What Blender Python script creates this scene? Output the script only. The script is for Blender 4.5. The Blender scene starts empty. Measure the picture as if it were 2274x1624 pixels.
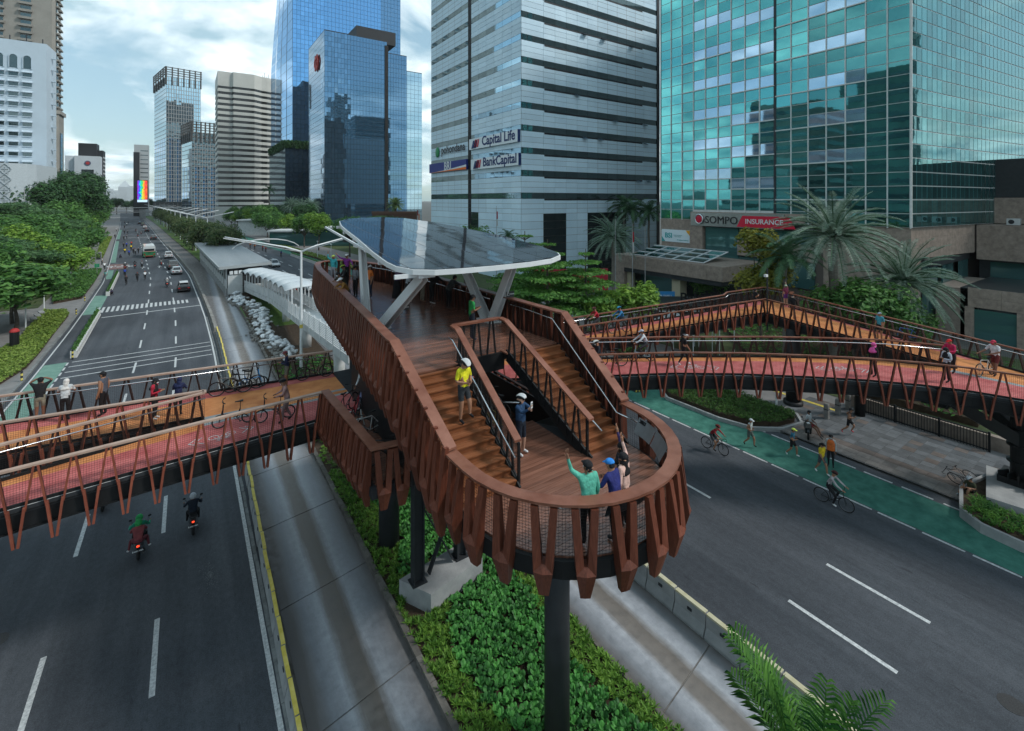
import bpy, bmesh, math, random
from mathutils import Vector, Matrix, Quaternion
random.seed(7)
PI = math.pi
S = bpy.context.scene
COL = S.collection

# ---------------------------------------------------------------- camera, sky, sun, exposure
FPX, UC, VH, CAMH = 1057.0, 1136.5, 445.0, 14.5        # measured on a 2273 x 1624 view of the photograph
YAW = math.atan((UC - 415.0) / FPX)                      # boulevard runs along +y, the camera looks right of it
CA, SA = math.cos(YAW), math.sin(YAW)
cam = bpy.data.cameras.new('camera'); camo = bpy.data.objects.new('camera', cam); COL.objects.link(camo)
camo.location = (0, 0, CAMH); camo.rotation_euler = (PI / 2, 0, -YAW)
cam.sensor_width = 36; cam.lens = 36 * FPX / 2273.0; cam.shift_y = -(812 - VH) / 2273.0
cam.clip_start = 0.1; cam.clip_end = 6000
S.camera = camo
S.view_settings.view_transform = 'Standard'; S.view_settings.look = 'None'
S.view_settings.exposure = 0.84; S.view_settings.gamma = 1.0; S.view_settings.use_curve_mapping = False
S.cycles.max_bounces = 6; S.cycles.diffuse_bounces = 3; S.cycles.glossy_bounces = 3
S.cycles.transparent_max_bounces = 8; S.cycles.caustics_reflective = False; S.cycles.caustics_refractive = False
S.cycles.use_denoising = True; S.cycles.volume_bounces = 0

SUN_AZ, SUN_EL = math.radians(-40), math.radians(44)     # azimuth from +x towards +y
W = bpy.data.worlds.new('World'); S.world = W; W.use_nodes = True
nt = W.node_tree; N = nt.nodes; L = nt.links
N.clear()
def wn(t, **k):
    n = N.new(t)
    for a, b in k.items(): setattr(n, a, b)
    return n
sky = wn('ShaderNodeTexSky', sky_type='NISHITA', sun_disc=False, sun_elevation=SUN_EL, sun_rotation=PI / 2 - SUN_AZ, air_density=1.2, dust_density=1.0)
tc = wn('ShaderNodeTexCoord')
sep = wn('ShaderNodeSeparateXYZ'); L.new(tc.outputs['Generated'], sep.inputs[0])
# clouds lie on a flat layer overhead: project the direction on a plane
add = wn('ShaderNodeMath', operation='MAXIMUM'); add.inputs[1].default_value = 0.0; L.new(sep.outputs[2], add.inputs[0])
add2 = wn('ShaderNodeMath', operation='ADD'); add2.inputs[1].default_value = 0.22; L.new(add.outputs[0], add2.inputs[0])
dx = wn('ShaderNodeMath', operation='DIVIDE'); L.new(sep.outputs[0], dx.inputs[0]); L.new(add2.outputs[0], dx.inputs[1])
dy = wn('ShaderNodeMath', operation='DIVIDE'); L.new(sep.outputs[1], dy.inputs[0]); L.new(add2.outputs[0], dy.inputs[1])
cmb = wn('ShaderNodeCombineXYZ'); L.new(dx.outputs[0], cmb.inputs[0]); L.new(dy.outputs[0], cmb.inputs[1])
n1 = wn('ShaderNodeTexNoise'); n1.inputs['Scale'].default_value = 1.35; n1.inputs['Detail'].default_value = 7; n1.inputs['Roughness'].default_value = 0.55; n1.inputs['Distortion'].default_value = 0.5
n2 = wn('ShaderNodeTexNoise'); n2.inputs['Scale'].default_value = 4.5; n2.inputs['Detail'].default_value = 6
mp = wn('ShaderNodeMapping'); mp.inputs['Location'].default_value = (1.7, 3.1, 0.4); L.new(cmb.outputs[0], mp.inputs[0])
L.new(mp.outputs[0], n1.inputs['Vector']); L.new(mp.outputs[0], n2.inputs['Vector'])
cr = wn('ShaderNodeValToRGB'); cr.color_ramp.elements[0].position = 0.43; cr.color_ramp.elements[1].position = 0.60
L.new(n1.outputs[0], cr.inputs[0])
cr2 = wn('ShaderNodeValToRGB'); cr2.color_ramp.elements[0].position = 0.36; cr2.color_ramp.elements[1].position = 0.62
cr2.color_ramp.elements[0].color = (2.7, 3.9, 4.5, 1); cr2.color_ramp.elements[1].color = (7.2, 8.0, 8.2, 1)
L.new(n2.outputs[0], cr2.inputs[0])
# thin blue-grey veil between the clouds, from the sky texture
veil = wn('ShaderNodeMixRGB', blend_type='MIX'); veil.inputs[0].default_value = 0.62
L.new(sky.outputs[0], veil.inputs[1]); veil.inputs[2].default_value = (2.1, 3.4, 3.95, 1)
mx = wn('ShaderNodeMixRGB'); L.new(cr.outputs[0], mx.inputs[0]); L.new(veil.outputs[0], mx.inputs[1]); L.new(cr2.outputs[0], mx.inputs[2])
bg = wn('ShaderNodeBackground'); bg.inputs[1].default_value = 0.1; L.new(mx.outputs[0], bg.inputs[0])
wo = wn('ShaderNodeOutputWorld'); L.new(bg.outputs[0], wo.inputs[0])

sl = bpy.data.lights.new('sun', 'SUN'); sl.energy = 1.5; sl.angle = math.radians(10); sl.color = (1.0, 0.96, 0.91)
so = bpy.data.objects.new('sun', sl); COL.objects.link(so); so.location = (0, 0, 60)
sd = Vector((math.cos(SUN_AZ) * math.cos(SUN_EL), math.sin(SUN_AZ) * math.cos(SUN_EL), math.sin(SUN_EL)))
so.rotation_euler = sd.to_track_quat('Z', 'Y').to_euler()

# ---------------------------------------------------------------- places measured on the photograph
def P(u, v, z=0.0):                       # where a sight line meets the level z
    D = (CAMH - z) * FPX / (v - VH); X = (u - UC) / FPX * D
    return (X * CA + D * SA, -X * SA + D * CA)
def A_(x, y): return (x / 3.4295, 414.34 + y / 3.4295)
def lerp(a, b, t): return a + (b - a) * t
_cv = [(-60, 0), (55, 0), (70, -.28), (82, -.66), (110, -1.75), (141, -4.1), (221, -10.7), (307, -17.4), (415, -26.5), (700, -52), (1500, -150)]
def curve(y):                             # the boulevard bends away beyond the crossing
    for (a, b), (c, d) in zip(_cv, _cv[1:]):
        if y <= c: return lerp(b, d, (y - a) / (c - a))
    return _cv[-1][1]

# ---------------------------------------------------------------- mesh helpers
class MB:
    def __init__(s): s.v = []; s.f = []; s.m = []
    def add(s, vs, fs, mi=0):
        k = len(s.v); s.v += [tuple(p) for p in vs]
        for f in fs: s.f.append(tuple(i + k for i in f)); s.m.append(mi)
        return s
    def box(s, a, b, mi=0):
        x0, y0, z0 = a; x1, y1, z1 = b
        return s.add([(x0, y0, z0), (x1, y0, z0), (x1, y1, z0), (x0, y1, z0), (x0, y0, z1), (x1, y0, z1), (x1, y1, z1), (x0, y1, z1)],
                     [(0, 3, 2, 1), (4, 5, 6, 7), (0, 1, 5, 4), (1, 2, 6, 5), (2, 3, 7, 6), (3, 0, 4, 7)], mi)
    def beam(s, p, q, w, h, mi=0, up=(0, 0, 1), w2=None, h2=None):
        p = Vector(p); q = Vector(q); d = (q - p).normalized(); u = Vector(up)
        if abs(d.dot(u)) > .98: u = Vector((0, 1, 0)) if abs(d.y) < .9 else Vector((1, 0, 0))
        r = d.cross(u).normalized(); u = r.cross(d)
        w2 = w if w2 is None else w2; h2 = h if h2 is None else h2
        vs = []
        for c, ww, hh in ((p, w, h), (q, w2, h2)):
            for a, b in ((-1, -1), (1, -1), (1, 1), (-1, 1)): vs.append(c + r * (a * ww / 2) + u * (b * hh / 2))
        return s.add(vs, [(0, 3, 2, 1), (4, 5, 6, 7), (0, 1, 5, 4), (1, 2, 6, 5), (2, 3, 7, 6), (3, 0, 4, 7)], mi)
    def tube(s, pts, r, n=6, mi=0, closed=False):
        pts = [Vector(p) for p in pts]; rs = r if isinstance(r, (list, tuple)) else [r] * len(pts)
        k = len(s.v); m = len(pts); prev = None
        for i, p in enumerate(pts):
            if closed: d = pts[(i + 1) % m] - pts[i - 1]
            else: d = pts[min(i + 1, m - 1)] - pts[max(i - 1, 0)]
            d.normalize()
            if prev is None:
                a = Vector((0, 0, 1)) if abs(d.z) < .9 else Vector((1, 0, 0)); prev = d.cross(a).normalized()
            e = (prev - d * prev.dot(d)).normalized(); prev = e; g = d.cross(e)
            for j in range(n):
                t = 2 * PI * j / n; s.v.append(tuple(p + (e * math.cos(t) + g * math.sin(t)) * rs[i]))
        for i in range(m if closed else m - 1):
            for j in range(n):
                a = k + i * n + j; b = k + i * n + (j + 1) % n; i2 = (i + 1) % m
                s.f.append((a, b, k + i2 * n + (j + 1) % n, k + i2 * n + j)); s.m.append(mi)
        if not closed:
            s.f.append(tuple(k + j for j in range(n))[::-1]); s.m.append(mi)
            s.f.append(tuple(k + (m - 1) * n + j for j in range(n))); s.m.append(mi)
        return s
    def prism(s, poly, z0, z1, mi=0, mtop=None):
        n = len(poly)
        za = z0 if isinstance(z0, (list, tuple)) else [z0] * n; zb = z1 if isinstance(z1, (list, tuple)) else [z1] * n
        vs = [(p[0], p[1], a) for p, a in zip(poly, za)] + [(p[0], p[1], b) for p, b in zip(poly, zb)]
        s.add(vs, [tuple(range(n))[::-1]] + [(i, (i + 1) % n, n + (i + 1) % n, n + i) for i in range(n)], mi)
        k = len(s.v) - n; s.f.append(tuple(k + i for i in range(n))); s.m.append(mi if mtop is None else mtop)
        return s
    def loft(s, rings, mi=0, cap=True):
        n = len(rings[0]); k = len(s.v)
        for r in rings: s.v += [tuple(p) for p in r]
        for i in range(len(rings) - 1):
            for j in range(n):
                s.f.append((k + i * n + j, k + i * n + (j + 1) % n, k + (i + 1) * n + (j + 1) % n, k + (i + 1) * n + j)); s.m.append(mi)
        if cap:
            s.f.append(tuple(k + j for j in range(n))[::-1]); s.m.append(mi)
            s.f.append(tuple(k + (len(rings) - 1) * n + j for j in range(n))); s.m.append(mi)
        return s
    def ball(s, c, r, n=10, m=6, mi=0, z0=-1.0, z1=1.0):
        rx, ry, rz = r if isinstance(r, (list, tuple)) else (r, r, r); rings = []
        for i in range(m + 1):
            t = lerp(z0, z1, i / m); t = math.sin(t * PI / 2); q = max(math.sqrt(max(0, 1 - t * t)), .02)
            rings.append([(c[0] + rx * q * math.cos(2 * PI * j / n), c[1] + ry * q * math.sin(2 * PI * j / n), c[2] + rz * t) for j in range(n)])
        return s.loft(rings, mi)
    def strip(s, pts, w, th, mi=0, off=0.0):     # a board along a polyline, mitred in plan
        pts = [Vector(p) for p in pts]; n = len(pts); rings = []
        for i, p in enumerate(pts):
            ds = []
            if i: ds.append((p - pts[i - 1]).to_2d().normalized())
            if i < n - 1: ds.append((pts[i + 1] - p).to_2d().normalized())
            t = (ds[0] + ds[-1]).normalized(); nr = Vector((t.y, -t.x)); c = max(.45, abs(nr.dot(Vector((ds[0].y, -ds[0].x)))))
            a = nr * ((off - w / 2) / c); b = nr * ((off + w / 2) / c)
            rings.append([(p.x + a.x, p.y + a.y, p.z - th / 2), (p.x + b.x, p.y + b.y, p.z - th / 2), (p.x + b.x, p.y + b.y, p.z + th / 2), (p.x + a.x, p.y + a.y, p.z + th / 2)])
        return s.loft(rings, mi)
    def mesh(s, name, mats, smooth=False):
        me = bpy.data.meshes.new(name); me.from_pydata(s.v, [], s.f)
        for m in (mats if isinstance(mats, (list, tuple)) else [mats]): me.materials.append(m)
        if any(s.m): me.polygons.foreach_set('material_index', s.m)
        if smooth: me.polygons.foreach_set('use_smooth', [True] * len(s.f))
        bm = bmesh.new(); bm.from_mesh(me); bmesh.ops.recalc_face_normals(bm, faces=bm.faces) if len(s.f) < 60000 else None; bm.to_mesh(me); bm.free()
        return me
    def build(s, name, mats, parent=None, smooth=False, **k):
        return put(name, s.mesh(name, mats, smooth), parent, **k)

def put(name, me, parent=None, loc=None, rz=0.0, rot=None, scale=None, local=False):
    o = bpy.data.objects.new(name, me); COL.objects.link(o)
    if loc is not None: o.location = loc
    if rot is not None: o.rotation_euler = rot
    elif rz: o.rotation_euler = (0, 0, rz)
    if scale is not None: o.scale = scale if isinstance(scale, (list, tuple)) else (scale,) * 3
    if parent is not None:
        o.parent = parent
        if not local and parent.type == 'EMPTY': o.matrix_parent_inverse = parent.matrix_basis.inverted()
    return o
def tag(o, label=None, cat=None, group=None, kind=None):
    if label: o['label'] = label
    if cat: o['category'] = cat
    if group: o['group'] = group
    if kind: o['kind'] = kind
    return o
def thing(name, label, cat, loc=(0, 0, 0), rz=0.0, group=None, scale=None):
    o = bpy.data.objects.new(name, None); COL.objects.link(o); o.location = loc; o.rotation_euler = (0, 0, rz); o.empty_display_size = .2
    if scale: o.scale = (scale,) * 3 if not isinstance(scale, (list, tuple)) else scale
    return tag(o, label, cat, group)
def copy_tree(o, parent=None):
    c = o.copy(); COL.objects.link(c)
    if parent is not None: c.parent = parent
    for ch in KIDS.get(o, []): copy_tree(ch, c)
    return c
KIDS = {}
def kids_of(root):
    KIDS.clear()
    def rec(o):
        KIDS[o] = list(o.children)
        for c in KIDS[o]: rec(c)
    rec(root)
def struct(o): o['kind'] = 'structure'; return o

# ---------------------------------------------------------------- materials
_mats = {}
def mat(name, col, rough=.6, var=0.0, scale=3.0, col2=None, bump=0.0, bscale=None, metal=0.0, spec=.25, stretch=None, emit=None, objspace=False, coat=0.0, rnd=0.0, detail=5):
    if name in _mats: return _mats[name]
    m = bpy.data.materials.new(name); m.use_nodes = True; _mats[name] = m
    t = m.node_tree; b = t.nodes['Principled BSDF']
    b.inputs['Base Color'].default_value = (*col, 1); b.inputs['Roughness'].default_value = rough
    b.inputs['Metallic'].default_value = metal; b.inputs['Specular IOR Level'].default_value = spec
    if coat: b.inputs['Coat Weight'].default_value = coat; b.inputs['Coat Roughness'].default_value = .08
    if emit: b.inputs['Emission Color'].default_value = (*emit[0], 1); b.inputs['Emission Strength'].default_value = emit[1]
    src = None
    if var or col2 or bump:
        if objspace: src = t.nodes.new('ShaderNodeTexCoord').outputs['Object']
        else: src = t.nodes.new('ShaderNodeNewGeometry').outputs['Position']
        if stretch:
            mp = t.nodes.new('ShaderNodeMapping'); mp.inputs['Scale'].default_value = stretch; t.links.new(src, mp.inputs[0]); src = mp.outputs[0]
    cout = None
    if var or col2:
        n = t.nodes.new('ShaderNodeTexNoise'); n.inputs['Scale'].default_value = scale; n.inputs['Detail'].default_value = detail; n.inputs['Roughness'].default_value = .62
        t.links.new(src, n.inputs['Vector'])
        r = t.nodes.new('ShaderNodeValToRGB'); r.color_ramp.elements[0].position = .32; r.color_ramp.elements[1].position = .68
        c2 = col2 if col2 else tuple(min(1, c * (1 + var)) for c in col); c1 = col if col2 else tuple(c * (1 - var) for c in col)
        r.color_ramp.elements[0].color = (*c1, 1); r.color_ramp.elements[1].color = (*c2, 1)
        t.links.new(n.outputs[0], r.inputs[0]); cout = r.outputs[0]
    if rnd:
        oi = t.nodes.new('ShaderNodeObjectInfo'); mr = t.nodes.new('ShaderNodeMapRange'); mr.inputs[3].default_value = 1 - rnd; mr.inputs[4].default_value = 1 + rnd
        t.links.new(oi.outputs['Random'], mr.inputs[0])
        mm = t.nodes.new('ShaderNodeMixRGB'); mm.blend_type = 'MULTIPLY'; mm.inputs[0].default_value = 1
        if cout: t.links.new(cout, mm.inputs[1])
        else: mm.inputs[1].default_value = (*col, 1)
        t.links.new(mr.outputs[0], mm.inputs[2]); cout = mm.outputs[0]
    if cout: t.links.new(cout, b.inputs['Base Color'])
    if bump:
        n = t.nodes.new('ShaderNodeTexNoise'); n.inputs['Scale'].default_value = bscale or scale * 6; n.inputs['Detail'].default_value = 4
        t.links.new(src, n.inputs['Vector'])
        bp = t.nodes.new('ShaderNodeBump'); bp.inputs['Strength'].default_value = bump; bp.inputs['Distance'].default_value = .05
        t.links.new(n.outputs[0], bp.inputs['Height']); t.links.new(bp.outputs[0], b.inputs['Normal'])
    return m
def leafmat(name, c1, c2, scale=1.2, trans=.35, rough=.5):
    if name in _mats: return _mats[name]
    m = bpy.data.materials.new(name); m.use_nodes = True; _mats[name] = m
    t = m.node_tree; b = t.nodes['Principled BSDF']; b.inputs['Roughness'].default_value = rough; b.inputs['Specular IOR Level'].default_value = .2
    g = t.nodes.new('ShaderNodeNewGeometry'); n = t.nodes.new('ShaderNodeTexNoise'); n.inputs['Scale'].default_value = scale; n.inputs['Detail'].default_value = 3
    t.links.new(g.outputs['Position'], n.inputs['Vector'])
    ad = t.nodes.new('ShaderNodeMath'); ad.operation = 'MULTIPLY_ADD'; ad.inputs[1].default_value = .45; t.links.new(g.outputs['Random Per Island'], ad.inputs[0])
    a2 = t.nodes.new('ShaderNodeMath'); a2.operation = 'MULTIPLY_ADD'; a2.inputs[1].default_value = 1.0; a2.inputs[2].default_value = -.22; t.links.new(n.outputs[0], a2.inputs[0]); t.links.new(a2.outputs[0], ad.inputs[2])
    r = t.nodes.new('ShaderNodeValToRGB'); r.color_ramp.elements[0].position = .25; r.color_ramp.elements[1].position = .8
    r.color_ramp.elements[0].color = (*c1, 1); r.color_ramp.elements[1].color = (*c2, 1); t.links.new(ad.outputs[0], r.inputs[0])
    t.links.new(r.outputs[0], b.inputs['Base Color'])
    tr = t.nodes.new('ShaderNodeBsdfTranslucent'); t.links.new(r.outputs[0], tr.inputs[0])
    mx = t.nodes.new('ShaderNodeMixShader'); mx.inputs[0].default_value = trans; t.links.new(b.outputs[0], mx.inputs[1]); t.links.new(tr.outputs[0], mx.inputs[2])
    t.links.new(mx.outputs[0], t.nodes['Material Output'].inputs[0])
    return m
def glass(name, tint, rough=.03, bump=.06, bscale=.25, metal=.85, spec=.8, rnd=.12):
    if name in _mats: return _mats[name]
    m = mat(name, tint, rough, metal=metal, spec=spec, bump=bump, bscale=bscale, rnd=rnd)
    return m

def asph(name):                            # worn asphalt: wheel paths, patches, speckled aggregate
    m = bpy.data.materials.new(name); m.use_nodes = True; t = m.node_tree; b = t.nodes['Principled BSDF']; g = t.nodes.new('ShaderNodeNewGeometry'); b.inputs['Specular IOR Level'].default_value = .2
    def noise(sc, st, det, lo, hi, c0, c1):
        mp = t.nodes.new('ShaderNodeMapping'); mp.inputs['Scale'].default_value = st; t.links.new(g.outputs['Position'], mp.inputs[0])
        n = t.nodes.new('ShaderNodeTexNoise'); n.inputs['Scale'].default_value = sc; n.inputs['Detail'].default_value = det; n.inputs['Roughness'].default_value = .6; t.links.new(mp.outputs[0], n.inputs[0])
        r = t.nodes.new('ShaderNodeValToRGB'); r.color_ramp.elements[0].position = lo; r.color_ramp.elements[1].position = hi; r.color_ramp.elements[0].color = (*c0, 1); r.color_ramp.elements[1].color = (*c1, 1); t.links.new(n.outputs[0], r.inputs[0]); return r.outputs[0], n.outputs[0]
    def mul(x, y):
        k = t.nodes.new('ShaderNodeMixRGB'); k.blend_type = 'MULTIPLY'; k.inputs[0].default_value = 1; t.links.new(x, k.inputs[1]); t.links.new(y, k.inputs[2]); return k.outputs[0]
    base, _ = noise(.9, (1, .035, 1), 5, .35, .65, (.047, .054, .063), (.074, .082, .093))
    patch, _ = noise(.12, (1, .5, 1), 4, .42, .58, (.80, .80, .81), (1.14, 1.14, 1.14)); spk, sn = noise(28, (1, 1, 1), 3, .3, .75, (.72, .72, .72), (1.35, 1.35, 1.35)); mot, _ = noise(7, (1, .6, 1), 6, .3, .7, (.84, .84, .84), (1.16, 1.16, 1.16)); crk, _ = noise(3.5, (1, .16, 1), 9, .30, .36, (.58, .58, .58), (1, 1, 1))
    t.links.new(mul(mul(mul(base, patch), mot), mul(spk, crk)), b.inputs['Base Color']); b.inputs['Roughness'].default_value = .8
    bp = t.nodes.new('ShaderNodeBump'); bp.inputs['Strength'].default_value = .3; bp.inputs['Distance'].default_value = .02; t.links.new(sn, bp.inputs['Height']); t.links.new(bp.outputs[0], b.inputs['Normal'])
    return m
M = dict(
 asphalt=asph('asphalt'),
 line=mat('road_paint', (.27, .29, .30), .7, col2=(.62, .64, .64), scale=11, detail=9),
 green=mat('green_lane_paint', (.020, .10, .078), .8, col2=(.06, .20, .155), scale=1.6, detail=12),
 green_old=mat('faded_green_paint', (.10, .20, .165), .85, col2=(.17, .29, .24), scale=1.1, detail=8),
 stone=mat('granite', (.20, .16, .132), .6, col2=(.33, .27, .225), scale=2.0, detail=8, bump=.1, bscale=20),
 darkband=mat('dark_granite', (.028, .033, .036), .35, var=.2),
 conc=mat('concrete', (.23, .24, .245), .85, col2=(.34, .35, .35), scale=1.3, bump=.15, bscale=14),
 conc_dark=mat('stained_concrete', (.09, .085, .078), .9, col2=(.2, .19, .175), scale=1.6, bump=.3, bscale=12),
 wood=mat('composite_wood', (.080, .022, .012), .5, col2=(.145, .045, .026), scale=5, stretch=(7, 7, .4), rnd=.26, detail=8),
 rail=mat('weathered_rail', (.135, .045, .025), .36, col2=(.24, .105, .07), scale=1.6, detail=8, spec=.3),
 railpale=mat('pale_rail', (.30, .20, .155), .5, col2=(.40, .29, .23), scale=2),
 plank=mat('deck_plank', (.14, .06, .039), .2, col2=(.24, .112, .075), scale=2.2, stretch=(.35, 5, 1), rnd=.16, spec=.8, bump=.06, bscale=30),
 step=mat('stair_board', (.15, .052, .021), .32, col2=(.25, .098, .045), scale=2.0, stretch=(.4, 5, 3), rnd=.12),
 black=mat('black_steel', (.010, .011, .012), .55, var=.2, scale=2),
 char=mat('charcoal_steel', (.026, .029, .033), .55, var=.2, scale=2),
 wire=mat('wire', (.02, .018, .017), .5),
 rust=mat('rust_red_strut', (.16, .043, .026), .5, col2=(.23, .07, .042), scale=2, rnd=.12),
 brown_strut=mat('dark_brown_strut', (.028, .013, .010), .5, var=.2, scale=3),
 steel=mat('brushed_steel', (.62, .64, .66), .25, metal=.9),
 white=mat('white_paint', (.62, .65, .66), .45, var=.06, scale=1.5),
 offwhite=mat('off_white_paint', (.50, .52, .52), .5, var=.1, scale=1.2),
 dred=mat('red_deck', (.34, .07, .07), .75, col2=(.52, .16, .15), scale=1.5, detail=12),
 dorange=mat('orange_deck', (.40, .135, .045), .75, col2=(.64, .27, .10), scale=1.3, detail=12),
 dgrey=mat('grey_deck', (.24, .27, .28), .8, var=.15),
 yellow=mat('yellow_paint', (.52, .41, .055), .6, col2=(.66, .55, .16), scale=3),
 soil=mat('soil', (.035, .024, .016), .95, col2=(.07, .05, .033), scale=3, bump=.5),
 grass=leafmat('lawn', (.045, .10, .02), (.13, .22, .05), 1.5),
)

# ---------------------------------------------------------------- people: one skinned body per pose and outfit
J0 = dict(pel=(0, 0, .93), spi=(0, 0, 1.10), che=(0, 0, 1.30), nec=(0, -.005, 1.45), hed=(0, .02, 1.56), top=(0, .015, 1.66),
          shL=(-.17, 0, 1.39), elL=(-.22, -.03, 1.12), wrL=(-.22, .05, .88), haL=(-.215, .08, .79), shR=(.17, 0, 1.39), elR=(.22, -.03, 1.12), wrR=(.22, .05, .88), haR=(.215, .08, .79),
          hiL=(-.085, 0, .90), knL=(-.095, .03, .49), anL=(-.10, -.01, .09), toL=(-.11, .15, .04), hiR=(.085, 0, .90), knR=(.095, .03, .49), anR=(.10, -.01, .09), toR=(.11, .15, .04))
RAD = dict(pel=(.15, .11), spi=(.135, .095), che=(.16, .105), nec=(.055, .055), hed=(.082, .098), top=(.068, .08), sh=(.062, .062), el=(.042, .042), wr=(.028, .028), ha=(.034, .022), hi=(.095, .095), kn=(.058, .058), an=(.036, .036), to=(.036, .03))
EDG = [('pel', 'spi'), ('spi', 'che'), ('che', 'nec'), ('nec', 'hed'), ('hed', 'top')] + [(a + s, b + s) if a not in ('che', 'pel') else (a, b + s) for s in 'LR' for a, b in (('che', 'sh'), ('sh', 'el'), ('el', 'wr'), ('wr', 'ha'), ('pel', 'hi'), ('hi', 'kn'), ('kn', 'an'), ('an', 'to'))]
def shift(J, keys, d): 
    for k in keys: J[k] = tuple(a + b for a, b in zip(J[k], d))
UP = ['spi', 'che', 'nec', 'hed', 'top', 'shL', 'shR', 'elL', 'elR', 'wrL', 'wrR', 'haL', 'haR']
def bend(J, deg, keys=UP, piv=(0, 0, .93)):
    c, s = math.cos(math.radians(deg)), math.sin(math.radians(deg))
    for k in keys: x, y, z = J[k]; y -= piv[1]; z -= piv[2]; J[k] = (x, piv[1] + y * c + z * s, piv[2] - y * s + z * c)
def pose(name):
    J = dict(J0)
    def st(**k): J.update(k)
    if name == 'stand': st(knR=(.11, .05, .49), toR=(.16, .13, .04))
    elif name == 'walk': st(knL=(-.09, .2, .52), anL=(-.09, .26, .10), toL=(-.1, .42, .06), knR=(.09, -.08, .5), anR=(.09, -.3, .15), toR=(.1, -.18, .05), elL=(-.22, -.14, 1.14), wrL=(-.2, -.14, .9), haL=(-.2, -.12, .81), elR=(.22, .06, 1.13), wrR=(.2, .22, .95), haR=(.19, .27, .88)); bend(J, 4)
    elif name == 'run': st(knL=(-.09, .26, .62), anL=(-.09, .1, .28), toL=(-.1, .24, .22), knR=(.09, -.06, .5), anR=(.09, -.36, .24), toR=(.1, -.3, .10), elL=(-.24, -.2, 1.2), wrL=(-.18, .0, 1.08), haL=(-.15, .06, 1.12), elR=(.24, .0, 1.16), wrR=(.14, .22, 1.2), haR=(.1, .26, 1.27)); bend(J, 9)
    elif name == 'jog': st(knL=(-.09, .22, .55), anL=(-.09, .22, .14), toL=(-.1, .37, .12), knR=(.09, -.02, .5), anR=(.09, -.3, .2), toR=(.1, -.22, .08), elL=(-.24, -.16, 1.16), wrL=(-.2, .04, 1.06), haL=(-.17, .1, 1.1), elR=(.24, -.06, 1.15), wrR=(.18, .16, 1.1), haR=(.14, .22, 1.14)); bend(J, 6)
    elif name == 'waveL': st(elL=(-.36, .06, 1.56), wrL=(-.43, .08, 1.80), haL=(-.44, .09, 1.90), shL=(-.18, .0, 1.41))
    elif name == 'waveR': st(elR=(.3, .12, 1.55), wrR=(.27, .18, 1.78), haR=(.26, .2, 1.88), shR=(.17, .02, 1.42))
    elif name == 'cheer': st(elR=(.4, .05, 1.5), wrR=(.58, .05, 1.68), haR=(.64, .05, 1.75), shR=(.18, 0, 1.42), elL=(-.32, .05, 1.25), wrL=(-.4, .12, 1.05), haL=(-.42, .14, .97))
    elif name == 'lean': bend(J, 38); st(elL=(-.28, .45, 1.12), wrL=(-.12, .6, 1.12), haL=(-.03, .62, 1.13), elR=(.28, .45, 1.12), wrR=(.12, .6, 1.12), haR=(.03, .62, 1.13)); bend(J, -22, ['hed', 'top'], J['nec'])
    elif name == 'rest': bend(J, 14); st(elL=(-.27, .2, 1.14), wrL=(-.17, .4, 1.12), haL=(-.1, .45, 1.13), elR=(.27, .2, 1.14), wrR=(.17, .4, 1.12), haR=(.1, .45, 1.13))
    elif name == 'phone': st(elL=(-.23, .0, 1.12), wrL=(-.08, .24, 1.16), haL=(-.03, .3, 1.18), elR=(.23, .0, 1.12), wrR=(.08, .24, 1.16), haR=(.03, .3, 1.18)); bend(J, 16, ['hed', 'top'], J['nec'])
    elif name == 'photo': st(elL=(-.2, .2, 1.28), wrL=(.04, .36, 1.36), haL=(.1, .42, 1.4), elR=(.22, .2, 1.3), wrR=(.17, .38, 1.44), haR=(.16, .43, 1.5), knL=(-.1, .04, .49), anL=(-.13, .0, .09), toL=(-.17, .14, .04))
    elif name == 'handshead': st(elL=(-.32, .12, 1.52), wrL=(-.14, .1, 1.62), haL=(-.07, .06, 1.64), elR=(.32, .12, 1.52), wrR=(.14, .1, 1.62), haR=(.07, .06, 1.64)); bend(J, 10)
    elif name == 'selfie': st(elR=(.24, .2, 1.48), wrR=(.27, .38, 1.68), haR=(.27, .42, 1.76))
    elif name == 'pushbike': bend(J, 12); st(elR=(.3, .16, 1.14), wrR=(.42, .36, 1.0), haR=(.45, .42, .97), elL=(-.22, .18, 1.16), wrL=(.05, .4, 1.02), haL=(.12, .44, .99), knL=(-.09, .16, .5), anL=(-.09, .18, .1), toL=(-.1, .33, .04), anR=(.1, -.16, .13), toR=(.1, -.03, .04))
    elif name == 'stairs': st(knL=(-.10, .14, .53), anL=(-.11, .13, .22), toL=(-.13, .27, .17), elR=(.24, .0, 1.13), wrR=(.1, .24, 1.12), haR=(.06, .29, 1.15), elL=(-.26, -.02, 1.14), wrL=(-.08, .2, 1.08), haL=(-.02, .24, 1.08)); bend(J, 26, ['hed', 'top'], J['nec'])
    elif name in ('ride', 'ride2'):
        d = (0, -.22, .04); shift(J, UP + ['pel', 'hiL', 'hiR'], d); bend(J, 42 if name == 'ride' else 24, UP, J['pel'])
        st(elL=(-.25, .2, 1.18), wrL=(-.23, .42, 1.05), haL=(-.22, .48, 1.03), elR=(.25, .2, 1.18), wrR=(.23, .42, 1.05), haR=(.22, .48, 1.03), knL=(-.1, .2, .72), anL=(-.11, -.02, .38), toL=(-.12, .14, .36), knR=(.1, .14, .56), anR=(.11, -.0, .17), toR=(.12, .16, .13)); bend(J, -28 if name == 'ride' else -12, ['hed', 'top'], J['nec'])
    elif name == 'moto':
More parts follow.
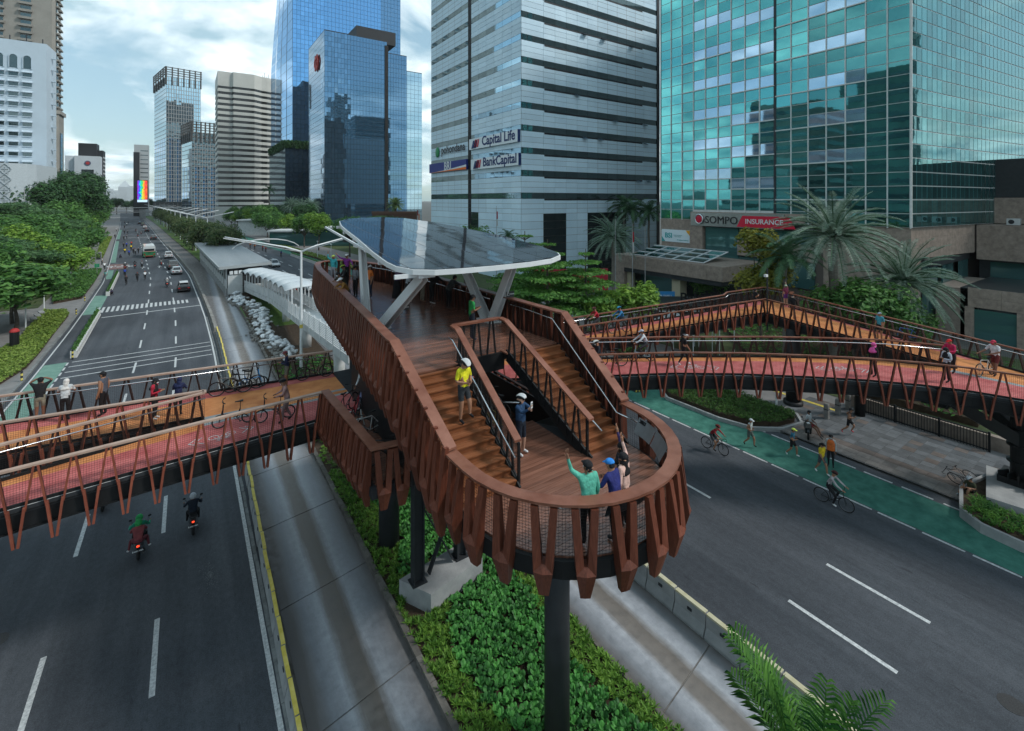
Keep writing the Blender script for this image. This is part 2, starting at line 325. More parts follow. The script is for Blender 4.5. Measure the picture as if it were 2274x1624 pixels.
        shift(J, UP + ['pel', 'hiL', 'hiR'], (0, -.2, -.14)); bend(J, 12, UP, J['pel']); st(elL=(-.32, .06, 1.0), wrL=(-.33, .34, .98), haL=(-.33, .4, .98), elR=(.32, .06, 1.0), wrR=(.33, .34, .98), haR=(.33, .4, .98), knL=(-.2, .2, .7), anL=(-.22, .16, .3), toL=(-.23, .32, .27), knR=(.2, .2, .7), anR=(.22, .16, .3), toR=(.23, .32, .27))
    elif name == 'motopass':
        shift(J, UP + ['pel', 'hiL', 'hiR'], (0, -.2, -.1)); bend(J, 8, UP, J['pel']); st(elL=(-.26, .1, 1.05), wrL=(-.14, .3, .98), haL=(-.1, .35, .98), elR=(.26, .1, 1.05), wrR=(.14, .3, .98), haR=(.1, .35, .98), knL=(-.26, .22, .68), anL=(-.33, .1, .32), toL=(-.38, .22, .28), knR=(.26, .22, .68), anR=(.33, .1, .32), toR=(.38, .22, .28))
    elif name == 'perch':
        shift(J, UP + ['pel', 'hiL', 'hiR'], (0, -.1, -.2)); st(knL=(-.11, .34, .62), anL=(-.12, .55, .24), toL=(-.13, .7, .16), knR=(.11, .36, .60), anR=(.1, .66, .2), toR=(.1, .8, .12), wrL=(-.14, .2, .82), haL=(-.1, .27, .8), wrR=(.14, .2, .82), haR=(.1, .27, .8))
    elif name == 'sit':
        shift(J, UP + ['pel', 'hiL', 'hiR'], (0, -.1, -.76)); bend(J, 14, UP, J['pel']); st(knL=(-.13, .32, .46), anL=(-.12, .46, .09), toL=(-.13, .6, .05), knR=(.15, .36, .4), anR=(.15, .56, .09), toR=(.16, .7, .05), elL=(-.24, .08, .42), wrL=(-.12, .28, .46), haL=(-.08, .34, .46), elR=(.24, .08, .42), wrR=(.12, .28, .46), haR=(.08, .34, .46))
    return J
SKINS = dict(a=mat('skin_tan', (.30, .155, .095), .55), b=mat('skin_brown', (.19, .095, .06), .55), c=mat('skin_light', (.42, .25, .18), .55))
def cloth(hexrgb):
    n = 'cloth_%02x%02x%02x' % tuple(int(255 * c) for c in hexrgb); return mat(n, hexrgb, .8, var=.28, scale=7, bump=.6, bscale=11, objspace=True)
BODY = {}; QUEUE = {}
def want(key, posename, shirt, pants, shoes, skin='a', sleeve=1, leg=1, fingers=False, slim=1.0, lv=1):
    QUEUE[key] = (posename, shirt, pants, shoes, skin, sleeve, leg, fingers, slim, lv)
def make_bodies():
    objs = {}
    for key, (pn, shirt, pants, shoes, skin, sleeve, leg, fingers, slim, lv) in QUEUE.items():
        J = pose(pn); names = list(J); ix = {n: i for i, n in enumerate(names)}
        me = bpy.data.meshes.new('body'); me.from_pydata([J[n] for n in names], [(ix[a], ix[b]) for a, b in EDG], [])
        o = bpy.data.objects.new('body', me); COL.objects.link(o); o.modifiers.new('skin', 'SKIN'); sub = o.modifiers.new('sub', 'SUBSURF'); sub.levels = sub.render_levels = lv
        for i, n in enumerate(names):
            r = RAD[n] if n in RAD else RAD[n[:2]]; sv = me.skin_vertices[0].data[i]; f = slim if n[:2] not in ('he', 'to', 'ne') or n in ('toL', 'toR') else 1.0; sv.radius = (r[0] * 1.12 * f, r[1] * 1.12 * f); sv.use_root = (n == 'pel'); sv.use_loose = False
        objs[key] = (o, J)
    dg = bpy.context.evaluated_depsgraph_get()
    for key, (o, J) in objs.items():
        pn, shirt, pants, shoes, skin, sleeve, leg, fingers, slim, lv = QUEUE[key]
        me = bpy.data.meshes.new_from_object(o.evaluated_get(dg)); mats = [cloth(shirt), cloth(pants), cloth(shoes), SKINS[skin], M_eye]
        segs = []
        for a, b in EDG:
            t = 0
            if a in ('nec', 'hed'): t = 3
            elif a[:2] == 'el': t = 0 if sleeve >= 1 else 3
            elif a[:2] == 'sh': t = 0 if sleeve > 0 else 3
            elif a[:2] == 'wr': t = 3
            elif b[:2] == 'hi': t = 1
            elif a[:2] == 'hi': t = 1
            elif a[:2] == 'kn': t = 1 if leg >= 1 else 3
            elif a[:2] == 'an': t = 2
            if a == 'pel' and b == 'spi': t = 0
            segs.append((Vector(J[a]), Vector(J[b]), t, a[:2]))
        idx = []
        for p in me.polygons:
            c = p.center; best = (9, 0)
            for a, b, t, nm in segs:
                ab = b - a; f = max(0, min(1, (c - a).dot(ab) / max(1e-6, ab.length_squared))); d = (c - a - ab * f).length
                tt = t
                if nm == 'hi' and leg <= .45 and f > .72: tt = 3
                if nm == 'sh' and sleeve <= .5 and f > .8: tt = 3
                if nm == 'kn' and f > .93: tt = 2
                if nm == 'kn' and leg == .7 and f > .5: tt = 3
                if d < best[0]: best = (d, tt)
            if c.z < J['pel'][2] + .03 and best[1] == 0 and (c - Vector(J['pel'])).length < .2: best = (0, 1)
            idx.append(best[1])
        for m in list(me.materials): pass
        me.materials.clear()
        for m in mats: me.materials.append(m)
        me.polygons.foreach_set('material_index', idx); me.polygons.foreach_set('use_smooth', [True] * len(idx))
        # face and hands are added to the same mesh
        x = MB(); h = Vector(J['hed']); up = (Vector(J['top']) - h).normalized(); fw = Vector((0, 1, 0)); fw = (fw - up * fw.dot(up)).normalized(); rt = fw.cross(up)
        x.loft([[tuple(h + fw * .09 + up * .035 + rt * q) for q in (-.008, .008)] + [tuple(h + fw * .085 + up * .035)], [tuple(h + fw * .088 - up * .005 + rt * q) for q in (-.016, .016)] + [tuple(h + fw * .122 - up * .005)]], 3)
        for s in (-1, 1):
            x.ball(tuple(h + fw * .093 + up * .035 + rt * (.033 * s)), (.012, .008, .007), 6, 4, 4); x.ball(tuple(h + rt * (.088 * s) + up * .01), (.012, .022, .032), 6, 4, 3)
        x.ball(tuple(h + fw * .098 - up * .04), (.022, .008, .006), 6, 4, 4)
        for s in 'LR':
            w, hn = Vector(J['wr' + s]), Vector(J['ha' + s]); d = (hn - w).normalized(); sd_ = d.cross(Vector((0, 1, 0)) if abs(d.y) < .8 else Vector((0, 0, 1))).normalized()
            if fingers:
                for i, (o_, l_) in enumerate(((-.028, .075), (-.010, .085), (.009, .08), (.026, .062))):
                    b0 = hn + sd_ * o_ + d * .012; cu = d.cross(sd_) * (.012 if i % 2 else .004); x.tube([b0, b0 + d * l_ * .55 + sd_ * o_ * .25, b0 + d * l_ + sd_ * o_ * .4 + cu], [.0095, .009, .007], 6, 3)
                th = w.lerp(hn, .55); sg = 1 if s == 'L' else -1; x.tube([th, th + sd_ * (.045 * sg) + d * .02, th + sd_ * (.06 * sg) + d * .055], [.012, .011, .008], 6, 3)
            else: x.tube([hn, hn + d * .05 + sd_ * .005, hn + d * .085], [.03, .026, .012], 6, 3)
        bm = bmesh.new(); bm.from_mesh(me); xm = x.mesh('x', mats, True); bm.from_mesh(xm); bm.to_mesh(me); bm.free(); bpy.data.meshes.remove(xm)
        me.name = 'body'; BODY[key] = (me, J); bpy.data.objects.remove(o)
M_eye = mat('eye_dark', (.02, .015, .012), .4)
CLK = {}
def headgear(t, J, kind, col, col2=None):
    h = Vector(J['hed']); tp = Vector(J['top']); up = (tp - h).normalized(); R_ = Vector((0, 0, 1)).rotation_difference(up).to_matrix().to_4x4(); mtx = Matrix.Translation(h) @ R_
    key = (kind, col, col2)
    if key not in CLK:
        mb = MB(); c = cloth(col) if kind != 'helmet' else mat('helmet_%02x%02x%02x' % tuple(int(255 * q) for q in col), col, .3)
        c2 = cloth(col2) if col2 else M_eye
        if kind == 'hair': mb.ball((0, -.012, .045), (.094, .108, .088), 12, 8, 0, -.25, 1); mb.ball((0, -.055, -.0), (.078, .06, .09), 10, 6)
        elif kind == 'longhair': mb.ball((0, -.012, .045), (.096, .11, .09), 12, 8, 0, -.25, 1); mb.loft([[(.085 * math.cos(a), -.05 + .05 * math.sin(a), z) for a in [2 * PI * i / 10 for i in range(10)]] for z in (.04, -.06, -.16, -.26)], 0)
        elif kind == 'cap':
            mb.ball((0, -.005, .05), (.099, .115, .09), 14, 8, 0, 0, 1); mb.ball((0, -.05, .0), (.082, .066, .07), 10, 6, 1); mb.loft([[(-.07, .09, .052), (.07, .09, .052), (.07, .09, .062), (-.07, .09, .062)], [(-.062, .15, .045), (.062, .15, .045), (.062, .15, .053), (-.062, .15, .053)], [(-.035, .185, .036), (.035, .185, .036), (.035, .185, .044), (-.035, .185, .044)]], 0)
        elif kind == 'helmet':
            n = 14
            for k in range(7):
                a = -.42 + k * .14; w = .022
                for i in range(n):
                    t0, t1 = -.15 + 2.9 * i / n, -.15 + 2.9 * (i + 1) / n
                    f = lambda tt, o_: (math.sin(a * 1.9) * .112 * math.sin(max(.25, min(2.75, tt)) * 1.0) ** .5 + o_ * w * .5 * math.cos(a), .145 * math.cos(tt), .045 + .102 * math.sin(max(0, tt)) * math.cos(a * 1.5) + (tt * .0))
                    p = [Vector(f(t0, -1)), Vector(f(t0, 1)), Vector(f(t1, 1)), Vector(f(t1, -1))]; q = [v * 1.0 + Vector((0, 0, .02)) for v in p]; mb.add([tuple(v) for v in p + q], [(4, 5, 6, 7), (0, 3, 2, 1), (0, 1, 5, 4), (1, 2, 6, 5), (2, 3, 7, 6), (3, 0, 4, 7)], 0)
            mb.ball((0, 0, .055), (.103, .132, .082), 14, 7, 1, 0, 1)
        elif kind == 'moto_helmet': mb.ball((0, -.005, .025), (.128, .142, .135), 16, 10, 0, -.6, 1); mb.loft([[(.115 * math.cos(a), .02 + .128 * math.sin(a), z) for a in [.5 + 2.14 * i / 8 for i in range(9)]] for z in (-.035, .06)], 1, False)
        elif kind == 'hijab':
            mb.ball((0, -.012, .03), (.1, .115, .108), 14, 9, 0, -.35, 1); prof = [(.1, .1, -.02, -.03), (.085, .08, -.10, -.02), (.15, .11, -.17, -.0), (.21, .14, -.24, .0), (.22, .16, -.30, .0)]
            mb.loft([[(rx * math.cos(a), dy + ry * math.sin(a) - (.012 if rx < .12 else 0), z - (.08 if rx > .2 else 0) * max(0, math.sin(a))) for a in [2 * PI * i / 16 for i in range(16)]] for rx, ry, z, dy in prof], 0)
        elif kind == 'visor': mb.ball((0, -.012, .045), (.095, .108, .088), 12, 8, 1, -.25, 1); mb.loft([[(.1 * math.cos(a), .112 * math.sin(a), z) for a in [2 * PI * i / 14 for i in range(14)]] for z in (.04, .08)], 0, False); mb.loft([[(-.075, .085, .045), (.075, .085, .045), (.075, .085, .055), (-.075, .085, .055)], [(-.05, .18, .035), (.05, .18, .035), (.05, .18, .043), (-.05, .18, .043)]], 0); mb.tube([(0, -.1, .02), (0, -.16, -.05), (0, -.15, -.22)], [.035, .03, .01], 6, 1)
        elif kind == 'bun': mb.ball((0, -.012, .045), (.095, .108, .088), 12, 8, 0, -.25, 1); mb.tube([(0, -.1, .05), (0, -.17, 0), (0, -.17, -.16)], [.04, .035, .012], 6, 0)
        CLK[key] = mb.mesh(kind, [c, c2], True)
    nm = {'hair': 'hair', 'longhair': 'hair', 'bun': 'hair', 'cap': 'cap', 'helmet': 'helmet', 'moto_helmet': 'helmet', 'hijab': 'headscarf', 'visor': 'sun_visor'}[kind]
    o = put(nm, CLK[key], t, local=True); o.matrix_basis = mtx; return o
def extra(t, J, what, col):
    key = (what, col)
    if what == 'mask':
        if key not in CLK: CLK[key] = MB().ball((0, .072, -.028), (.062, .04, .042), 10, 6).mesh('face_mask', cloth(col), True)
        h = Vector(J['hed']); up = (Vector(J['top']) - h).normalized(); o = put('face_mask', CLK[key], t, local=True); o.matrix_basis = Matrix.Translation(h) @ Vector((0, 0, 1)).rotation_difference(up).to_matrix().to_4x4(); return o
    if what == 'glasses':
        if key not in CLK: CLK[key] = MB().loft([[(x, .088 + .012 * math.cos(x * 12), z) for x in (-.075, -.03, 0, .03, .075)] + [(x, .1 + .012 * math.cos(x * 12), z) for x in (.075, .03, 0, -.03, -.075)] for z in (.018, .052)], 0).mesh('sunglasses', mat('lens', (.01, .01, .012), .15))
        h = Vector(J['hed']); up = (Vector(J['top']) - h).normalized(); o = put('sunglasses', CLK[key], t, local=True); o.matrix_basis = Matrix.Translation(h) @ Vector((0, 0, 1)).rotation_difference(up).to_matrix().to_4x4(); return o
    if what == 'backpack':
        if key not in CLK: CLK[key] = MB().loft([[(x * s, -.1 - d * s, z) for x, d in ((-.14, 0), (.14, 0), (.13, .12), (.05, .17), (-.05, .17), (-.13, .12))] for z, s in ((-.22, .8), (-.15, 1), (.1, 1), (.18, .7))]).mesh('backpack', cloth(col))
        c = Vector(J['che']); o = put('backpack', CLK[key], t, local=True, loc=(c.x, c.y, c.z)); return o
    if what == 'vest' or what == 'jacket':
        if key not in CLK: CLK[key] = MB().loft([[(rx * math.cos(a), ry * math.sin(a), z) for a in [2 * PI * i / 14 for i in range(14)]] for rx, ry, z in ((.185, .135, -.42), (.18, .13, -.25), (.19, .135, -.05), (.185, .125, .06), (.11, .08, .14))], 0, False).mesh('vest', cloth(col), True)
        c = Vector(J['che']); d = (c - Vector(J['spi'])).normalized(); o = put('vest', CLK[key], t, local=True); o.matrix_basis = Matrix.Translation(c) @ Vector((0, 0, 1)).rotation_difference(d).to_matrix().to_4x4(); return o
    if what == 'skirt':
        if key not in CLK: CLK[key] = MB().loft([[(rx * math.cos(a) * (1 + .05 * math.cos(6 * a)), rx * .8 * math.sin(a) * (1 + .05 * math.cos(6 * a)), z) for a in [2 * PI * i / 18 for i in range(18)]] for rx, z in ((.16, 1.02), (.2, .8), (.24, .5), (.29, .12))], 0, False).mesh('skirt', cloth(col), True)
        return put('skirt', CLK[key], t, local=True)
def person(key, label, loc, facing, gear=(), scale=1.0, group=None):
    me, J = BODY[key]; t = thing('person', label, 'person', loc, facing - PI / 2, group, scale); put('body', me, t, local=True)
    for g_ in gear:
        if g_[0] in ('mask', 'glasses', 'backpack', 'vest', 'skirt'): extra(t, J, g_[0], g_[1])
        else: headgear(t, J, *g_)
    return t
BK_, WH_, NV_, GR_, DG_ = (.012, .012, .014), (.62, .63, .64), (.015, .02, .06), (.16, .17, .18), (.04, .042, .045)
for k, a in dict(
    wave_green=('waveL', (.10, .42, .31), BK_, BK_, 'b', 1, 1, True), navy_lady=('rest', (.02, .025, .13), BK_, DG_, 'a', 1, 1, True), pink_lady=('waveR', (.62, .40, .34), BK_, WH_, 'a', 1, 1, True), purple_lady=('waveR', (.05, .035, .11), NV_, BK_, 'a', 1, 1, True),
    blue_photo=('photo', (.018, .05, .11), (.012, .018, .03), WH_, 'c', 1, .7, True), yellow_man=('stairs', (.62, .60, .02), (.03, .035, .04), BK_, 'a', .5, .45, True), green_batik=('phone', (.02, .24, .06), (.012, .016, .025), NV_, 'b', .5),
    cyan=('waveR', (.06, .42, .46), (.40, .42, .46), DG_, 'a'), purple=('cheer', (.19, .03, .22), BK_, BK_, 'a'), blackman=('rest', BK_, BK_, BK_, 'b'), brownleans=('lean', (.035, .035, .02), DG_, BK_, 'b', .5), mustard=('lean', (.24, .12, .03), DG_, BK_, 'b'), greylady=('phone', (.17, .18, .20), BK_, BK_, 'a'), orangelady=('stand', (.62, .16, .03), (.02, .03, .06), BK_, 'a', .5),
    hijablady=('rest', (.10, .06, .12), BK_, WH_, 'a'), browntop=('lean', (.30, .11, .03), (.22, .19, .15), (.2, .12, .08), 'a'), blackjacket=('lean', BK_, BK_, WH_, 'a'), darkvest=('lean', (.04, .043, .045), BK_, DG_, 'b'), whiteback=('rest', (.45, .5, .55), DG_, WH_, 'a'),
    arms_head=('handshead', BK_, (.18, .17, .13), BK_, 'b', .5, .45), white_hijab=('rest', (.44, .46, .47), BK_, BK_, 'a', .5), grey_hood=('stand', (.07, .08, .105), BK_, BK_, 'a', 0), red_jacket=('phone', (.36, .02, .04), BK_, WH_, 'a'), navy_rest=('rest', NV_, BK_, BK_, 'a'), boy_blue=('phone', (.012, .018, .05), (.12, .12, .10), BK_, 'b', 1, .45), push=('pushbike', (.30, .18, .17), (.22, .16, .16), BK_, 'b', 1), white_walk=('walk', (.50, .52, .54), (.18, .2, .35), WH_, 'a'),
    red_rider=('ride2', (.36, .015, .03), DG_, BK_, 'a', .5), blue_rider=('ride2', (.03, .16, .34), DG_, WH_, 'a', 1), bw_stand=('rest', (.02, .022, .03), DG_, BK_, 'a'), vest_rider=('ride2', (.50, .53, .56), DG_, BK_, 'a', 1), visor=('walk', BK_, BK_, WH_, 'a', .5), pink_stand=('stand', BK_, BK_, BK_, 'a'), plaid=('phone', (.42, .45, .5), BK_, BK_, 'a'), red_hat=('rest', (.42, .02, .08), BK_, BK_, 'a'), white_red=('pushbike', (.55, .55, .56), (.12, .02, .02), BK_, 'b', .5, .45), blue_jersey=('stand', (.05, .25, .32), BK_, BK_, 'a', .5, .45), black_apex=('phone', BK_, BK_, BK_, 'a', .5), maroon=('selfie', (.14, .02, .05), (.10, .03, .2), DG_, 'c', .5, .45), black_mask=('walk', BK_, BK_, BK_, 'a'),
    tank=('jog', (.40, .44, .44), (.09, .11, .10), BK_, 'a', 0, .45), capjog=('jog', (.03, .14, .22), BK_, WH_, 'a', .5, .45), yellow_walk=('walk', (.62, .46, .02), (.07, .075, .09), WH_, 'a', .5, .45), guard=('stand', (.42, .44, .45), BK_, BK_, 'b', 1), moto_man=('perch', (.42, .45, .47), (.22, .03, .04), DG_, 'b', .5, .45), black_run=('run', BK_, BK_, (.45, .04, .06), 'a', 0, .45), sitter=('sit', (.05, .055, .03), BK_, (.3, .33, .35), 'a', .5, .45), redcyc=('ride', (.30, .02, .03), (.05, .055, .06), BK_, 'a', 1, .45), whitecyc=('ride2', (.35, .33, .34), BK_, WH_, 'a', 1),
    ojek=('moto', (.02, .28, .17), BK_, BK_, 'b'), ojekpass=('motopass', (.22, .055, .06), (.14, .03, .04), WH_, 'a'), blackmoto=('moto', (.014, .017, .03), BK_, BK_, 'b'), passby=('moto', (.05, .05, .055), BK_, BK_, 'b'), far_moto=('moto', (.2, .2, .2), DG_, BK_, 'b'),
    f_black=('ride', BK_, BK_, BK_, 'b', .5), f_blue=('ride', (.02, .05, .3), BK_, BK_, 'b', .5), f_yel=('ride', (.6, .45, .02), BK_, BK_, 'b', .5), f_white=('ride', WH_, BK_, BK_, 'a', .5), f_red=('ride', (.4, .03, .03), BK_, BK_, 'a', .5), f_orange=('ride', (.6, .18, .03), BK_, BK_, 'a', .5), f_grey=('ride2', GR_, BK_, BK_, 'b', .5), f_walk=('walk', (.18, .40, .38), GR_, BK_, 'a', .5), f_stand=('stand', WH_, BK_, BK_, 'a', .5), f_sit=('sit', NV_, BK_, BK_, 'b')).items():
    a = list(a); d = dict(zip(('posename', 'shirt', 'pants', 'shoes', 'skin', 'sleeve', 'leg', 'fingers'), a)); d['lv'] = 2 if d.get('fingers') else 1
    want(k, **d)
make_bodies()

# ---------------------------------------------------------------- lettering, made once as meshes
TX = {}
def text_mesh(key, body, size=1.0, ext=.01, shear=0.0, bold=0.0, spacing=1.0):
    c = bpy.data.curves.new('lettering', 'FONT'); c.body = body; c.size = size; c.extrude = ext; c.shear = shear; c.offset = bold
    c.align_x = 'CENTER'; c.align_y = 'CENTER'; c.resolution_u = 3; c.space_character = spacing
    o = bpy.data.objects.new('lettering', c); COL.objects.link(o)
    me = bpy.data.meshes.new_from_object(o.evaluated_get(bpy.context.evaluated_depsgraph_get()))
    bpy.data.objects.remove(o); bpy.data.curves.remove(c); me.name = 'lettering'; TX[key] = me
    return me
def letters(key, m, parent, loc, rot, name='lettering', scale=None, local=False):
    me = TX[key].copy(); me.materials.clear(); me.materials.append(m)
    return put(name, me, parent, loc=loc, rot=rot, scale=scale, local=local)
for k, b, s, bo in (('capitallife', 'Capital Life', 3.3, .07), ('bankcapital', 'BankCapital', 3.3, .07), ('bri', 'BRI', 2.3, .04), ('poh', 'pohondana', 2.5, .04),
                    ('sompo', 'SOMPO', 2.0, 0), ('ins', 'INSURANCE', 1.15, .015), ('bsi', 'BSI', 1.35, .03), ('bsi2', 'BANK SYARIAH\nINDONESIA', .5, 0), ('bsi3', 'KC Jakarta Sudirman', .42, 0),
                    ('busstop', 'BUS\nSTOP', 2.4, .02), ('bali', 'Balo', 1.6, .03), ('drive', 'DRIVE THRU\nCOVID-19', .55, .01), ('century', 'A Century of', 1.2, .02), ('sopo', 'SOMPO', .9, .01), ('no1', '2021', .13, .004), ('plate', 'B 6021 VKA', .07, .003), ('pt', 'PHINISI', .06, .002)):
    text_mesh(k, b, s, .012, bold=bo)

# ---------------------------------------------------------------- ground, roads, markings
def ys(a, b):
    r = []; y = a
    while y < b - .01: r.append(y); y += 6 if y < 130 else 14 if y < 420 else 60
    return r + [b]
def band(name, x0, x1, z, m, a=-30, b=900, parent=None, top=None):
    mb = MB(); Y = ys(a, b); v = []
    for y in Y: c = curve(y); v += [(x0 + c, y, z), (x1 + c, y, z)]
    f = [(2 * i, 2 * i + 1, 2 * i + 3, 2 * i + 2) for i in range(len(Y) - 1)]
    mb.add(v, f); return mb.build(name, m, parent)
def solid(name, poly, z0, z1, m, parent=None, mtop=None):
    mb = MB(); mb.prism(poly, z0, z1, 0, 1 if mtop else None)
    return mb.build(name, [m, mtop] if mtop else m, parent)

ground_m = mat('city_ground', (.07, .075, .07), .95, col2=(.10, .10, .095), scale=.05)
g = MB(); g.add([(-3500, -300, -.03), (3500, -300, -.03), (3500, 5500, -.03), (-3500, 5500, -.03)], [(0, 1, 2, 3)])
struct(g.build('ground', ground_m))
road_l = struct(band('road_left', -10.75, 2.5, 0, M['asphalt'])); road_r = struct(band('road_right', 14.45, 30.55, 0, M['asphalt']))
# wheel-track streaked concrete of the busways
def busmat(name, xc, wet=0.0):
    m = bpy.data.materials.new(name); m.use_nodes = True; t = m.node_tree; b = t.nodes['Principled BSDF']
    g = t.nodes.new('ShaderNodeNewGeometry'); sp = t.nodes.new('ShaderNodeSeparateXYZ'); t.links.new(g.outputs['Position'], sp.inputs[0])
    mp = t.nodes.new('ShaderNodeMapping'); mp.inputs['Scale'].default_value = (1.2, .12, 1); t.links.new(g.outputs['Position'], mp.inputs[0])
    n = t.nodes.new('ShaderNodeTexNoise'); n.inputs['Scale'].default_value = 2.4; n.inputs['Detail'].default_value = 12; n.inputs['Roughness'].default_value = .78; t.links.new(mp.outputs[0], n.inputs[0])
    a = t.nodes.new('ShaderNodeMath'); a.operation = 'MULTIPLY_ADD'; a.inputs[1].default_value = .5; t.links.new(n.outputs[0], a.inputs[0])
    s_ = t.nodes.new('ShaderNodeMath'); s_.operation = 'SUBTRACT'; s_.inputs[1].default_value = xc - 1.45 + .25; t.links.new(sp.outputs[0], s_.inputs[0]); t.links.new(s_.outputs[0], a.inputs[2])
    d = t.nodes.new('ShaderNodeMath'); d.operation = 'DIVIDE'; d.inputs[1].default_value = 2.9; t.links.new(a.outputs[0], d.inputs[0])
    r = t.nodes.new('ShaderNodeValToRGB'); e = r.color_ramp.elements; e[0].position = 0; e[0].color = (.110, .104, .101, 1); e[1].position = 1; e[1].color = (.116, .109, .103, 1)
    for p, c in ((.14, (.194, .210, .232)), (.30, (.348, .368, .399)), (.40, (.175, .159, .144)), (.56, (.142, .125, .109)), (.66, (.323, .344, .373)), (.80, (.219, .235, .257))):
        q = e.new(p); q.color = (*c, 1)
    t.links.new(d.outputs[0], r.inputs[0])
    n2 = t.nodes.new('ShaderNodeTexNoise'); n2.inputs['Scale'].default_value = 3.2; n2.inputs['Detail'].default_value = 12; n2.inputs['Roughness'].default_value = .75; t.links.new(g.outputs['Position'], n2.inputs[0])
    r2 = t.nodes.new('ShaderNodeValToRGB'); r2.color_ramp.elements[0].position = .35; r2.color_ramp.elements[0].color = (.78, .78, .78, 1); r2.color_ramp.elements[1].position = .62; r2.color_ramp.elements[1].color = (1.1, 1.1, 1.1, 1); t.links.new(n2.outputs[0], r2.inputs[0])
    mm = t.nodes.new('ShaderNodeMixRGB'); mm.blend_type = 'MULTIPLY'; mm.inputs[0].default_value = 1; t.links.new(r.outputs[0], mm.inputs[1]); t.links.new(r2.outputs[0], mm.inputs[2])
    t.links.new(mm.outputs[0], b.inputs['Base Color'])
    r3 = t.nodes.new('ShaderNodeValToRGB'); r3.color_ramp.elements[0].color = (.35, .35, .35, 1); r3.color_ramp.elements[1].color = (.75, .75, .75, 1); r3.color_ramp.elements[0].position = .4; r3.color_ramp.elements[1].position = .6
    t.links.new(n2.outputs[0], r3.inputs[0]); t.links.new(r3.outputs[0], b.inputs['Roughness'])
    w = t.nodes.new('ShaderNodeTexWave'); w.bands_direction = 'Y'; w.inputs['Scale'].default_value = 14; w.inputs['Distortion'].default_value = .6; t.links.new(g.outputs['Position'], w.inputs[0])
    bp = t.nodes.new('ShaderNodeBump'); bp.inputs['Strength'].default_value = .25; bp.inputs['Distance'].default_value = .01; t.links.new(w.outputs[0], bp.inputs['Height']); t.links.new(bp.outputs[0], b.inputs['Normal'])
    return m
bus_m1 = busmat('busway_concrete', 4.45); bus_m2 = busmat('busway_concrete_right', 12.6)
for nm, x0, x1, m in (('busway_left', 2.72, 5.92, bus_m1), ('busway_right', 10.98, 14.1, bus_m2)):
    base = struct(band(nm, x0 - .3, x1 + .1, -.012, M['conc_dark']))
    y = -6.0; sl_y = 4.9
    while y < 110:
        mb = MB(); c0, c1 = curve(y), curve(y + sl_y); sk = .55 if nm == 'busway_left' else .5
        mb.prism([(x0 + c0, y), (x1 + c0, y + sk), (x1 + c1, y + sk + sl_y - .05), (x0 + c1, y + sl_y - .05)], -.05, .02)
        mb.build('slab', m, base); y += sl_y
    band('far_surface', x0, x1, .02, m, y, 900, base)

def dash(parent, x, y0, y1, w=.13, z=.005, name='lane_dash', m=None):
    mb = MB(); c0, c1 = curve(y0), curve(y1)
    mb.add([(x - w / 2 + c0, y0, z), (x + w / 2 + c0, y0, z), (x + w / 2 + c1, y1, z), (x - w / 2 + c1, y1, z)], [(0, 1, 2, 3)])
    return mb.build(name, m or M['line'], parent)
for x, y0 in ((-.85, 17.4), (-3.75, 17.7)):
    for k in range(-2, 34): dash(road_l, x, y0 + 8.3 * k, y0 + 8.3 * k + 3.15, .15 if k < 12 else .2)
for x in (18.0, 21.05, 24.1):
    if x > 24: continue
    for k in range(-1, 30): dash(road_r, x, 5.4 + 8.3 * k, 8.6 + 8.3 * k, .15 if k < 12 else .2)
band('edge_line', 2.06, 2.2, .005, M['line'], -20, 420, road_l); band('edge_line', -10.45, -10.33, .005, M['line'], 30, 420, road_l)
band('edge_line', 14.72, 14.84, .005, M['line'], 30, 420, road_r)
for k in range(24):
    if not (57.5 < 46 + 1.5 * k < 79): dash(road_l, -8.72, 46 + 1.5 * k, 46.9 + 1.5 * k, .13, name='bike_lane_dash')
# zebra crossing, stop line and rumble strips across the left road
for k in range(20):
    x = -9.0 + k * .51; dash(road_l, x, 80.4 + .06 * k, 84.4 - .02 * k, .27, name='zebra_stripe')
def cross(y0, y1, x0, x1, w):
    mb = MB(); mb.add([(x0, y0, .006), (x1, y1, .006), (x1, y1 + w, .006), (x0, y0 + w, .006)], [(0, 1, 2, 3)]); return mb.build('cross_line', M['line'], road_l)
cross(76.9, 78.4, -8.7, 1.5, .3)
for y0 in (52.6, 54.2, 55.8, 57.3): cross(y0, y0 + .25, -8.5, 1.95, .17)
for y0 in (232, 235, 238): cross(y0, y0, -8.5 + curve(y0), 1.8 + curve(y0), .4)
for y0, y1 in ((30, 57.6), (80, 95), (114, 128), (143, 218), (228, 300)): band('bike_lane_paint', -10.3, -8.8 - (.6 if y0 > 110 else 0), .004, M['green_old'], y0, y1, road_l)
bs = band('bus_stop_paint', -10.6, -7.2, .004, mat('bus_stop_red', (.17, .10, .09), .8, var=.2), 129.5, 139.5, road_l)
letters('busstop', M['line'], bs, (-8.9 + curve(134), 134.3, .012), (0, 0, .06))
for x, y in ((-4.8, 127), (-1.9, 127)):
    mb = MB(); mb.add([(x - .1, y, .006), (x + .1, y, .006), (x + .1, y + 2.6, .006), (x - .1, y + 2.6, .006), (x - .45, y + 2.6, .006), (x + .45, y + 2.6, .006), (x, y + 4.2, .006)], [(0, 1, 2, 3), (4, 5, 6)])
    mb.v = [(a + curve(127), b, c) for a, b, c in mb.v]; mb.build('lane_arrow', M['line'], road_l)
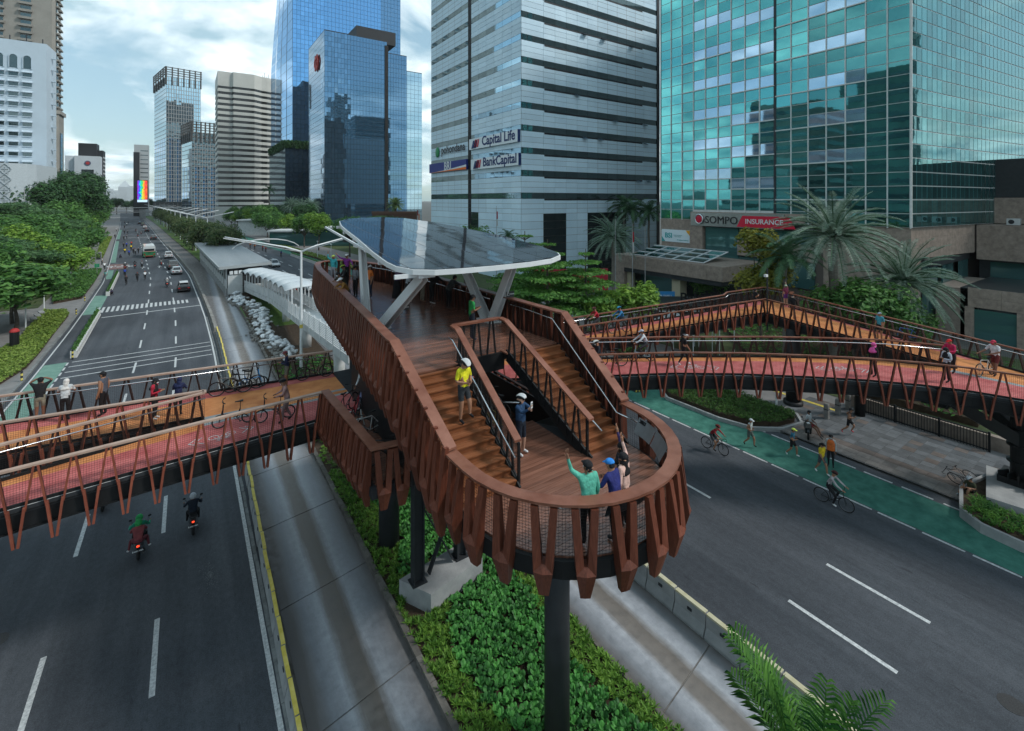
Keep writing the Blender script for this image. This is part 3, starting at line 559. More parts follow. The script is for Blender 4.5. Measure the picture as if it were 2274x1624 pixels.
# right road: green cycle lane with dashed edges
band('cycle_lane_paint', 26.62, 29.72, .004, M['green'], -30, 420, road_r)
for k in range(-8, 60):
    dash(road_r, 26.5, 4.2 + 1.62 * k, 5.45 + 1.62 * k, .12, .008, 'lane_edge_dash'); dash(road_r, 26.5, 5.68 + 1.62 * k, 5.84 + 1.62 * k, .1, .008, 'lane_edge_dot')
    dash(road_r, 29.85, 4.3 + 1.62 * k, 5.55 + 1.62 * k, .12, .008, 'lane_edge_dash')
# dried splash of cement on the left road
mb = MB(); rr = random.Random(3)
for k in range(420):
    d = abs(rr.gauss(0, .22)); a = rr.uniform(0, 2 * PI); x = .75 + d * math.cos(a) * .8; y = 21.8 + d * math.sin(a) * 2.6; r = rr.uniform(.004, .016)
    mb.add([(x + r * math.cos(q), y + 1.3 * r * math.sin(q), .004 + k * 1e-5) for q in (0, 1.3, 2.4, 3.6, 4.9)], [(0, 1, 2, 3, 4)])
mb.build('cement_splash', mat('dry_cement', (.15, .16, .17), .9), road_l)['kind'] = 'stuff'

for x, y in ((-2.4, 33), (-5.2, 22.5), (1.3, 46), (16.6, 13.5), (22.8, 17.5), (19.6, 3.2)):
    MB().tube([(x, y, -.01), (x, y, .006)], .32, 20).build('manhole_cover', mat('cast_iron', (.035, .035, .036), .6, var=.3, scale=30), road_l if x < 8 else road_r)
# kerbs, median and pavements
def kerb(name, x, y0, y1, w, h, m, step=1.0, parent=None, jit=.012):
    k = 0; y = y0; me = None; rr = random.Random(int(x * 10))
    mb = MB(); mb.prism([(-w / 2, .008), (w / 2, .008), (w / 2, step - .008), (-w / 2, step - .008)], -.02, h); me = mb.mesh('kerb_stone', m)
    while y < y1:
        c = curve(y); a = math.atan2(curve(y + step) - c, step)
        put('kerb_stone', me, parent, loc=(x + c + rr.uniform(-jit, jit), y, rr.uniform(-jit, jit)), rz=-a + rr.uniform(-jit, jit)); y += step
kstone = mat('kerb_stone', (.085, .08, .072), .9, col2=(.16, .15, .135), scale=2.5, bump=.3, bscale=14, rnd=.2)
kwhite = mat('kerb_grey', (.16, .17, .17), .9, var=.25, scale=3, rnd=.15)
median = struct(band('median_soil', 6.1, 10.9, .1, M['soil'], -30, 60)); mkerb = median
struct(band('median_lawn', 6.1, 10.9, .1, M['grass'], 60, 700))
kerb('k', 6.02, -6, 62, .2, .2, kstone, 1.0, mkerb); kerb('k', 10.95, -6, 40, .14, .16, kstone, 1.0, mkerb)
band('kerb_far', 5.95, 6.12, .17, kstone, 62, 700, mkerb)
kerb('k', 2.3, -4, 70, .12, .07, kwhite, .5, road_l)
paving = mat('pavement_tile', (.15, .15, .15), .85, col2=(.22, .215, .21), scale=1.1, detail=8)
side_l = struct(band('pavement_left', -40, -10.75, .1, paving, 30, 700)); side_r = struct(band('pavement_right', 30.6, 62, .1, paving, -30, 700))
struct(band('garden_ground', -70, -15.5, .13, mat('garden_soil', (.035, .05, .022), .95, col2=(.075, .10, .04), scale=.8), 88, 330)); struct(band('garden_ground', 40, 90, .13, _mats['garden_soil'], 56, 330))
struct(band('garden_ground', 39.2, 62, .125, _mats['garden_soil'], 2, 33))
kerb('k', -10.85, 46, 140, .2, .15, kwhite, 2.0, side_l); kerb('k', 30.6, 16, 60, .18, .16, kwhite, 1.0, side_r)
# tiles of the near pavement on the right
rr = random.Random(5); tm = [mat('paver_grey', (.10, .108, .115), .8, var=.2, scale=2, rnd=.25), mat('paver_red', (.125, .105, .095), .8, var=.2, scale=2, rnd=.2), mat('paver_pale', (.185, .17, .158), .8, var=.2, scale=3, rnd=.2)]
tme = []
for m in tm:
    mb = MB(); mb.prism([(-.285, -.285), (.285, -.285), (.285, .285), (-.285, .285)], 0, .05); tme.append(mb.mesh('paving_tile', m))
for i in range(12):
    for j in range(25):
        x = 30.98 + .585 * i; y = 2.2 + .585 * j
        k = 2 if i < 2 else (1 if rr.random() < .12 or i == 2 else 0)
        put('paving_tile', tme[k], side_r, loc=(x, y, .065 + rr.uniform(-.003, .003)))
mb = MB()
for k in range(24): mb.box((36.5, 14.2 + .3 * k, .1), (36.78, 14.48 + .3 * k, .128))
mb.build('tactile_strip', M['yellow'], side_r)
mb = MB()
for k in range(30): mb.box((30.66, -3 + .62 * k, .05), (30.8, -2.42 + .62 * k, .11))
mb.build('drain_grate', M['char'], side_r)

# ---------------------------------------------------------------- concrete barrier blocks beside the busways
def barrier_mesh(ln, h, top, k=1.0):
    mb = MB(); prof = [(x * k, z) for x, z in ((-.2, 0), (.2, 0), (.2, .1), (.09, .38), (.075, h - .02), (.06, h), (-.06, h), (-.075, h - .02), (-.09, .38), (-.2, .1))]
    a = .012; n = len(prof); vs = [(x, a, z) for x, z in prof] + [(x, ln - a, z) for x, z in prof]
    fs = [tuple(range(n)), tuple(range(n, 2 * n))[::-1]] + [(i, (i + 1) % n, n + (i + 1) % n, n + i) for i in range(n)]
    mb.add(vs, fs)
    for f in (0.3, .7): mb.box((-.09 * k, ln * f - .06, -.001), (.09 * k, ln * f + .06, .03))
    cap = MB(); cap.prism([(-.08 * k, a * 1.5), (.08 * k, a * 1.5), (.08 * k, ln - a * 1.5), (-.08 * k, ln - a * 1.5)], h - .05, h + .015)
    lug = MB(); lug.box((-.12 * k, ln * .5 - .08, h * .62), (.12 * k, ln * .5 + .08, h * .72))
    return mb.mesh('body', M['conc']), cap.mesh('painted_top', top), lug.mesh('lifting_lug', M['char'])
ytop_l = M['yellow']; ytop_r = mat('faded_yellow_paint', (.40, .37, .22), .7, col2=(.52, .49, .36), scale=4)
bl = barrier_mesh(1.2, .62, ytop_l, .72); br = barrier_mesh(1.2, .8, ytop_r)
for k in range(52):
    y = -2 + 1.22 * k; c = curve(y)
    t = thing('concrete_barrier', 'grey concrete barrier block with bright yellow top beside the left busway', 'barrier', (min(2.8, 2.42 + max(0, y - 12) * .0145) + c + .012 * math.sin(k * 3.1), y, 0), -.0145 - .01 * math.sin(k * 1.7), 'yellow topped barriers along the left busway')
    for n_, me in zip(('body', 'painted_top', 'lifting_lug'), bl): put(n_, me, t, local=True)
for k in range(22):
    y = -4 + 1.22 * k
    t = thing('concrete_barrier', 'concrete barrier block with faded cream top beside the right busway', 'barrier', (14.28 + .012 * math.sin(k * 2.3), y, 0), .01 * math.sin(k * 1.3), 'cream topped barriers along the right busway')
    for n_, me in zip(('body', 'painted_top', 'lifting_lug'), br): put(n_, me, t, local=True)
for k in range(40):
    y = 62 + 3.0 * k; mb = MB(); c0, c1 = curve(y), curve(y + 2.9)
    if k == 0:
        m0 = MB(); m0.prism([(-.18, 0), (.18, 0), (.14, 2.92), (-.14, 2.92)], 0, .4).mesh
        far_bar = m0.mesh('concrete_divider', mat('dirty_kerb_concrete', (.15, .145, .135), .9, col2=(.27, .265, .25), scale=1.5))
    tag(put('concrete_divider', far_bar, None, loc=(2.8 + c0, y, 0), rz=-math.atan2(c1 - c0, 2.9)), 'low dirty concrete divider block between far left road and busway', 'divider', 'low dividers of the far busway')

# ---------------------------------------------------------------- the ship-shaped lookout: upper deck, stairs, round platform
Z1, Z2, ZB = 7.4, 9.4, 6.0
tower = thing('lookout_deck', 'brown timber lookout deck with stairs and a rounded end above the planted median', 'pedestrian bridge', (8, 15, 0))
CXR, CYR, RR_ = 7.92, 9.35, 2.74
# upper deck outline (rail line), left and right
upL = [(4.85, 13.15), (5.2, 16.5), (5.7, 21.7), (6.35, 29.0), (6.75, 31.6)]
bow = [(7.1, 32.4), (7.6, 32.75), (8.15, 32.8), (8.65, 32.6), (9.05, 32.1)]
upR = [(10.2, 28.3), (10.55, 23.2), (10.85, 18.8), (10.95, 14.85), (11.05, 12.95)]
loop_up = upL + bow + upR
def xl(y):
    for (a, b), (c, d) in zip(upL + [bow[1]], upL[1:] + [bow[1]]):
        if b <= y <= d and d > b: return lerp(a, c, (y - b) / (d - b))
    return 4.85 if y < 13 else 7.4
def xr(y):
    q = [bow[3]] + [bow[4]] + upR
    for (a, b), (c, d) in zip(q, q[1:]):
        if d <= y <= b: return lerp(c, a, (y - d) / (b - d))
    return 11.05 if y < 13 else 8.6
pk = .145; k = 0; rr = random.Random(11)
y = 13.16
while y < 32.5:
    a0, b0 = xl(y) + .06, xr(y) - .06; a1, b1 = xl(y + pk) + .06, xr(y + pk) - .06
    def pl(x0, x1, x2, x3):
        if x1 - x0 < .1: return
        mb = MB(); mb.prism([(x0, y), (x1, y), (x2, y + pk - .009), (x3, y + pk - .009)], Z2 - .05, Z2 + rr.uniform(-.0015, .0015)); mb.build('plank', M['plank'], tower)
    if y < 13.55: pl(a0, 6.98, 6.98, a1); pl(8.8, b0, b1, 8.8)
    else:
        s_ = lerp(a0, b0, rr.choice([.3, .45, .6, .75])); pl(a0, s_ - .004, s_ - .004, a1); pl(s_, b0, b1, s_)
    y += pk; k += 1
# slab and edge beams under the upper deck
mb = MB(); und = [(xl(v_), v_) for v_ in (13.2, 16.5, 21.7, 29, 31.5)] + bow + upR[:-1] + [(10.95, 13.6), (8.8, 13.6), (8.8, 13.62), (6.98, 13.62), (6.98, 13.2)]
mb.prism(und, Z2 - .34, Z2 - .055); mb.build('deck_slab', M['char'], tower)
mb = MB()
for y in (15, 17.5, 20, 22.5, 25, 27.5, 30): mb.box((xl(y) + .05, y - .09, Z2 - .7), (xr(y) - .05, y + .09, Z2 - .34))
mb.box((6.9, 13.5, Z2 - .62), (8.9, 13.62, Z2 - .05)); mb.build('beams', M['black'], tower)
# two flights of stairs
NS = 13; RISE = (Z2 - Z1) / NS; RUN = (13.16 - 9.72) / NS
for (x0, x1, w0, w1) in ((4.97, 6.9, 5.2, 6.76), (8.88, 10.9, 9.24, 10.62)):
    for i in range(NS):
        f = i / NS; a = lerp(w0, x0, f); b = lerp(w1, x1, f); y0 = 9.72 + RUN * i; z = Z1 + RISE * (i + 1)
        st = MB().box((a, y0, z - RISE - .02), (b, y0 + .03, z - .036)).build('riser', M['step'], tower)
        if i < NS - 1:
            for q in range(3):
                MB().box((a, y0 - .03 + q * (RUN + .03) / 3, z - .035), (b, y0 - .036 + (q + 1) * (RUN + .03) / 3, z)).build('tread_board', M['step'], st)
        else: MB().box((a, y0 - .03, z - .035), (b, y0 + .1, z + .002)).build('tread_board', M['step'], st)
    mb = MB()
    for a, b in ((w0, x0), (w1, x1)):
        o = -.03 if a == w0 else .03
        mb.beam((a + o, 9.65, Z1 - .12), (b + o, 13.2, Z2 - .12), .05, .34)
    mb.build('stringer', M['black'], tower)
mb = MB(); mb.add([(5.2, 9.75, Z1 - .12), (6.76, 9.75, Z1 - .12), (6.9, 13.2, Z2 - .3), (4.97, 13.2, Z2 - .3), (9.24, 9.75, Z1 - .12), (10.62, 9.75, Z1 - .12), (10.9, 13.2, Z2 - .3), (8.88, 13.2, Z2 - .3)], [(0, 1, 2, 3), (4, 5, 6, 7)])
mb.build('stair_soffit', M['black'], tower)
# round platform of planks
ring = [(CXR + RR_ * math.cos(PI + PI * i / 18), CYR + RR_ * math.sin(PI + PI * i / 18)) for i in range(19)]
y = CYR - RR_ + .06
while y < 12.2:
    def half(yy): return math.sqrt(max(.02, (RR_ - .05) ** 2 - (yy - CYR) ** 2)) if yy < CYR else RR_ - .05
    h0, h1 = half(y), half(y + pk)
    if y > 9.8: q = [(6.75, y), (9.2, y), (9.2, y + pk - .01), (6.75, y + pk - .01)]
    else: q = [(CXR - h0, y), (CXR + h0, y), (CXR + h1, y + pk - .01), (CXR - h1, y + pk - .01)]
    mb = MB(); mb.prism(q, Z1 - .05, Z1 + rr.uniform(-.0015, .0015)); mb.build('plank', M['plank'], tower); y += pk
mb = MB(); mb.prism(ring + [(10.66, 10.0), (9.25, 12.25), (6.7, 12.25), (5.18, 10.0)], Z1 - .3, Z1 - .055); mb.build('platform_slab', M['char'], tower)
mb = MB(); mb.strip([(a, b, Z1 - .22) for a, b in [(5.18, 10.2)] + ring + [(10.66, 10.2)]], .12, .36); mb.build('edge_girder', M['black'], tower)
# V-shaped timber fins
def fin_mesh(Ln, hw=.27):
    j = -.60 * Ln; jj = -.68 * Ln
    prof = [(-hw, 0, .10), (-hw + .15, 0, .10), (-.075, j * .55, .18), (-.035, j, .22), (.035, j, .22), (.075, j * .55, .18), (hw - .15, 0, .10), (hw, 0, .10), (.19, jj, .27), (.10, -Ln, .12), (-.10, -Ln, .12), (-.19, jj, .27)]
    n = len(prof); mb = MB()
    vs = [(x, 0, z) for x, z, d in prof] + [(x, d, z) for x, z, d in prof] + [(0, 0, j), (0, .31, jj), (0, 0, jj), (0, .13, -Ln), (0, 0, -Ln), (0, .23, j)]
    C0, C1 = 2 * n, 2 * n + 5
    fs = [(i, (i + 1) % n, n + (i + 1) % n, n + i) for i in range(n) if i not in (3,)]
    fs += [(3, 4, n + 4, n + 3)]
    # front faces: two prongs, then the folded block
    fs += [(n + 0, n + 1, n + 2, n + 3, n + 11), (n + 7, n + 8, n + 4, n + 5, n + 6), (n + 3, n + 4, C0 + 1), (n + 11, n + 3, C0 + 1), (n + 4, n + 8, C0 + 1), (n + 11, C0 + 1, C0 + 3, n + 10), (C0 + 1, n + 8, n + 9, C0 + 3)]
    fs += [(0, 11, 3, 2, 1), (7, 6, 5, 4, 8), (3, 11, 10, 9, 8, 4)]
    mb.add(vs, fs); return mb.mesh('fin', M['wood'])
FIN = {L_: fin_mesh(L_) for L_ in (1.7, 1.75, 2.15)}
def fins_along(pts, Ln, pitch, parent, side=1, drop=.05, start=.2):
    segs = []; d = start
    for p, q in zip(pts, pts[1:]):
        p = Vector(p); q = Vector(q); ln = (q - p).length; t = (q - p).normalized(); nr = Vector((-t.y, t.x, 0)).normalized() * side
        while d < ln:
            c = p + t * d + nr * .07; a = math.atan2(nr.y, nr.x) - PI / 2
            put('fin', FIN[Ln], parent, loc=(c.x, c.y, c.z - drop), rz=a); d += pitch
        d -= ln
zr = Z2 + 1.1
fins_along([(4.85, 13.1, zr)] + [(a, b, zr) for a, b in upL[1:]] + [(a, b, zr) for a, b in bow], 2.15, .62, tower, 1)
fins_along([(a, b, zr) for a, b in bow[-1:] + upR], 2.15, .56, tower, 1)
fins_along([(4.86, 13.05, zr - .05), (5.16, 10.15, Z1 + 1.18)], 2.15, .58, tower, -1, start=.3)
fins_along([(11.05, 12.9, zr - .05), (10.66, 9.75, Z1 + 1.18)], 2.15, .58, tower, 1, start=.3)
rring = [(5.18, 10.0)] + ring + [(10.66, 9.7)]
fins_along([(a, b, Z1 + 1.1) for a, b in rring], 1.7, .78, tower, -1, start=.35)
# rail caps
def cap(pts, parent, w=.3, th=.055, m='rail', off=0): return MB().strip(pts, w, th, 0, off).build('rail_cap', M[m], parent)
cap([(a, b, zr) for a, b in loop_up], tower, .3)
cap([(4.85, 13.3, zr + .012), (4.86, 13.05, zr + .012), (5.17, 10.12, Z1 + 1.2)], tower, .3); cap([(11.05, 13.1, zr + .012), (11.05, 12.9, zr + .012), (10.67, 9.72, Z1 + 1.2)], tower, .3)
cap([(5.17, 10.2, Z1 + 1.11)] + [(a, b, Z1 + 1.11) for a, b in ring] + [(10.67, 9.8, Z1 + 1.11)], tower, .31)
# inner balustrade round the stair well
inn = [(6.84, 9.75, Z1 + 1.08), (6.97, 13.2, Z2 + 1.08), (7.0, 13.6, Z2 + 1.1), (8.77, 13.6, Z2 + 1.1), (8.79, 13.2, Z2 + 1.08), (9.16, 9.55, Z1 + 1.08)]
cap(inn[:3], tower, .2, .06); cap(inn[2:4], tower, .2, .06); cap(inn[3:], tower, .2, .06)
bal = MB()
def vposts(mb, p, q, n, zb, zt, w=.045):        # pairs of raking posts between two plan points
    p = Vector(p); q = Vector(q); t = (q - p).normalized()
    for i in range(n):
        c = p.lerp(q, (i + .5) / n); b0 = lerp(zb[0], zb[1], (i + .5) / n); t0 = lerp(zt[0], zt[1], (i + .5) / n); sl_ = (zt[1] - zt[0]) / (q - p).length
        for s_ in (-1, 1):
            u = c + t * (s_ * .05); d = c + t * (s_ * .19)
            mb.beam((u.x, u.y, t0 + sl_ * s_ * .05), (d.x, d.y, b0 + sl_ * s_ * .19), .05, .05)
for x, x2 in ((6.84, 6.97), (9.16, 8.79)):
    vposts(bal, (x, 9.85, 0), (x2, 13.2, 0), 6, (Z1 - .1, Z2 - .15), (Z1 + 1.05, Z2 + 1.05))
    bal.beam((x, 9.72, Z1 + .02), (x, 9.72, Z1 + 1.05), .06, .06); bal.beam((x, 9.72, Z1 + .1), (x2, 13.2, Z2 + .12), .04, .05)
vposts(bal, (7.05, 13.6, 0), (8.72, 13.6, 0), 3, (Z2 - .3, Z2 - .3), (Z2 + 1.06, Z2 + 1.06))
bal.build('balustrade_posts', M['black'], tower)
# wire mesh infill
def mesh_panel(mb, p, q, zb0, zt0, zb1, zt1, sp=.06, r=.0022):
    p = Vector((p[0], p[1], 0)); q = Vector((q[0], q[1], 0)); ln = (q - p).length; n = max(2, int(ln / sp))
    for i in range(n + 1):
        f = i / n; c = p.lerp(q, f); a, b = lerp(zb0, zb1, f), lerp(zt0, zt1, f); mb.beam((c.x, c.y, a), (c.x, c.y, b), r * 2, r * 2)
    m_ = max(2, int((zt0 - zb0) / sp))
    for j in range(m_ + 1):
        f = j / m_; mb.beam((p.x, p.y, lerp(zb0, zt0, f)), (q.x, q.y, lerp(zb1, zt1, f)), r * 2, r * 2)
wm = MB()
for x, x2 in ((6.84, 6.97), (9.16, 8.79)): mesh_panel(wm, (x, 9.72), (x2, 13.2), Z1 + .12, Z1 + 1.0, Z2 + .12, Z2 + 1.0)
mesh_panel(wm, (7.0, 13.6), (8.77, 13.6), Z2, Z2 + 1.0, Z2, Z2 + 1.0)
for p, q in zip(rring, rring[1:]): mesh_panel(wm, p, q, Z1 - .02, Z1 + 1.02, Z1 - .02, Z1 + 1.02)
for p, q in zip(loop_up[:-1], loop_up[1:]): mesh_panel(wm, p, q, Z2, Z2 + 1.02, Z2, Z2 + 1.02, .07)
mesh_panel(wm, (4.86, 13.05), (5.17, 10.15), Z2 - .05, Z2 + .95, Z1 + .1, Z1 + 1.05, .07); mesh_panel(wm, (11.05, 12.9), (10.66, 9.8), Z2 - .05, Z2 + .95, Z1 + .1, Z1 + 1.05, .07)
wm.build('wire_mesh', M['wire'], tower)['kind'] = 'stuff'
# inner posts behind the fins on the far side rail
ip = MB()
for p, q in zip([(a, b) for a, b in [bow[-1]] + upR], [(a, b) for a, b in upR]):
    vposts(ip, (p[0] - .05, p[1], 0), (q[0] - .05, q[1], 0), max(1, int((Vector(q) - Vector(p)).length / .56)), (Z2 - .1,) * 2, (Z2 + 1.05,) * 2)
vposts(ip, (11.0, 12.9, 0), (10.62, 9.75, 0), 6, (Z2 - .1, Z1 - .1), (Z2 + 1.05, Z1 + 1.05))
ip.build('rail_posts', M['brown_strut'], tower)
# steel handrails
hr = MB()
hr.tube([(6.8, 13.5, Z2 + .78), (6.79, 13.2, Z2 + .76), (6.66, 9.62, Z1 + .76)], .024, 8); hr.tube([(8.96, 13.2, Z2 + .85), (9.3, 9.3, Z1 + .83)], .024, 8)
hr.tube([(10.83, 16.0, Z2 + .88), (10.83, 14.6, Z2 + .88), (10.83, 13.3, Z2 + .84), (10.46, 9.85, Z1 + .84), (10.46, 9.3, Z1 + .86)] + [(CXR + (RR_ - .16) * math.cos(a), CYR + (RR_ - .16) * math.sin(a), Z1 + .86) for a in (0, -.25, -.5, -.75)], .024, 8)
hr.tube([(xr(v_) - .14, v_, Z2 + .86) for v_ in (17.4, 18.8, 21, 23.2, 25.7, 28.3, 30.5, 32.0)], .024, 8)
hr.tube([(xl(v_) + .14, v_, Z2 + .55) for v_ in (18.4, 19, 21, 23)], .022, 8)
hr.tube([(5.32, 9.9, Z1 + .92)] + [(CXR + (RR_ - .13) * math.cos(a), CYR + (RR_ - .13) * math.sin(a), Z1 + .9) for a in (3.2, 3.6, 4.0, 4.35)], .02, 6)
hr.tube([(8.2, 14.5, ZB + 1.5), (8.6, 11.9, Z1 + .85)], .022, 6)
hr.build('handrail', M['steel'], tower, smooth=True)
# red light trough under the round cap
lt = MB()
for i in range(3, 18, 2):
    a, b = ring[i], ring[i + 1] if i < 18 else ring[i]; lt.strip([(lerp(a[0], b[0], .08), lerp(a[1], b[1], .08), Z1 + 1.05), (lerp(a[0], b[0], .92), lerp(a[1], b[1], .92), Z1 + 1.05)], .09, .05)
lt.build('light_trough', mat('red_primer', (.38, .05, .025), .5, var=.2), tower)
# leaning information boards on the round platform rail
def board(a0, a1, n, r0, r1, z0, z1, m):
    mb = MB()
    for i in range(n):
        a, b = lerp(a0, a1, i / n), lerp(a0, a1, (i + 1) / n); mb.add([(CXR + r * math.cos(q), CYR + r * math.sin(q), z) for r, q, z in ((r0, a, z0), (r0, b, z0), (r1, b, z1), (r1, a, z1))], [(0, 1, 2, 3)])
    return mb.build('info_panel', m, tower)
etch = mat('etched_metal', (.22, .24, .25), .35, metal=.5, var=.1); ib = board(-.42, -.12, 4, RR_ - .14, RR_ - .34, Z1 + 1.0, Z1 + .62, etch); board(-.78, -.44, 4, RR_ - .14, RR_ - .34, Z1 + 1.0, Z1 + .62, etch)
board(-1.9, -1.06, 6, RR_ - .12, RR_ - .32, Z1 + .98, Z1 + .55, mat('dark_panel', (.03, .037, .045), .4))
letters('no1', M['black'], ib, (CXR + (RR_ - .19) * math.cos(-.2), CYR + (RR_ - .19) * math.sin(-.2), Z1 + .93), (math.radians(60), 0, PI / 2 - .2 - PI))
# lower bike balcony at bridge level, left of the stairs
balc = [(4.42, 19.35), (4.62, 14.05), (5.75, 13.85)]
mb = MB(); y = 14.1; rr = random.Random(4)
while y < 19.2:
    MB().box((lerp(4.62, 4.45, (y - 14) / 5.3) + .05, y, ZB - .05), (7.0, y + pk - .01, ZB)).build('plank', M['plank'], tower); y += pk
mb.box((4.5, 13.9, ZB - .35), (10.9, 24.6, ZB - .06)); mb.build('lower_slab', M['char'], tower)
mb = MB(); mb.box((7.0, 14.1, ZB - .05), (10.9, 24.4, ZB - .002)); mb.build('lower_floor', M['plank'], tower)
fins_along([(a, b, ZB + 1.1) for a, b in balc], 1.75, .54, tower, -1, start=.15)
cap([(a, b, ZB + 1.12) for a, b in balc], tower, .3)
wm = MB()
for p, q in zip(balc, balc[1:]): mesh_panel(wm, p, q, ZB, ZB + 1.05, ZB, ZB + 1.05, .07)
wm.build('wire_mesh', M['wire'], tower)['kind'] = 'stuff'
# short flight from the bridge level up to the round platform
for i in range(9): MB().box((6.9, 12.25 + .26 * i, Z1 - .155 * (i + 1) - .16), (9.05, 12.51 + .26 * i, Z1 - .155 * (i + 1))).build('lower_step', M['plank'], tower)
# columns, footing and bracing
cp = MB(); cp.tube([(8.1, 9.75, -.1), (8.1, 9.75, Z1 - .3)], .335, 28); cp.build('column', M['char'], tower, smooth=True)
cp = MB(); cp.tube([(7.0, 19.4, -.1), (7.0, 19.4, ZB - .3)], .42, 24); cp.build('column', M['char'], tower, smooth=True)
cp = MB(); cp.tube([(9.6, 21.5, -.1), (9.6, 21.5, ZB - .3)], .42, 24); cp.build('column', M['char'], tower, smooth=True)
cp = MB(); cp.tube([(8.3, 28.5, -.1), (8.3, 28.5, Z2 - .3)], .4, 24); cp.build('column', M['char'], tower, smooth=True)
ft = MB(); q = [(6.33, 16.5), (7.0, 15.25), (9.35, 15.7), (8.8, 16.85)]; ft.prism(q, 0, .8); ft.build('footing', M['conc'], tower)
for (x, y) in ((6.85, 16.05), (8.7, 16.3)):
    mb = MB(); mb.box((x - .2, y - .17, .8), (x - .16, y + .17, ZB - .35)); mb.box((x + .16, y - .17, .8), (x + .2, y + .17, ZB - .35)); mb.box((x - .16, y - .02, .8), (x + .16, y + .02, ZB - .35)); mb.box((x - .28, y - .25, .8), (x + .28, y + .25, .83)); mb.build('steel_column', M['char'], tower)
for p, q in (((7.05, 16.08, 3.4), (8.35, 16.2, .85)), ((8.5, 16.22, 3.4), (7.3, 16.1, .85)), ((7.05, 16.08, 5.2), (8.5, 16.25, 3.4))):
    mb = MB(); mb.beam(p, q, .05, .2, up=(0, 1, 0)); mb.build('brace', M['char'], tower)
bo = MB()
for bx in ((7.15, 3.2, 1), (8.4, 3.2, -1)):
    for i in range(4):
        for j in (0, 1): bo.box((bx[0] + bx[2] * .09 * i, 15.98 + .0, bx[1] - .18 * i + .09 * j), (bx[0] + bx[2] * .09 * i + .035, 16.02, bx[1] - .18 * i + .09 * j + .035))
bo.build('bolts', M['steel'], tower)
mb = MB(); mb.beam((6.3, 16.15, ZB - .45), (9.4, 16.3, ZB - .45), .3, .3); mb.beam((8.1, 9.75, Z1 - .42), (8.1, 13.6, Z1 - .6), .3, .3); mb.build('cross_beam', M['black'], tower)
# dark skirt panel behind the bike balcony (stair side)
mb = MB(); mb.add([(5.6, 13.3, ZB), (5.9, 21, ZB), (5.9, 21, Z2 - .3), (5.05, 13.3, Z2 - .3)], [(0, 1, 2, 3)])
mb.v = [(x, y, z) for x, y, z in mb.v]; mb.build('skirt_panel', M['black'], tower)

# canopy with solar panels
cz = lambda y: 12.05 + .09 * (y - 15)
outl = [(6.9, 14.72), (6.25, 15.05), (5.9, 15.7), (5.85, 16.5), (5.98, 18.4), (6.35, 21.7), (6.55, 24.1), (6.75, 26.0), (7.1, 27.7), (7.7, 28.6), (8.6, 29.0), (9.9, 29.1), (11.2, 28.4), (12.0, 26.6), (12.75, 24.0), (13.4, 20.4), (13.45, 17.3), (13.2, 15.8), (12.9, 15.3), (12.1, 14.85), (10.8, 14.62), (9.2, 14.56), (7.8, 14.6)][::-1]
canopy = thing('solar_canopy', 'tilted glossy solar panel canopy on white steel legs over the lookout deck', 'canopy', (9.5, 18, Z2))
mb = MB(); ctr = (9.6, 21.0)
ins = [(lerp(x, ctr[0], .012), lerp(y, ctr[1], .008)) for x, y in outl]
mb.prism(outl, [cz(y) - .06 for x, y in outl], [cz(y) + .115 for x, y in outl]); mb.build('rim', M['white'], canopy)
# solar panels: clip cells to the outline
def clip_poly(poly, a, b, keep):
    out = []
    for i in range(len(poly)):
        p, q = poly[i], poly[(i + 1) % len(poly)]; fp, fq = keep(p), keep(q)
        if fp >= 0: out.append(p)
        if (fp >= 0) != (fq >= 0): t = fp / (fp - fq); out.append((lerp(p[0], q[0], t), lerp(p[1], q[1], t)))
    return out
spm = mat('solar_glass', (.030, .036, .046), .04, spec=1.0, metal=.35, rnd=.35, bump=.02, bscale=.5)
xs_ = [5.0, 6.2, 7.3, 8.4, 9.5, 10.65, 11.75, 12.85, 14]; ysp = [14 + 1.02 * i for i in range(16)]
for x0, x1 in zip(xs_, xs_[1:]):
    for y0, y1 in zip(ysp, ysp[1:]):
        q = ins; g_ = .016; e = .006
        for kf in (lambda p: p[0] - (x0 + g_), lambda p: (x1 - g_) - p[0], lambda p: p[1] - (y0 + e), lambda p: (y1 - e) - p[1]):
            if q: q = clip_poly(q, 0, 0, kf)
        if len(q) < 3: continue
        area = abs(sum(q[i][0] * q[(i + 1) % len(q)][1] - q[(i + 1) % len(q)][0] * q[i][1] for i in range(len(q)))) / 2
        if area < .01: continue
        j1, j2 = rr.uniform(-.0035, .0035), rr.uniform(-.0035, .0035); mx_, my_ = (x0 + x1) / 2, (y0 + y1) / 2
        zt = [cz(y) + .135 + j1 * (x - mx_) + j2 * (y - my_) for x, y in q]
        mb = MB(); mb.prism(q, [cz(y) + .1 for x, y in q], zt); mb.build('solar_panel', spm, canopy)
mb = MB(); ol2 = outl + outl[:1]
for x in xs_[1:-1]: mb.beam((x, 15.5, cz(15.5) - .1), (x, 27.0, cz(27.0) - .1), .07, .1)
for y in (15.2, 17.5, 20, 22.5, 25, 27): mb.beam((xl(y) + .6, y, cz(y) - .12), (12.3, y, cz(y) - .12), .09, .14)
mb.build('rafters', M['white'], canopy)
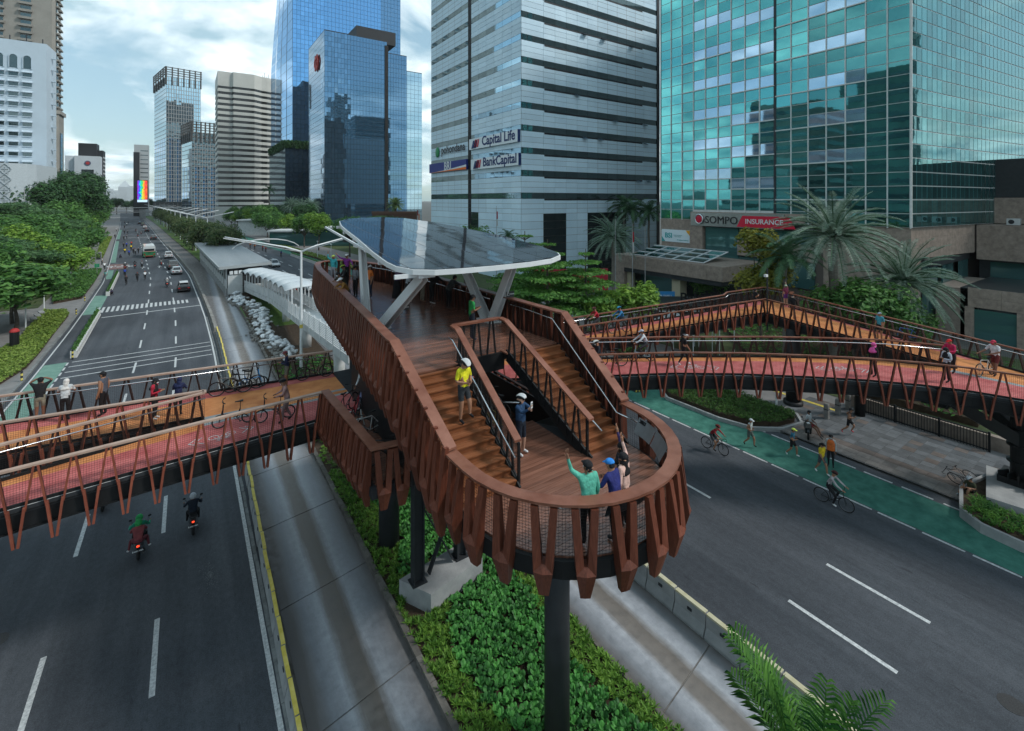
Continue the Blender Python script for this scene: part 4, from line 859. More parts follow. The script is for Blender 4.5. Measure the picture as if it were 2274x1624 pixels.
def leg(p, q, nm='leg'):
    mb = MB(); p = Vector(p); q = Vector(q); d = (q - p).normalized()
    ax = Vector((1, 0, 0))
    for s_ in (-1, 1): mb.beam(p + ax * (.13 * s_), q + ax * (.10 * s_), .035, .42, up=d.cross(ax), h2=.36)
    mb.beam(p, q, .24, .05, up=d.cross(ax)); o = mb.build(nm, M['white'], canopy)
    b = MB()
    for i in range(7):
        for k in (-.13, .13):
            c = p + d * (.12 + .13 * i) + d.cross(ax) * k; b.ball((c.x - .155, c.y, c.z), .022, 6, 3); b.ball((c.x + .155, c.y, c.z), .022, 6, 3)
    b.build('bolts', M['offwhite'], o)
    b = MB(); b.box((q.x - .3, q.y - .3, q.z - .02), (q.x + .3, q.y + .3, q.z + .14)); b.box((p.x - .32, p.y - .35, Z2), (p.x + .32, p.y + .35, Z2 + .06)); b.build('end_plate', M['white'], o)
    return o
leg((6.45, 20.7, Z2), (6.5, 21.5, cz(21.5) - .22)); l2 = leg((6.4, 18.7, Z2), (6.75, 15.3, cz(15.3) - .2))
leg((10.55, 17.35, Z2), (10.7, 20.6, cz(20.6) - .2)); l4 = leg((10.6, 17.0, Z2), (10.75, 15.7, cz(15.7) - .2))
for (x, y, z) in ((6.70, 17.55, Z2 + 1.0), (10.78, 16.35, Z2 + 1.25)):
    sgn = MB().box((x - .02, y - .19, z - .11), (x + .36, y - .17, z + .11)).build('sign_plate', mat('slate_sign', (.05, .055, .055), .5), canopy)
    MB().tube([(x + .08 + .055 * math.cos(i * PI / 6), y - .195, z + .055 * math.sin(i * PI / 6)) for i in range(12)], .006, 4, closed=True).build('emblem', M['white'], sgn)
    letters('pt', M['white'], sgn, (x + .25, y - .193, z), (PI / 2, 0, 0))
MB().box((6.6, 24.6, cz(24.6) - .55), (6.85, 25.0, cz(24.6) - .2)).build('loudspeaker', M['char'], canopy)

# ---------------------------------------------------------------- cycle bridges either side of the lookout
def resample(pts, n):
    pts = [Vector(p) for p in pts]; ln = [0]
    for p, q in zip(pts, pts[1:]): ln.append(ln[-1] + (q - p).length)
    out = []
    for i in range(n):
        d = ln[-1] * i / (n - 1); k = max(j for j in range(len(ln)) if ln[j] <= d + 1e-6); k = min(k, len(pts) - 2)
        out.append(pts[k].lerp(pts[k + 1], (d - ln[k]) / (ln[k + 1] - ln[k])))
    return out
def deck(parent, A, B, bands, z=ZB, n=14):
    a, b = resample(A, n), resample(B, n)
    for f0, f1, m, dz in bands:
        mb = MB(); v = []
        for p, q in zip(a, b):
            e0, e1 = p.lerp(q, f0), p.lerp(q, f1); v += [(e0.x, e0.y, z + dz), (e1.x, e1.y, z + dz)]
        mb.add(v, [(2 * i, 2 * i + 1, 2 * i + 3, 2 * i + 2) for i in range(n - 1)]); mb.build('deck_band', M[m], parent)
    mb = MB(); v = []
    for p, q in zip(a, b): v += [(p.x, p.y, z - .18), (q.x, q.y, z - .18), (q.x, q.y, z - .012), (p.x, p.y, z - .012)]
    mb.loft([v[4 * i:4 * i + 4] for i in range(n)]); mb.build('deck_slab', M['char'], parent)
def strut_mesh(lean, hp, m, below, lower=True):
    mb = MB(); zt, zm, zb = 1.08, -.12, -below; f = 1.2 / (1.08 + below)
    x0 = lean * .045; x1 = lean * (hp - .045); xm = lerp(x0, x1, f)
    mb.beam((x0, .02, zt), (xm, .02, zm), .05, .12, 1, up=(0, 1, 0)); mb.beam((x0, .085, zt), (xm, .085, zm), .052, .012, 0, up=(0, 1, 0))
    if lower: mb.beam((xm + lean * .01, .08, zm + .12), (x1, .08, zb), .062, .14, 0, up=(0, 1, 0))
    return mb.mesh('strut', [M[m], M['brown_strut']])
SM = {}
def rail(parent, pts, out, z=ZB, capm='rail', sm='rust', pitch=.78, below=1.05, hand=True, girder=True, lower=True, w=.16, mesh_=True, sp=.06):
    pts = [Vector((p[0], p[1], 0)) for p in pts]; key = (sm, pitch, below, lower)
    if key not in SM: SM[key] = (strut_mesh(1, pitch / 2, sm, below, lower), strut_mesh(-1, pitch / 2, sm, below, lower))
    MB().strip([(p.x, p.y, z + 1.1) for p in pts], w, .06).build('rail_cap', M[capm], parent)
    d = pitch * .3
    for p, q in zip(pts, pts[1:]):
        t = (q - p).normalized(); ln = (q - p).length; nr = Vector((-t.y, t.x, 0)) * out; a = math.atan2(nr.y, nr.x) - PI / 2
        while d < ln:
            c = p + t * d
            for me in SM[key]: put('strut', me, parent, loc=(c.x, c.y, z), rz=a)
            d += pitch
        d -= ln
    off = lambda k: [(p.x, p.y) for p in offset_line(pts, k * out)]
    if girder:
        g_ = MB(); o_ = off(-.08); g_.strip([(x, y, z - .38) for x, y in o_], .1, .5); g_.strip([(x, y, z - .63) for x, y in o_], .26, .04); g_.strip([(x, y, z - .12) for x, y in o_], .2, .04); g_.build('girder', M['black'], parent)
    bm_ = MB(); bm_.strip([(x, y, z + .05) for x, y in off(-.06)], .05, .09); bm_.build('toe_beam', M['black'], parent)
    if hand:
        o_ = off(-.15); h_ = MB(); h_.tube([(x, y, z + .93) for x, y in o_], .022, 6); h_.build('handrail', M['steel'], parent, smooth=True)
    if mesh_:
        w_ = MB(); o_ = off(-.04)
        for p, q in zip(o_, o_[1:]): mesh_panel(w_, p, q, z + .1, z + 1.05, z + .1, z + 1.05, sp, .0024)
        w_.build('wire_mesh', M['wire'], parent)['kind'] = 'stuff'
def offset_line(pts, k):
    out = []
    for i, p in enumerate(pts):
        ds = []
        if i: ds.append((p - pts[i - 1]).normalized())
        if i < len(pts) - 1: ds.append((pts[i + 1] - p).normalized())
        t = (ds[0] + ds[-1]).normalized(); out.append(p + Vector((-t.y, t.x, 0)) * k)
    return out
def bike_mark(parent, c, ang, s=1.0, z=ZB + .006, chev=True):
    mb = MB(); w = .045 * s; Lq = []
    def seg(p, q): Lq.append((p, q))
    for cx in (-.42, .42):
        for i in range(10): seg((cx + .26 * math.cos(i * PI / 5), .26 * math.sin(i * PI / 5)), (cx + .26 * math.cos((i + 1) * PI / 5), .26 * math.sin((i + 1) * PI / 5)))
    for p, q in (((-.42, 0), (-.2, .38)), ((-.2, .38), (.25, .38)), ((.25, .38), (.42, 0)), ((-.2, .38), (.02, 0)), ((.02, 0), (.25, .38)), ((-.42, 0), (.02, 0)), ((-.32, .46), (-.1, .46)), ((.25, .38), (.2, .55)), ((.2, .55), (.36, .55))): seg(p, q)
    if chev:
        for sx in (-1, 1):
            for o_ in (.95, 1.25): seg((sx * o_, -.42), (sx * (o_ + .38), 0)); seg((sx * (o_ + .38), 0), (sx * o_, .42))
    ca_, sa_ = math.cos(ang), math.sin(ang)
    for k, (p, q) in enumerate(Lq):
        p = Vector(p) * s; q = Vector(q) * s; t = (q - p).normalized(); n_ = Vector((-t.y, t.x)) * w * (1.3 if k >= 29 else 1); p = p - t * w * .3; q = q + t * w * .3
        mb.add([(c[0] + (v.x * ca_ - v.y * sa_), c[1] + (v.x * sa_ + v.y * ca_), z + k * 2e-5) for v in (p - n_ / 2, q - n_ / 2, q + n_ / 2, p + n_ / 2)], [(0, 1, 2, 3)])
    mb.build('bicycle_mark', M['line'], parent)

LB = thing('cycle_bridge', 'red and orange cycle bridge over the left road with zigzag rust struts', 'bridge', (-2, 21, 0))
ln_ = lambda x: 19.29 + (x - 4.39) * .0897; lf_ = lambda x: 24.21 - (x - 6.57) * .124; m2 = lambda x: 21.66 + (x - .53) * .214; m1 = lambda x: 22.1 - (x - .58) * .108
near = [(4.5, ln_(4.5)), (-13, ln_(-13))]; farl = [(5.9, lf_(5.9)), (-13, lf_(-13))]
n2_ = [(.55, 21.78), (-13, m2(-13))]; n1_ = [(.55, 22.0), (-13, m1(-13))]
deck(LB, [(.5, ln_(.5)), (-13, ln_(-13))], [(.5, 21.7), (-13, m2(-13))], ((0, .02, 'line', .004), (.02, .78, 'dred', 0), (.78, 1, 'dorange', 0)))
deck(LB, [(.5, 22.05), (-13, m1(-13))], [(.5, lf_(.5)), (-13, lf_(-13))], ((0, .7, 'dorange', 0), (.7, 1, 'dred', 0)))
deck(LB, [(5.9, 19.45), (4.5, ln_(4.5)), (.5, ln_(.5))], [(5.9, lf_(5.9)), (4.5, lf_(4.5)), (.5, lf_(.5))], ((0, .02, 'line', .004), (.02, .40, 'dred', 0), (.40, .44, 'dgrey', 0), (.44, .50, 'dorange', 0), (.5, .54, 'dgrey', 0), (.54, .88, 'dorange', 0), (.88, 1, 'dred', 0)))
rail(LB, near, 1, capm='railpale', hand=False); rail(LB, farl, -1, capm='railpale', below=.5); rail(LB, n2_, -1, capm='railpale', below=.9); rail(LB, n1_, 1, capm='railpale', below=.9, hand=False)
for p in ((.55, 21.9),): MB().beam((p[0], p[1] - .14, ZB + 1.1), (p[0], p[1] + .12, ZB + 1.1), .14, .06).build('rail_cap', M['railpale'], LB)
bike_mark(LB, (1.05, 20.1), PI + .09, .62); bike_mark(LB, (-7.5, 19.0), .09, .62)
MB().tube([(-11.5, 21.2, 0), (-11.5, 21.2, ZB - .6)], .45, 20).build('pier', M['char'], LB, smooth=True)

RB = thing('cycle_bridge', 'curving cycle bridge with a second arm looping out behind it on the right', 'bridge', (25, 14, 0))
Nr = [(11.1, 19.3), (13.5, 18.05), (16.4, 16.42), (19.62, 14.63), (22.2, 12.75), (24.54, 10.7), (26.3, 9.0), (27.68, 7.34), (28.55, 5.9), (29.12, 4.41), (30.0, 1.0), (30.5, -4)]
Nf = [(14.2, 20.85), (17.62, 18.82), (22.0, 16.2), (25.92, 13.56), (28.4, 11.6), (30.46, 9.76), (32.12, 7.21)]
Fn = [(14.2, 21.1), (19.46, 20.78), (31.0, 19.46), (35.83, 18.78), (32.15, 7.25)]
Ff = [(10.9, 23.1), (19.83, 22.61), (34.6, 21.4), (35.9, 21.9), (40.6, 21.4), (40.3, 18.9), (39.5, 18.8), (36.6, 11.5), (34.0, 5.15), (32.9, 1.0), (33.2, -4)]
deck(RB, Nr[2:9], [(15.0, 20.4)] + Nf[1:], ((0, .03, 'line', .004), (.03, .78, 'dred', 0), (.78, 1, 'dorange', 0)))
deck(RB, [(14.2, 21.1), (19.46, 20.78), (31.0, 19.46), (35.83, 18.78)], [(14.2, 22.9), (19.83, 22.61), (31, 21.7), (40, 21.4)], ((0, .70, 'dorange', 0), (.70, 1, 'dred', 0)))
deck(RB, [(35.83, 18.78), (32.15, 7.25)], [(40.3, 19.5), (34.8, 7.2)], ((0, .82, 'dorange', 0), (.82, 1, 'dred', 0)))
deck(RB, [(40.6, 21.4), (35.8, 18.8)], [(40.3, 19), (35.9, 18.7)], ((0, 1, 'dorange', -.002),))
deck(RB, [(10.6, 19.6), (14.2, 17.7)], [(10.6, 23.1), (14.4, 22.9)], ((0, .5, 'dred', 0), (.5, 1, 'dorange', 0)), n=4)
deck(RB, [(14.2, 17.7), (16.4, 16.5)], [(14.4, 21.2), (15.2, 20.3)], ((0, .7, 'dred', .0), (.7, 1, 'dorange', 0)), n=4)
deck(RB, Nr[7:], [(34.8, 7.2), (34.0, 5.15), (32.9, 1.0), (33.2, -4)], ((0, .03, 'line', .004), (.03, .5, 'dred', .001), (.5, .56, 'dgrey', .001), (.56, 1, 'dorange', .001)))
rail(RB, Nr, -1, hand=False, w=.13, pitch=.92, below=1.0); rail(RB, Nf, 1, below=.75, w=.13, pitch=.92, sm='rust', girder=False)
rail(RB, Fn, -1, hand=False, w=.13, pitch=.92, below=.8); rail(RB, Ff[:3], 1, w=.13, pitch=.92, below=.4, sp=.09); rail(RB, Ff[2:5], 1, w=.13, pitch=.92, below=.3, sp=.09); rail(RB, Ff[4:], 1, w=.13, pitch=.92, below=.4, sp=.09)
for p, a in (((21.3, 14.75), -.62), ((27.2, 10.4), -.75)): bike_mark(RB, p, a, .75)
MB().tube([(35.4, 16.6, 0), (35.4, 16.6, .35)], .62, 20).tube([(35.4, 16.6, .1), (35.4, 16.6, ZB - .6)], .46, 24).build('pier', M['black'], RB, smooth=True)
MB().tube([(37.2, 13.2, 0), (37.2, 13.2, ZB - .6)], .3, 20).build('pier', M['black'], RB, smooth=True)
# heavy bracketed pier at the edge of the picture
pr = MB(); px, py = 33.9, 5.2
pr.tube([(px, py, .9), (px, py, 4.2)], .42, 16); pr.box((px - .75, py - .75, .6), (px + .75, py + .75, .92))
for z in (1.6, 2.4, 3.2): pr.tube([(px, py, z), (px, py, z + .08)], .55, 16)
pr.box((px - .7, py - .6, 4.2), (px + .9, py + .9, ZB - .35))
for i in range(5): pr.beam((px - .3, py + .2 * i - .4, 1.0), (px - 1.1 + .1 * i, py + .35 * i - .7, .95), .05, .4)
pr.beam((px, py, 2.6), (px - 2.6, py + 2.2, 4.6), .5, .55); pr.beam((px, py, 3.9), (px - 3.0, py + 2.5, 5.0), .55, .3); pr.box((px - 3.3, py + 2.0, 4.3), (px - 2.3, py + 3.0, ZB - .4))
pr.beam((px, py, 3.0), (px + 1.6, py + 3.2, 4.9), .45, .5); pr.build('bracket_pier', M['black'], RB)
# right-hand side of the lower level under the stairs
fins_along([(10.98, 19.0, ZB + 1.1), (10.98, 13.9, ZB + 1.1), (10.98, 12.35, ZB + 1.1)], 1.75, .54, tower, 1, start=.15)
cap([(10.98, 19.1, ZB + 1.12), (10.98, 12.3, ZB + 1.12)], tower, .12, .05, 'brown_strut')
MB().box((9.1, 12.3, ZB - .35), (10.9, 14.2, ZB - .03)).build('lower_floor', M['plank'], tower)
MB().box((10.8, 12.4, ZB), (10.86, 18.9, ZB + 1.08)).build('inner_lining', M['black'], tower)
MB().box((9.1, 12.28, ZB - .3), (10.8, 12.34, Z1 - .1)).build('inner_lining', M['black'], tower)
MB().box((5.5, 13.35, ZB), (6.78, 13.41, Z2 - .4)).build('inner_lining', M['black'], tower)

# ---------------------------------------------------------------- buildings
def seen(p):
    X = p[0] * CA - p[1] * SA; D = p[0] * SA + p[1] * CA
    if D < 1: return None
    return UC + X / D * FPX, VH + (CAMH - p[2]) / D * FPX, D
def facade(parent, p0, d, out, cols, rows, pick, gap=.06, depth=.05, proud=.02, tilt=.0, limit=300, names=None, seed=1):
    """pieces on a wall: cols and rows are edge positions; pick(c, r) gives (name, material) or None"""
    rr = random.Random(seed); p0 = Vector(p0); d = Vector((d[0], d[1], 0)).normalized(); out = Vector((out[0], out[1], 0)).normalized()
    ang = math.atan2(d.y, d.x); flip = d.cross(Vector((0, 0, 1))).dot(out) < 0
    cells = []
    for c in range(len(cols) - 1):
        for r in range(len(rows) - 1):
            k = pick(c, r)
            if not k: continue
            w, h = cols[c + 1] - cols[c] - gap, rows[r + 1] - rows[r] - gap
            ctr = p0 + d * ((cols[c] + cols[c + 1]) / 2) + Vector((0, 0, (rows[r] + rows[r + 1]) / 2))
            s_ = seen(ctr); vis = s_ is not None and -60 < s_[0] < 2340 and -60 < s_[1] < 1624
            cells.append((vis, w * h / (s_[2] ** 2) if s_ else 0, ctr, round(w, 3), round(h, 3), k))
    cells.sort(key=lambda q: (not q[0], -q[1])); cnt = {}; cache = {}; rest = {}
    for vis, a, ctr, w, h, (nm, m) in cells:
        loc = ctr + out * proud; n_ = cnt.get(nm, 0)
        if vis and n_ < limit:
            cnt[nm] = n_ + 1; kk = (w, h, m.name)
            if kk not in cache:
                mb = MB(); mb.box((-w / 2, -depth / 2, -h / 2), (w / 2, depth / 2, h / 2)); cache[kk] = mb.mesh(nm, m)
            put(nm, cache[kk], parent, loc=loc, rot=(rr.gauss(0, tilt), 0, ang + rr.gauss(0, tilt)))
        else:
            mb = rest.setdefault((nm, m.name), (MB(), m))[0]; e = d * (w / 2); n2 = out * (depth / 2)
            q = [loc - e + n2 - Vector((0, 0, h / 2)), loc + e + n2 - Vector((0, 0, h / 2)), loc + e + n2 + Vector((0, 0, h / 2)), loc - e + n2 + Vector((0, 0, h / 2))]
            mb.add(q, [(0, 1, 2, 3)])
    for (nm, _), (mb, m) in rest.items(): mb.build(nm + '_field', m, parent)['kind'] = 'stuff'
def rng(a, b, n): return [lerp(a, b, i / n) for i in range(n + 1)]
def block(parent, poly, z0, z1, m, name='core'): return MB().prism(poly, z0, z1).build(name, m, parent)
mull = mat('pale_mullion', (.58, .60, .59), .4, var=.08); dmull = mat('dark_mullion', (.03, .035, .04), .4)
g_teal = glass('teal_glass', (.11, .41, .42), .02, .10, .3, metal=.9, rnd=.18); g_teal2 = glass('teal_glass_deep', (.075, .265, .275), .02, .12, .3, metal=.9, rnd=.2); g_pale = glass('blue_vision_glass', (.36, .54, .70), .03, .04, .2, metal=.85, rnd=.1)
g_dark = glass('dark_window_glass', (.10, .14, .15), .03, .05, .3, metal=.8); g_blue = glass('blue_glass', (.22, .48, .80), .02, .03, .1, metal=.92, rnd=.1); g_navy = glass('navy_glass', (.15, .29, .44), .02, .09, .16, metal=.9, rnd=.14)
g_mir = glass('mirror_glass', (.42, .60, .70), .03, .05, .1, metal=.9, rnd=.12); g_shop = glass('shop_glass', (.08, .2, .2), .04, .02, .3, metal=.55)

# teal glass tower with a granite podium
xc, y0c, y1c, zb = 62.8, 17.7, 49.6, 11.6
TL = thing('office_tower', 'teal mirrored glass office tower with pale mullions on a brown granite podium', 'office tower', (75, 30, 0))
rd = Vector((2.137, -.248)).normalized()
far_c = (xc + rd.x * 60, y0c + rd.y * 60)
block(TL, [(xc, y0c), far_c, (far_c[0], y1c + 20), (xc, y1c)], zb, 60, mull)
rws = rng(zb, zb + 1.477 * 30, 30); NC = 16
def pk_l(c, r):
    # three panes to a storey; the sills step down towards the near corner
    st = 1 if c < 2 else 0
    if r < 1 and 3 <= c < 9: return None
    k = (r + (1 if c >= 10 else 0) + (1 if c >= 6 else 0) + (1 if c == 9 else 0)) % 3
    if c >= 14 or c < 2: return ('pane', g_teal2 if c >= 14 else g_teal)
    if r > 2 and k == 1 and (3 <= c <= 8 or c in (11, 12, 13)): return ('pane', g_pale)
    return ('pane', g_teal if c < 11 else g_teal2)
# left wall runs from its far end to the corner
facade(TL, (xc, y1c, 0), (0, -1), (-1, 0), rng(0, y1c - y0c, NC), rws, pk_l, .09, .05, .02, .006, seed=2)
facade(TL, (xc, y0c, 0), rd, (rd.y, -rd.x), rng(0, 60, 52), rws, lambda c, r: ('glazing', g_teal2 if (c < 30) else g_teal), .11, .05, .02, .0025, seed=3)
mb = MB(); mb.box((xc - .14, y0c - .14, zb), (xc + .02, y0c + .02, 60)); mb.build('corner_post', mull, TL)
for i in range(NC + 1):
    y = lerp(y1c, y0c, i / NC); w = .16 if i == 9 else .055
    MB().box((xc - (.16 if i != 9 else .1), y - w, zb - .1), (xc, y + w, 58)).build('mullion', mull if i != 9 else dmull, TL)
for c in range(2, 14):
    for r in range(2, 30):
        if (r + (1 if c >= 10 else 0) + (1 if c >= 6 else 0) + (1 if c == 9 else 0)) % 3 == 1 and zb + 1.477 * r < 38:
            ya, yb = lerp(y1c, y0c, c / NC), lerp(y1c, y0c, (c + 1) / NC); z = zb + 1.477 * r
            MB().box((xc - .2, yb + .06, z - .07), (xc - .02, ya - .06, z + .07)).build('sill', mull, TL)
# podium
pod = MB()
def pbox(a, b, m=M['stone'], nm='podium_wall'): return MB().box(a, b).build(nm, m, TL)
def stone_wall(p0, d, out, w, z0, z1, tw=2.4, th=1.2, seed=1):
    nc = max(1, round(w / tw)); nr = max(1, round((z1 - z0) / th))
    facade(TL, p0, d, out, rng(0, w, nc), rng(z0, z1, nr), lambda c, r: ('stone_panel', M['stone']), .015, .06, .03, .0, limit=90, seed=seed)
block(TL, [(xc + .25, y0c + .25), (xc + 40, y0c - 2.0), (xc + 40, y1c), (xc + .25, y1c - .2)], 0, zb - .02, mat('granite_dark', (.10, .085, .075), .7), 'podium_core')
stone_wall((xc + .22, y0c + 9, 0), (0, -1), (-1, 0), 9.0, zb - 3.4, zb, seed=4); stone_wall((xc + .22, y0c + 8.4, 0), (0, -1), (-1, 0), 8.2, 0, zb - 3.4, seed=5)
stone_wall((xc + .25, y0c + .22, 0), rd, (rd.y, -rd.x), 16, zb - 3.4, zb, seed=6); stone_wall((xc + .25, y0c + .22, 0), rd, (rd.y, -rd.x), 2.4, 0, zb - 3.4, seed=7)
for k in range(3): pbox((xc + 2.8 + k * 4.6, y0c - .55 - .25 * k, .8), (xc + 6.6 + k * 4.6, y0c - .2 - .45 * k, zb - 4.2), g_shop, 'pane')
pbox((xc + 2.6, y0c - 1.2, zb - 4.2), (xc + 16, y0c - .3, zb - 3.5), M['darkband'], 'dark_band')
# front wall behind the palms: bays of glass, balcony band and sign wall
fy0, fy1 = y0c + 9.2, y1c
for (a, b, z0, z1, m, dx) in ((38.5, 43.9, zb - .1, zb + 1.2, M['stone'], -.35), (28, 38.5, zb - .1, zb + 1.2, M['stone'], -.35), (41.8, 43.9, 3, zb, M['stone'], -.5), (27, 36.5, 7.0, 9.0, M['stone'], -.4), (44, 49.6, zb - 2.0, zb, M['stone'], .1), (44.0, 49.4, 5.8, 9.4, M['stone'], 0), (36.6, 41.6, 5.8, 10.6, g_shop, 0), (27, 36.5, 9.0, 11.2, g_shop, .1), (27, 41.8, 3.6, 6.8, g_shop, .1), (27, 41.8, 10.6, 11.3, M['darkband'], -.1), (45, 49, 4.8, 5.9, M['darkband'], -.05)):
    pbox((xc + dx - .12, a, z0), (xc + .24, b, z1), m, 'podium_panel' if m is not g_shop else 'pane')
# wing with its recessed terraces on the right
wx, wy = xc + rd.x * 16, y0c + rd.y * 16
block(TL, [(wx, wy), (wx, wy - 22), (wx + 30, wy - 22), (wx + 30, wy)], zb - 4.2, zb - 1.2 + 1.1, M['stone'], 'wing_wall'); block(TL, [(wx + 1.2, wy), (wx + 1.2, wy - 22), (wx + 30, wy - 22), (wx + 30, wy)], 0, zb - 4.2, M['darkband'], 'wing_recess')
block(TL, [(wx + 5, wy + 1.5), (wx + 5, wy - 22), (wx + 30, wy - 22), (wx + 30, wy + 1.5)], zb, zb + 3.2, M['stone'], 'wing_wall'); block(TL, [(wx + 5.3, wy + 1.0), (wx + 5.3, wy - 22), (wx + 30, wy - 22), (wx + 30, wy + 1)], zb - .2, zb + 8, M['darkband'], 'wing_recess')
for k in range(4): pbox((wx + 1.05, wy - 1.0 - 4.4 * k - 3.4, zb - 7.2), (wx + 1.2, wy - 1.0 - 4.4 * k, zb - 4.5), g_shop, 'pane')
lx = 67.5
block(TL, [(lx, wy + 1), (lx, wy - 2.4), (lx + 11, wy - 3.4), (lx + 11, wy + 1)], 0, 5.2, mat('granite_mid', (.18, .148, .124), .65, col2=(.28, .235, .2), scale=2), 'low_block')
stone_wall((lx - .05, wy - 1.6, 0), (0, -1), (-1, 0), 10, 3.4, 5.4, seed=8); block(TL, [(lx, wy - 1.0), (lx, wy - 14), (lx + 12, wy - 14), (lx + 12, wy - 1.0)], 0, 5.3, M['darkband'], 'low_recess')
pbox((lx - .12, wy - 5.2, -.9), (lx + .1, wy - 2.1, 3.2), g_shop, 'pane'); pbox((lx - .12, wy - 10.8, .6), (lx + .1, wy - 6.0, 3.3), glass('curtained_glass', (.25, .48, .46), .1, metal=.3), 'pane')
pbox((lx - .3, wy - 6.0, -.5), (lx + .2, wy - 5.2, 3.4)); pbox((lx - .3, wy - 2.1, -.5), (lx + .2, wy - 1.4, 3.4)); pbox((lx - .3, wy - 11.6, -.5), (lx + .2, wy - 10.8, 3.4)); pbox((lx - .3, wy - 10.8, -.5), (lx + .2, wy - 6, .6))
dk = MB(); dk.tube([(lx + 2, wy - 7, 5.3), (lx + 2, wy - 7, 6.1), (lx + 1.8, wy - 7.6, 6.5), (lx + 1.6, wy - 8.6, 6.5), (lx + 1.5, wy - 9.1, 6.1)], .4, 10); dk.build('air_duct', M['steel'], TL, smooth=True)
for k in range(4):
    a = MB().box((wx + .8, wy - 3.5 - 1.6 * k, zb + .0), (wx + 1.5, wy - 2.4 - 1.6 * k, zb + .75)).build('air_conditioner', M['offwhite'], TL); MB().tube([(wx + .79, wy - 2.8 - 1.6 * k, zb + .37), (wx + .76, wy - 2.8 - 1.6 * k, zb + .37)], .26, 10).build('fan_grille', M['char'], a)
# entrance porch with sloping skylight
ex0, ex1, ey0, ey1 = xc - 9.5, xc, 33.0, 50.8
for a, b, m, nm in (((ex0, ey0, 4.6), (ex1, ey1, 6.4), M['stone'], 'porch_fascia'), ((ex0 + .1, ey0 + .3, 4.0), (ex1, ey1 - 2.0, 4.6), M['darkband'], 'porch_band'), ((ex0, ey1 - 2.0, 0), (ex0 + 2.0, ey1, 4.6), M['stone'], 'porch_column'), ((ex0 + .6, 39.5, 0), (ex0 + 2.0, 40.8, 4.0), mat('cream_panel', (.42, .38, .27), .6), 'porch_column'), ((ex0 + .6, 48.0, 0), (ex0 + 1.4, 48.7, 4.0), mat('cream_panel', (.42, .38, .27), .6), 'porch_column'), ((ex0 + 3, ey0, 0), (ex1, ey1 - 1.5, 4.0), M['darkband'], 'porch_recess'), ((ex0 + 2.6, 41, .3), (ex0 + 3, 47.8, 3.8), g_shop, 'pane')): pbox(a, b, m, nm)
facade(TL, (ex0, ey1, 0), (0, -1), (-1, 0), rng(0, ey1 - ey0, 8), [4.62, 5.5, 6.38], lambda c, r: ('stone_panel', M['stone']), .02, .06, .02, limit=90, seed=9)
sk = MB()
for k in range(5):
    y_ = 36.5 + 2.4 * k
    pn = MB().add([(ex0 + 1.2, y_, 6.5), (ex0 + 1.2, y_ + 2.2, 6.5), (ex0 + 6.5, y_ + 2.2, 7.5), (ex0 + 6.5, y_, 7.5)], [(0, 1, 2, 3)]).build('skylight_pane', g_teal2, TL)
    sk.beam((ex0 + 1.1, y_ - .1, 6.5), (ex0 + 6.6, y_ - .1, 7.55), .1, .12)
for x, z in ((ex0 + 1.1, 6.52), (ex0 + 2.9, 6.87), (ex0 + 4.7, 7.21), (ex0 + 6.5, 7.55)): sk.beam((x, 36.3, z), (x, 48.5, z), .1, .1)
sk.build('skylight_frame', M['white'], TL)
# signs on the tower
sg = MB().box((xc - .75, 30.2, zb - 1.0 + .15), (xc - .5, 43.6, zb + 1.1)).build('sign_panel', mat('sign_silver', (.36, .38, .37), .25, metal=.7, var=.1), TL)
def face_x(key, m, parent, y, z, x, wide):
    xs = [v.co.x for v in TX[key].vertices]; zs = [v.co.y for v in TX[key].vertices]; s = wide / (max(xs) - min(xs)); cx_, cy_ = (max(xs) + min(xs)) / 2, (max(zs) + min(zs)) / 2
    return letters(key, m, parent, (x, y + cx_ * s, z - cy_ * s), (PI / 2, 0, -PI / 2), scale=(s, s, 1))
face_x('sompo', M['black'], sg, 38.75, zb + .1, xc - .8, 4.9)
rs = MB().prism([(0, 0), (7.6, 0), (6.9, 1.5), (.8, 1.5)], 0, .06); rs.v = [(xc - .78 - z, 36.4 - x, zb - .72 + y) for x, y, z in rs.v]; rs.build('red_banner', mat('sign_red', (.55, .015, .045), .45), sg)
face_x('ins', M['white'], sg, 32.7, zb + .06, xc - .86, 4.9)
rb_ = MB().ball((xc - .85, 42.2, zb + .1), (.16, .68, .72), 20, 10); rb_.build('red_disc', _mats['sign_red'], sg, smooth=True)
MB().tube([(xc - .98, 42.1 + .62 * math.cos(a * PI / 10), zb + .16 + .66 * math.sin(a * PI / 10)) for a in range(20)], .1, 6, closed=True).build('silver_ring', M['steel'], sg, smooth=True)
s2 = MB().box((xc - .2, 44.1, 8.0), (xc, 49.3, 9.9)).build('bank_sign', mat('lightbox_white', (.62, .72, .76), .4), TL)
face_x('bsi', mat('bsi_teal', (.03, .33, .34), .5), s2, 48.0, 9.0, xc - .22, 1.3); face_x('bsi2', mat('bsi_teal2', (.25, .45, .45), .5), s2, 46.3, 8.95, xc - .22, 1.5); face_x('bsi3', mat('bsi_teal', (0, 0, 0)), s2, 45.4, 8.35, xc - .22, 2.0)
MB().add([(xc - .215, 44.12, 9.88), (xc - .215, 44.9, 9.88), (xc - .215, 44.12, 9.0)], [(0, 1, 2)]).build('orange_corner', mat('sign_orange', (.75, .36, .03), .5), s2); MB().add([(xc - .215, 49.28, 8.02), (xc - .215, 48.6, 8.02), (xc - .215, 49.28, 8.8)], [(0, 1, 2)]).build('teal_corner', _mats['bsi_teal'], s2)

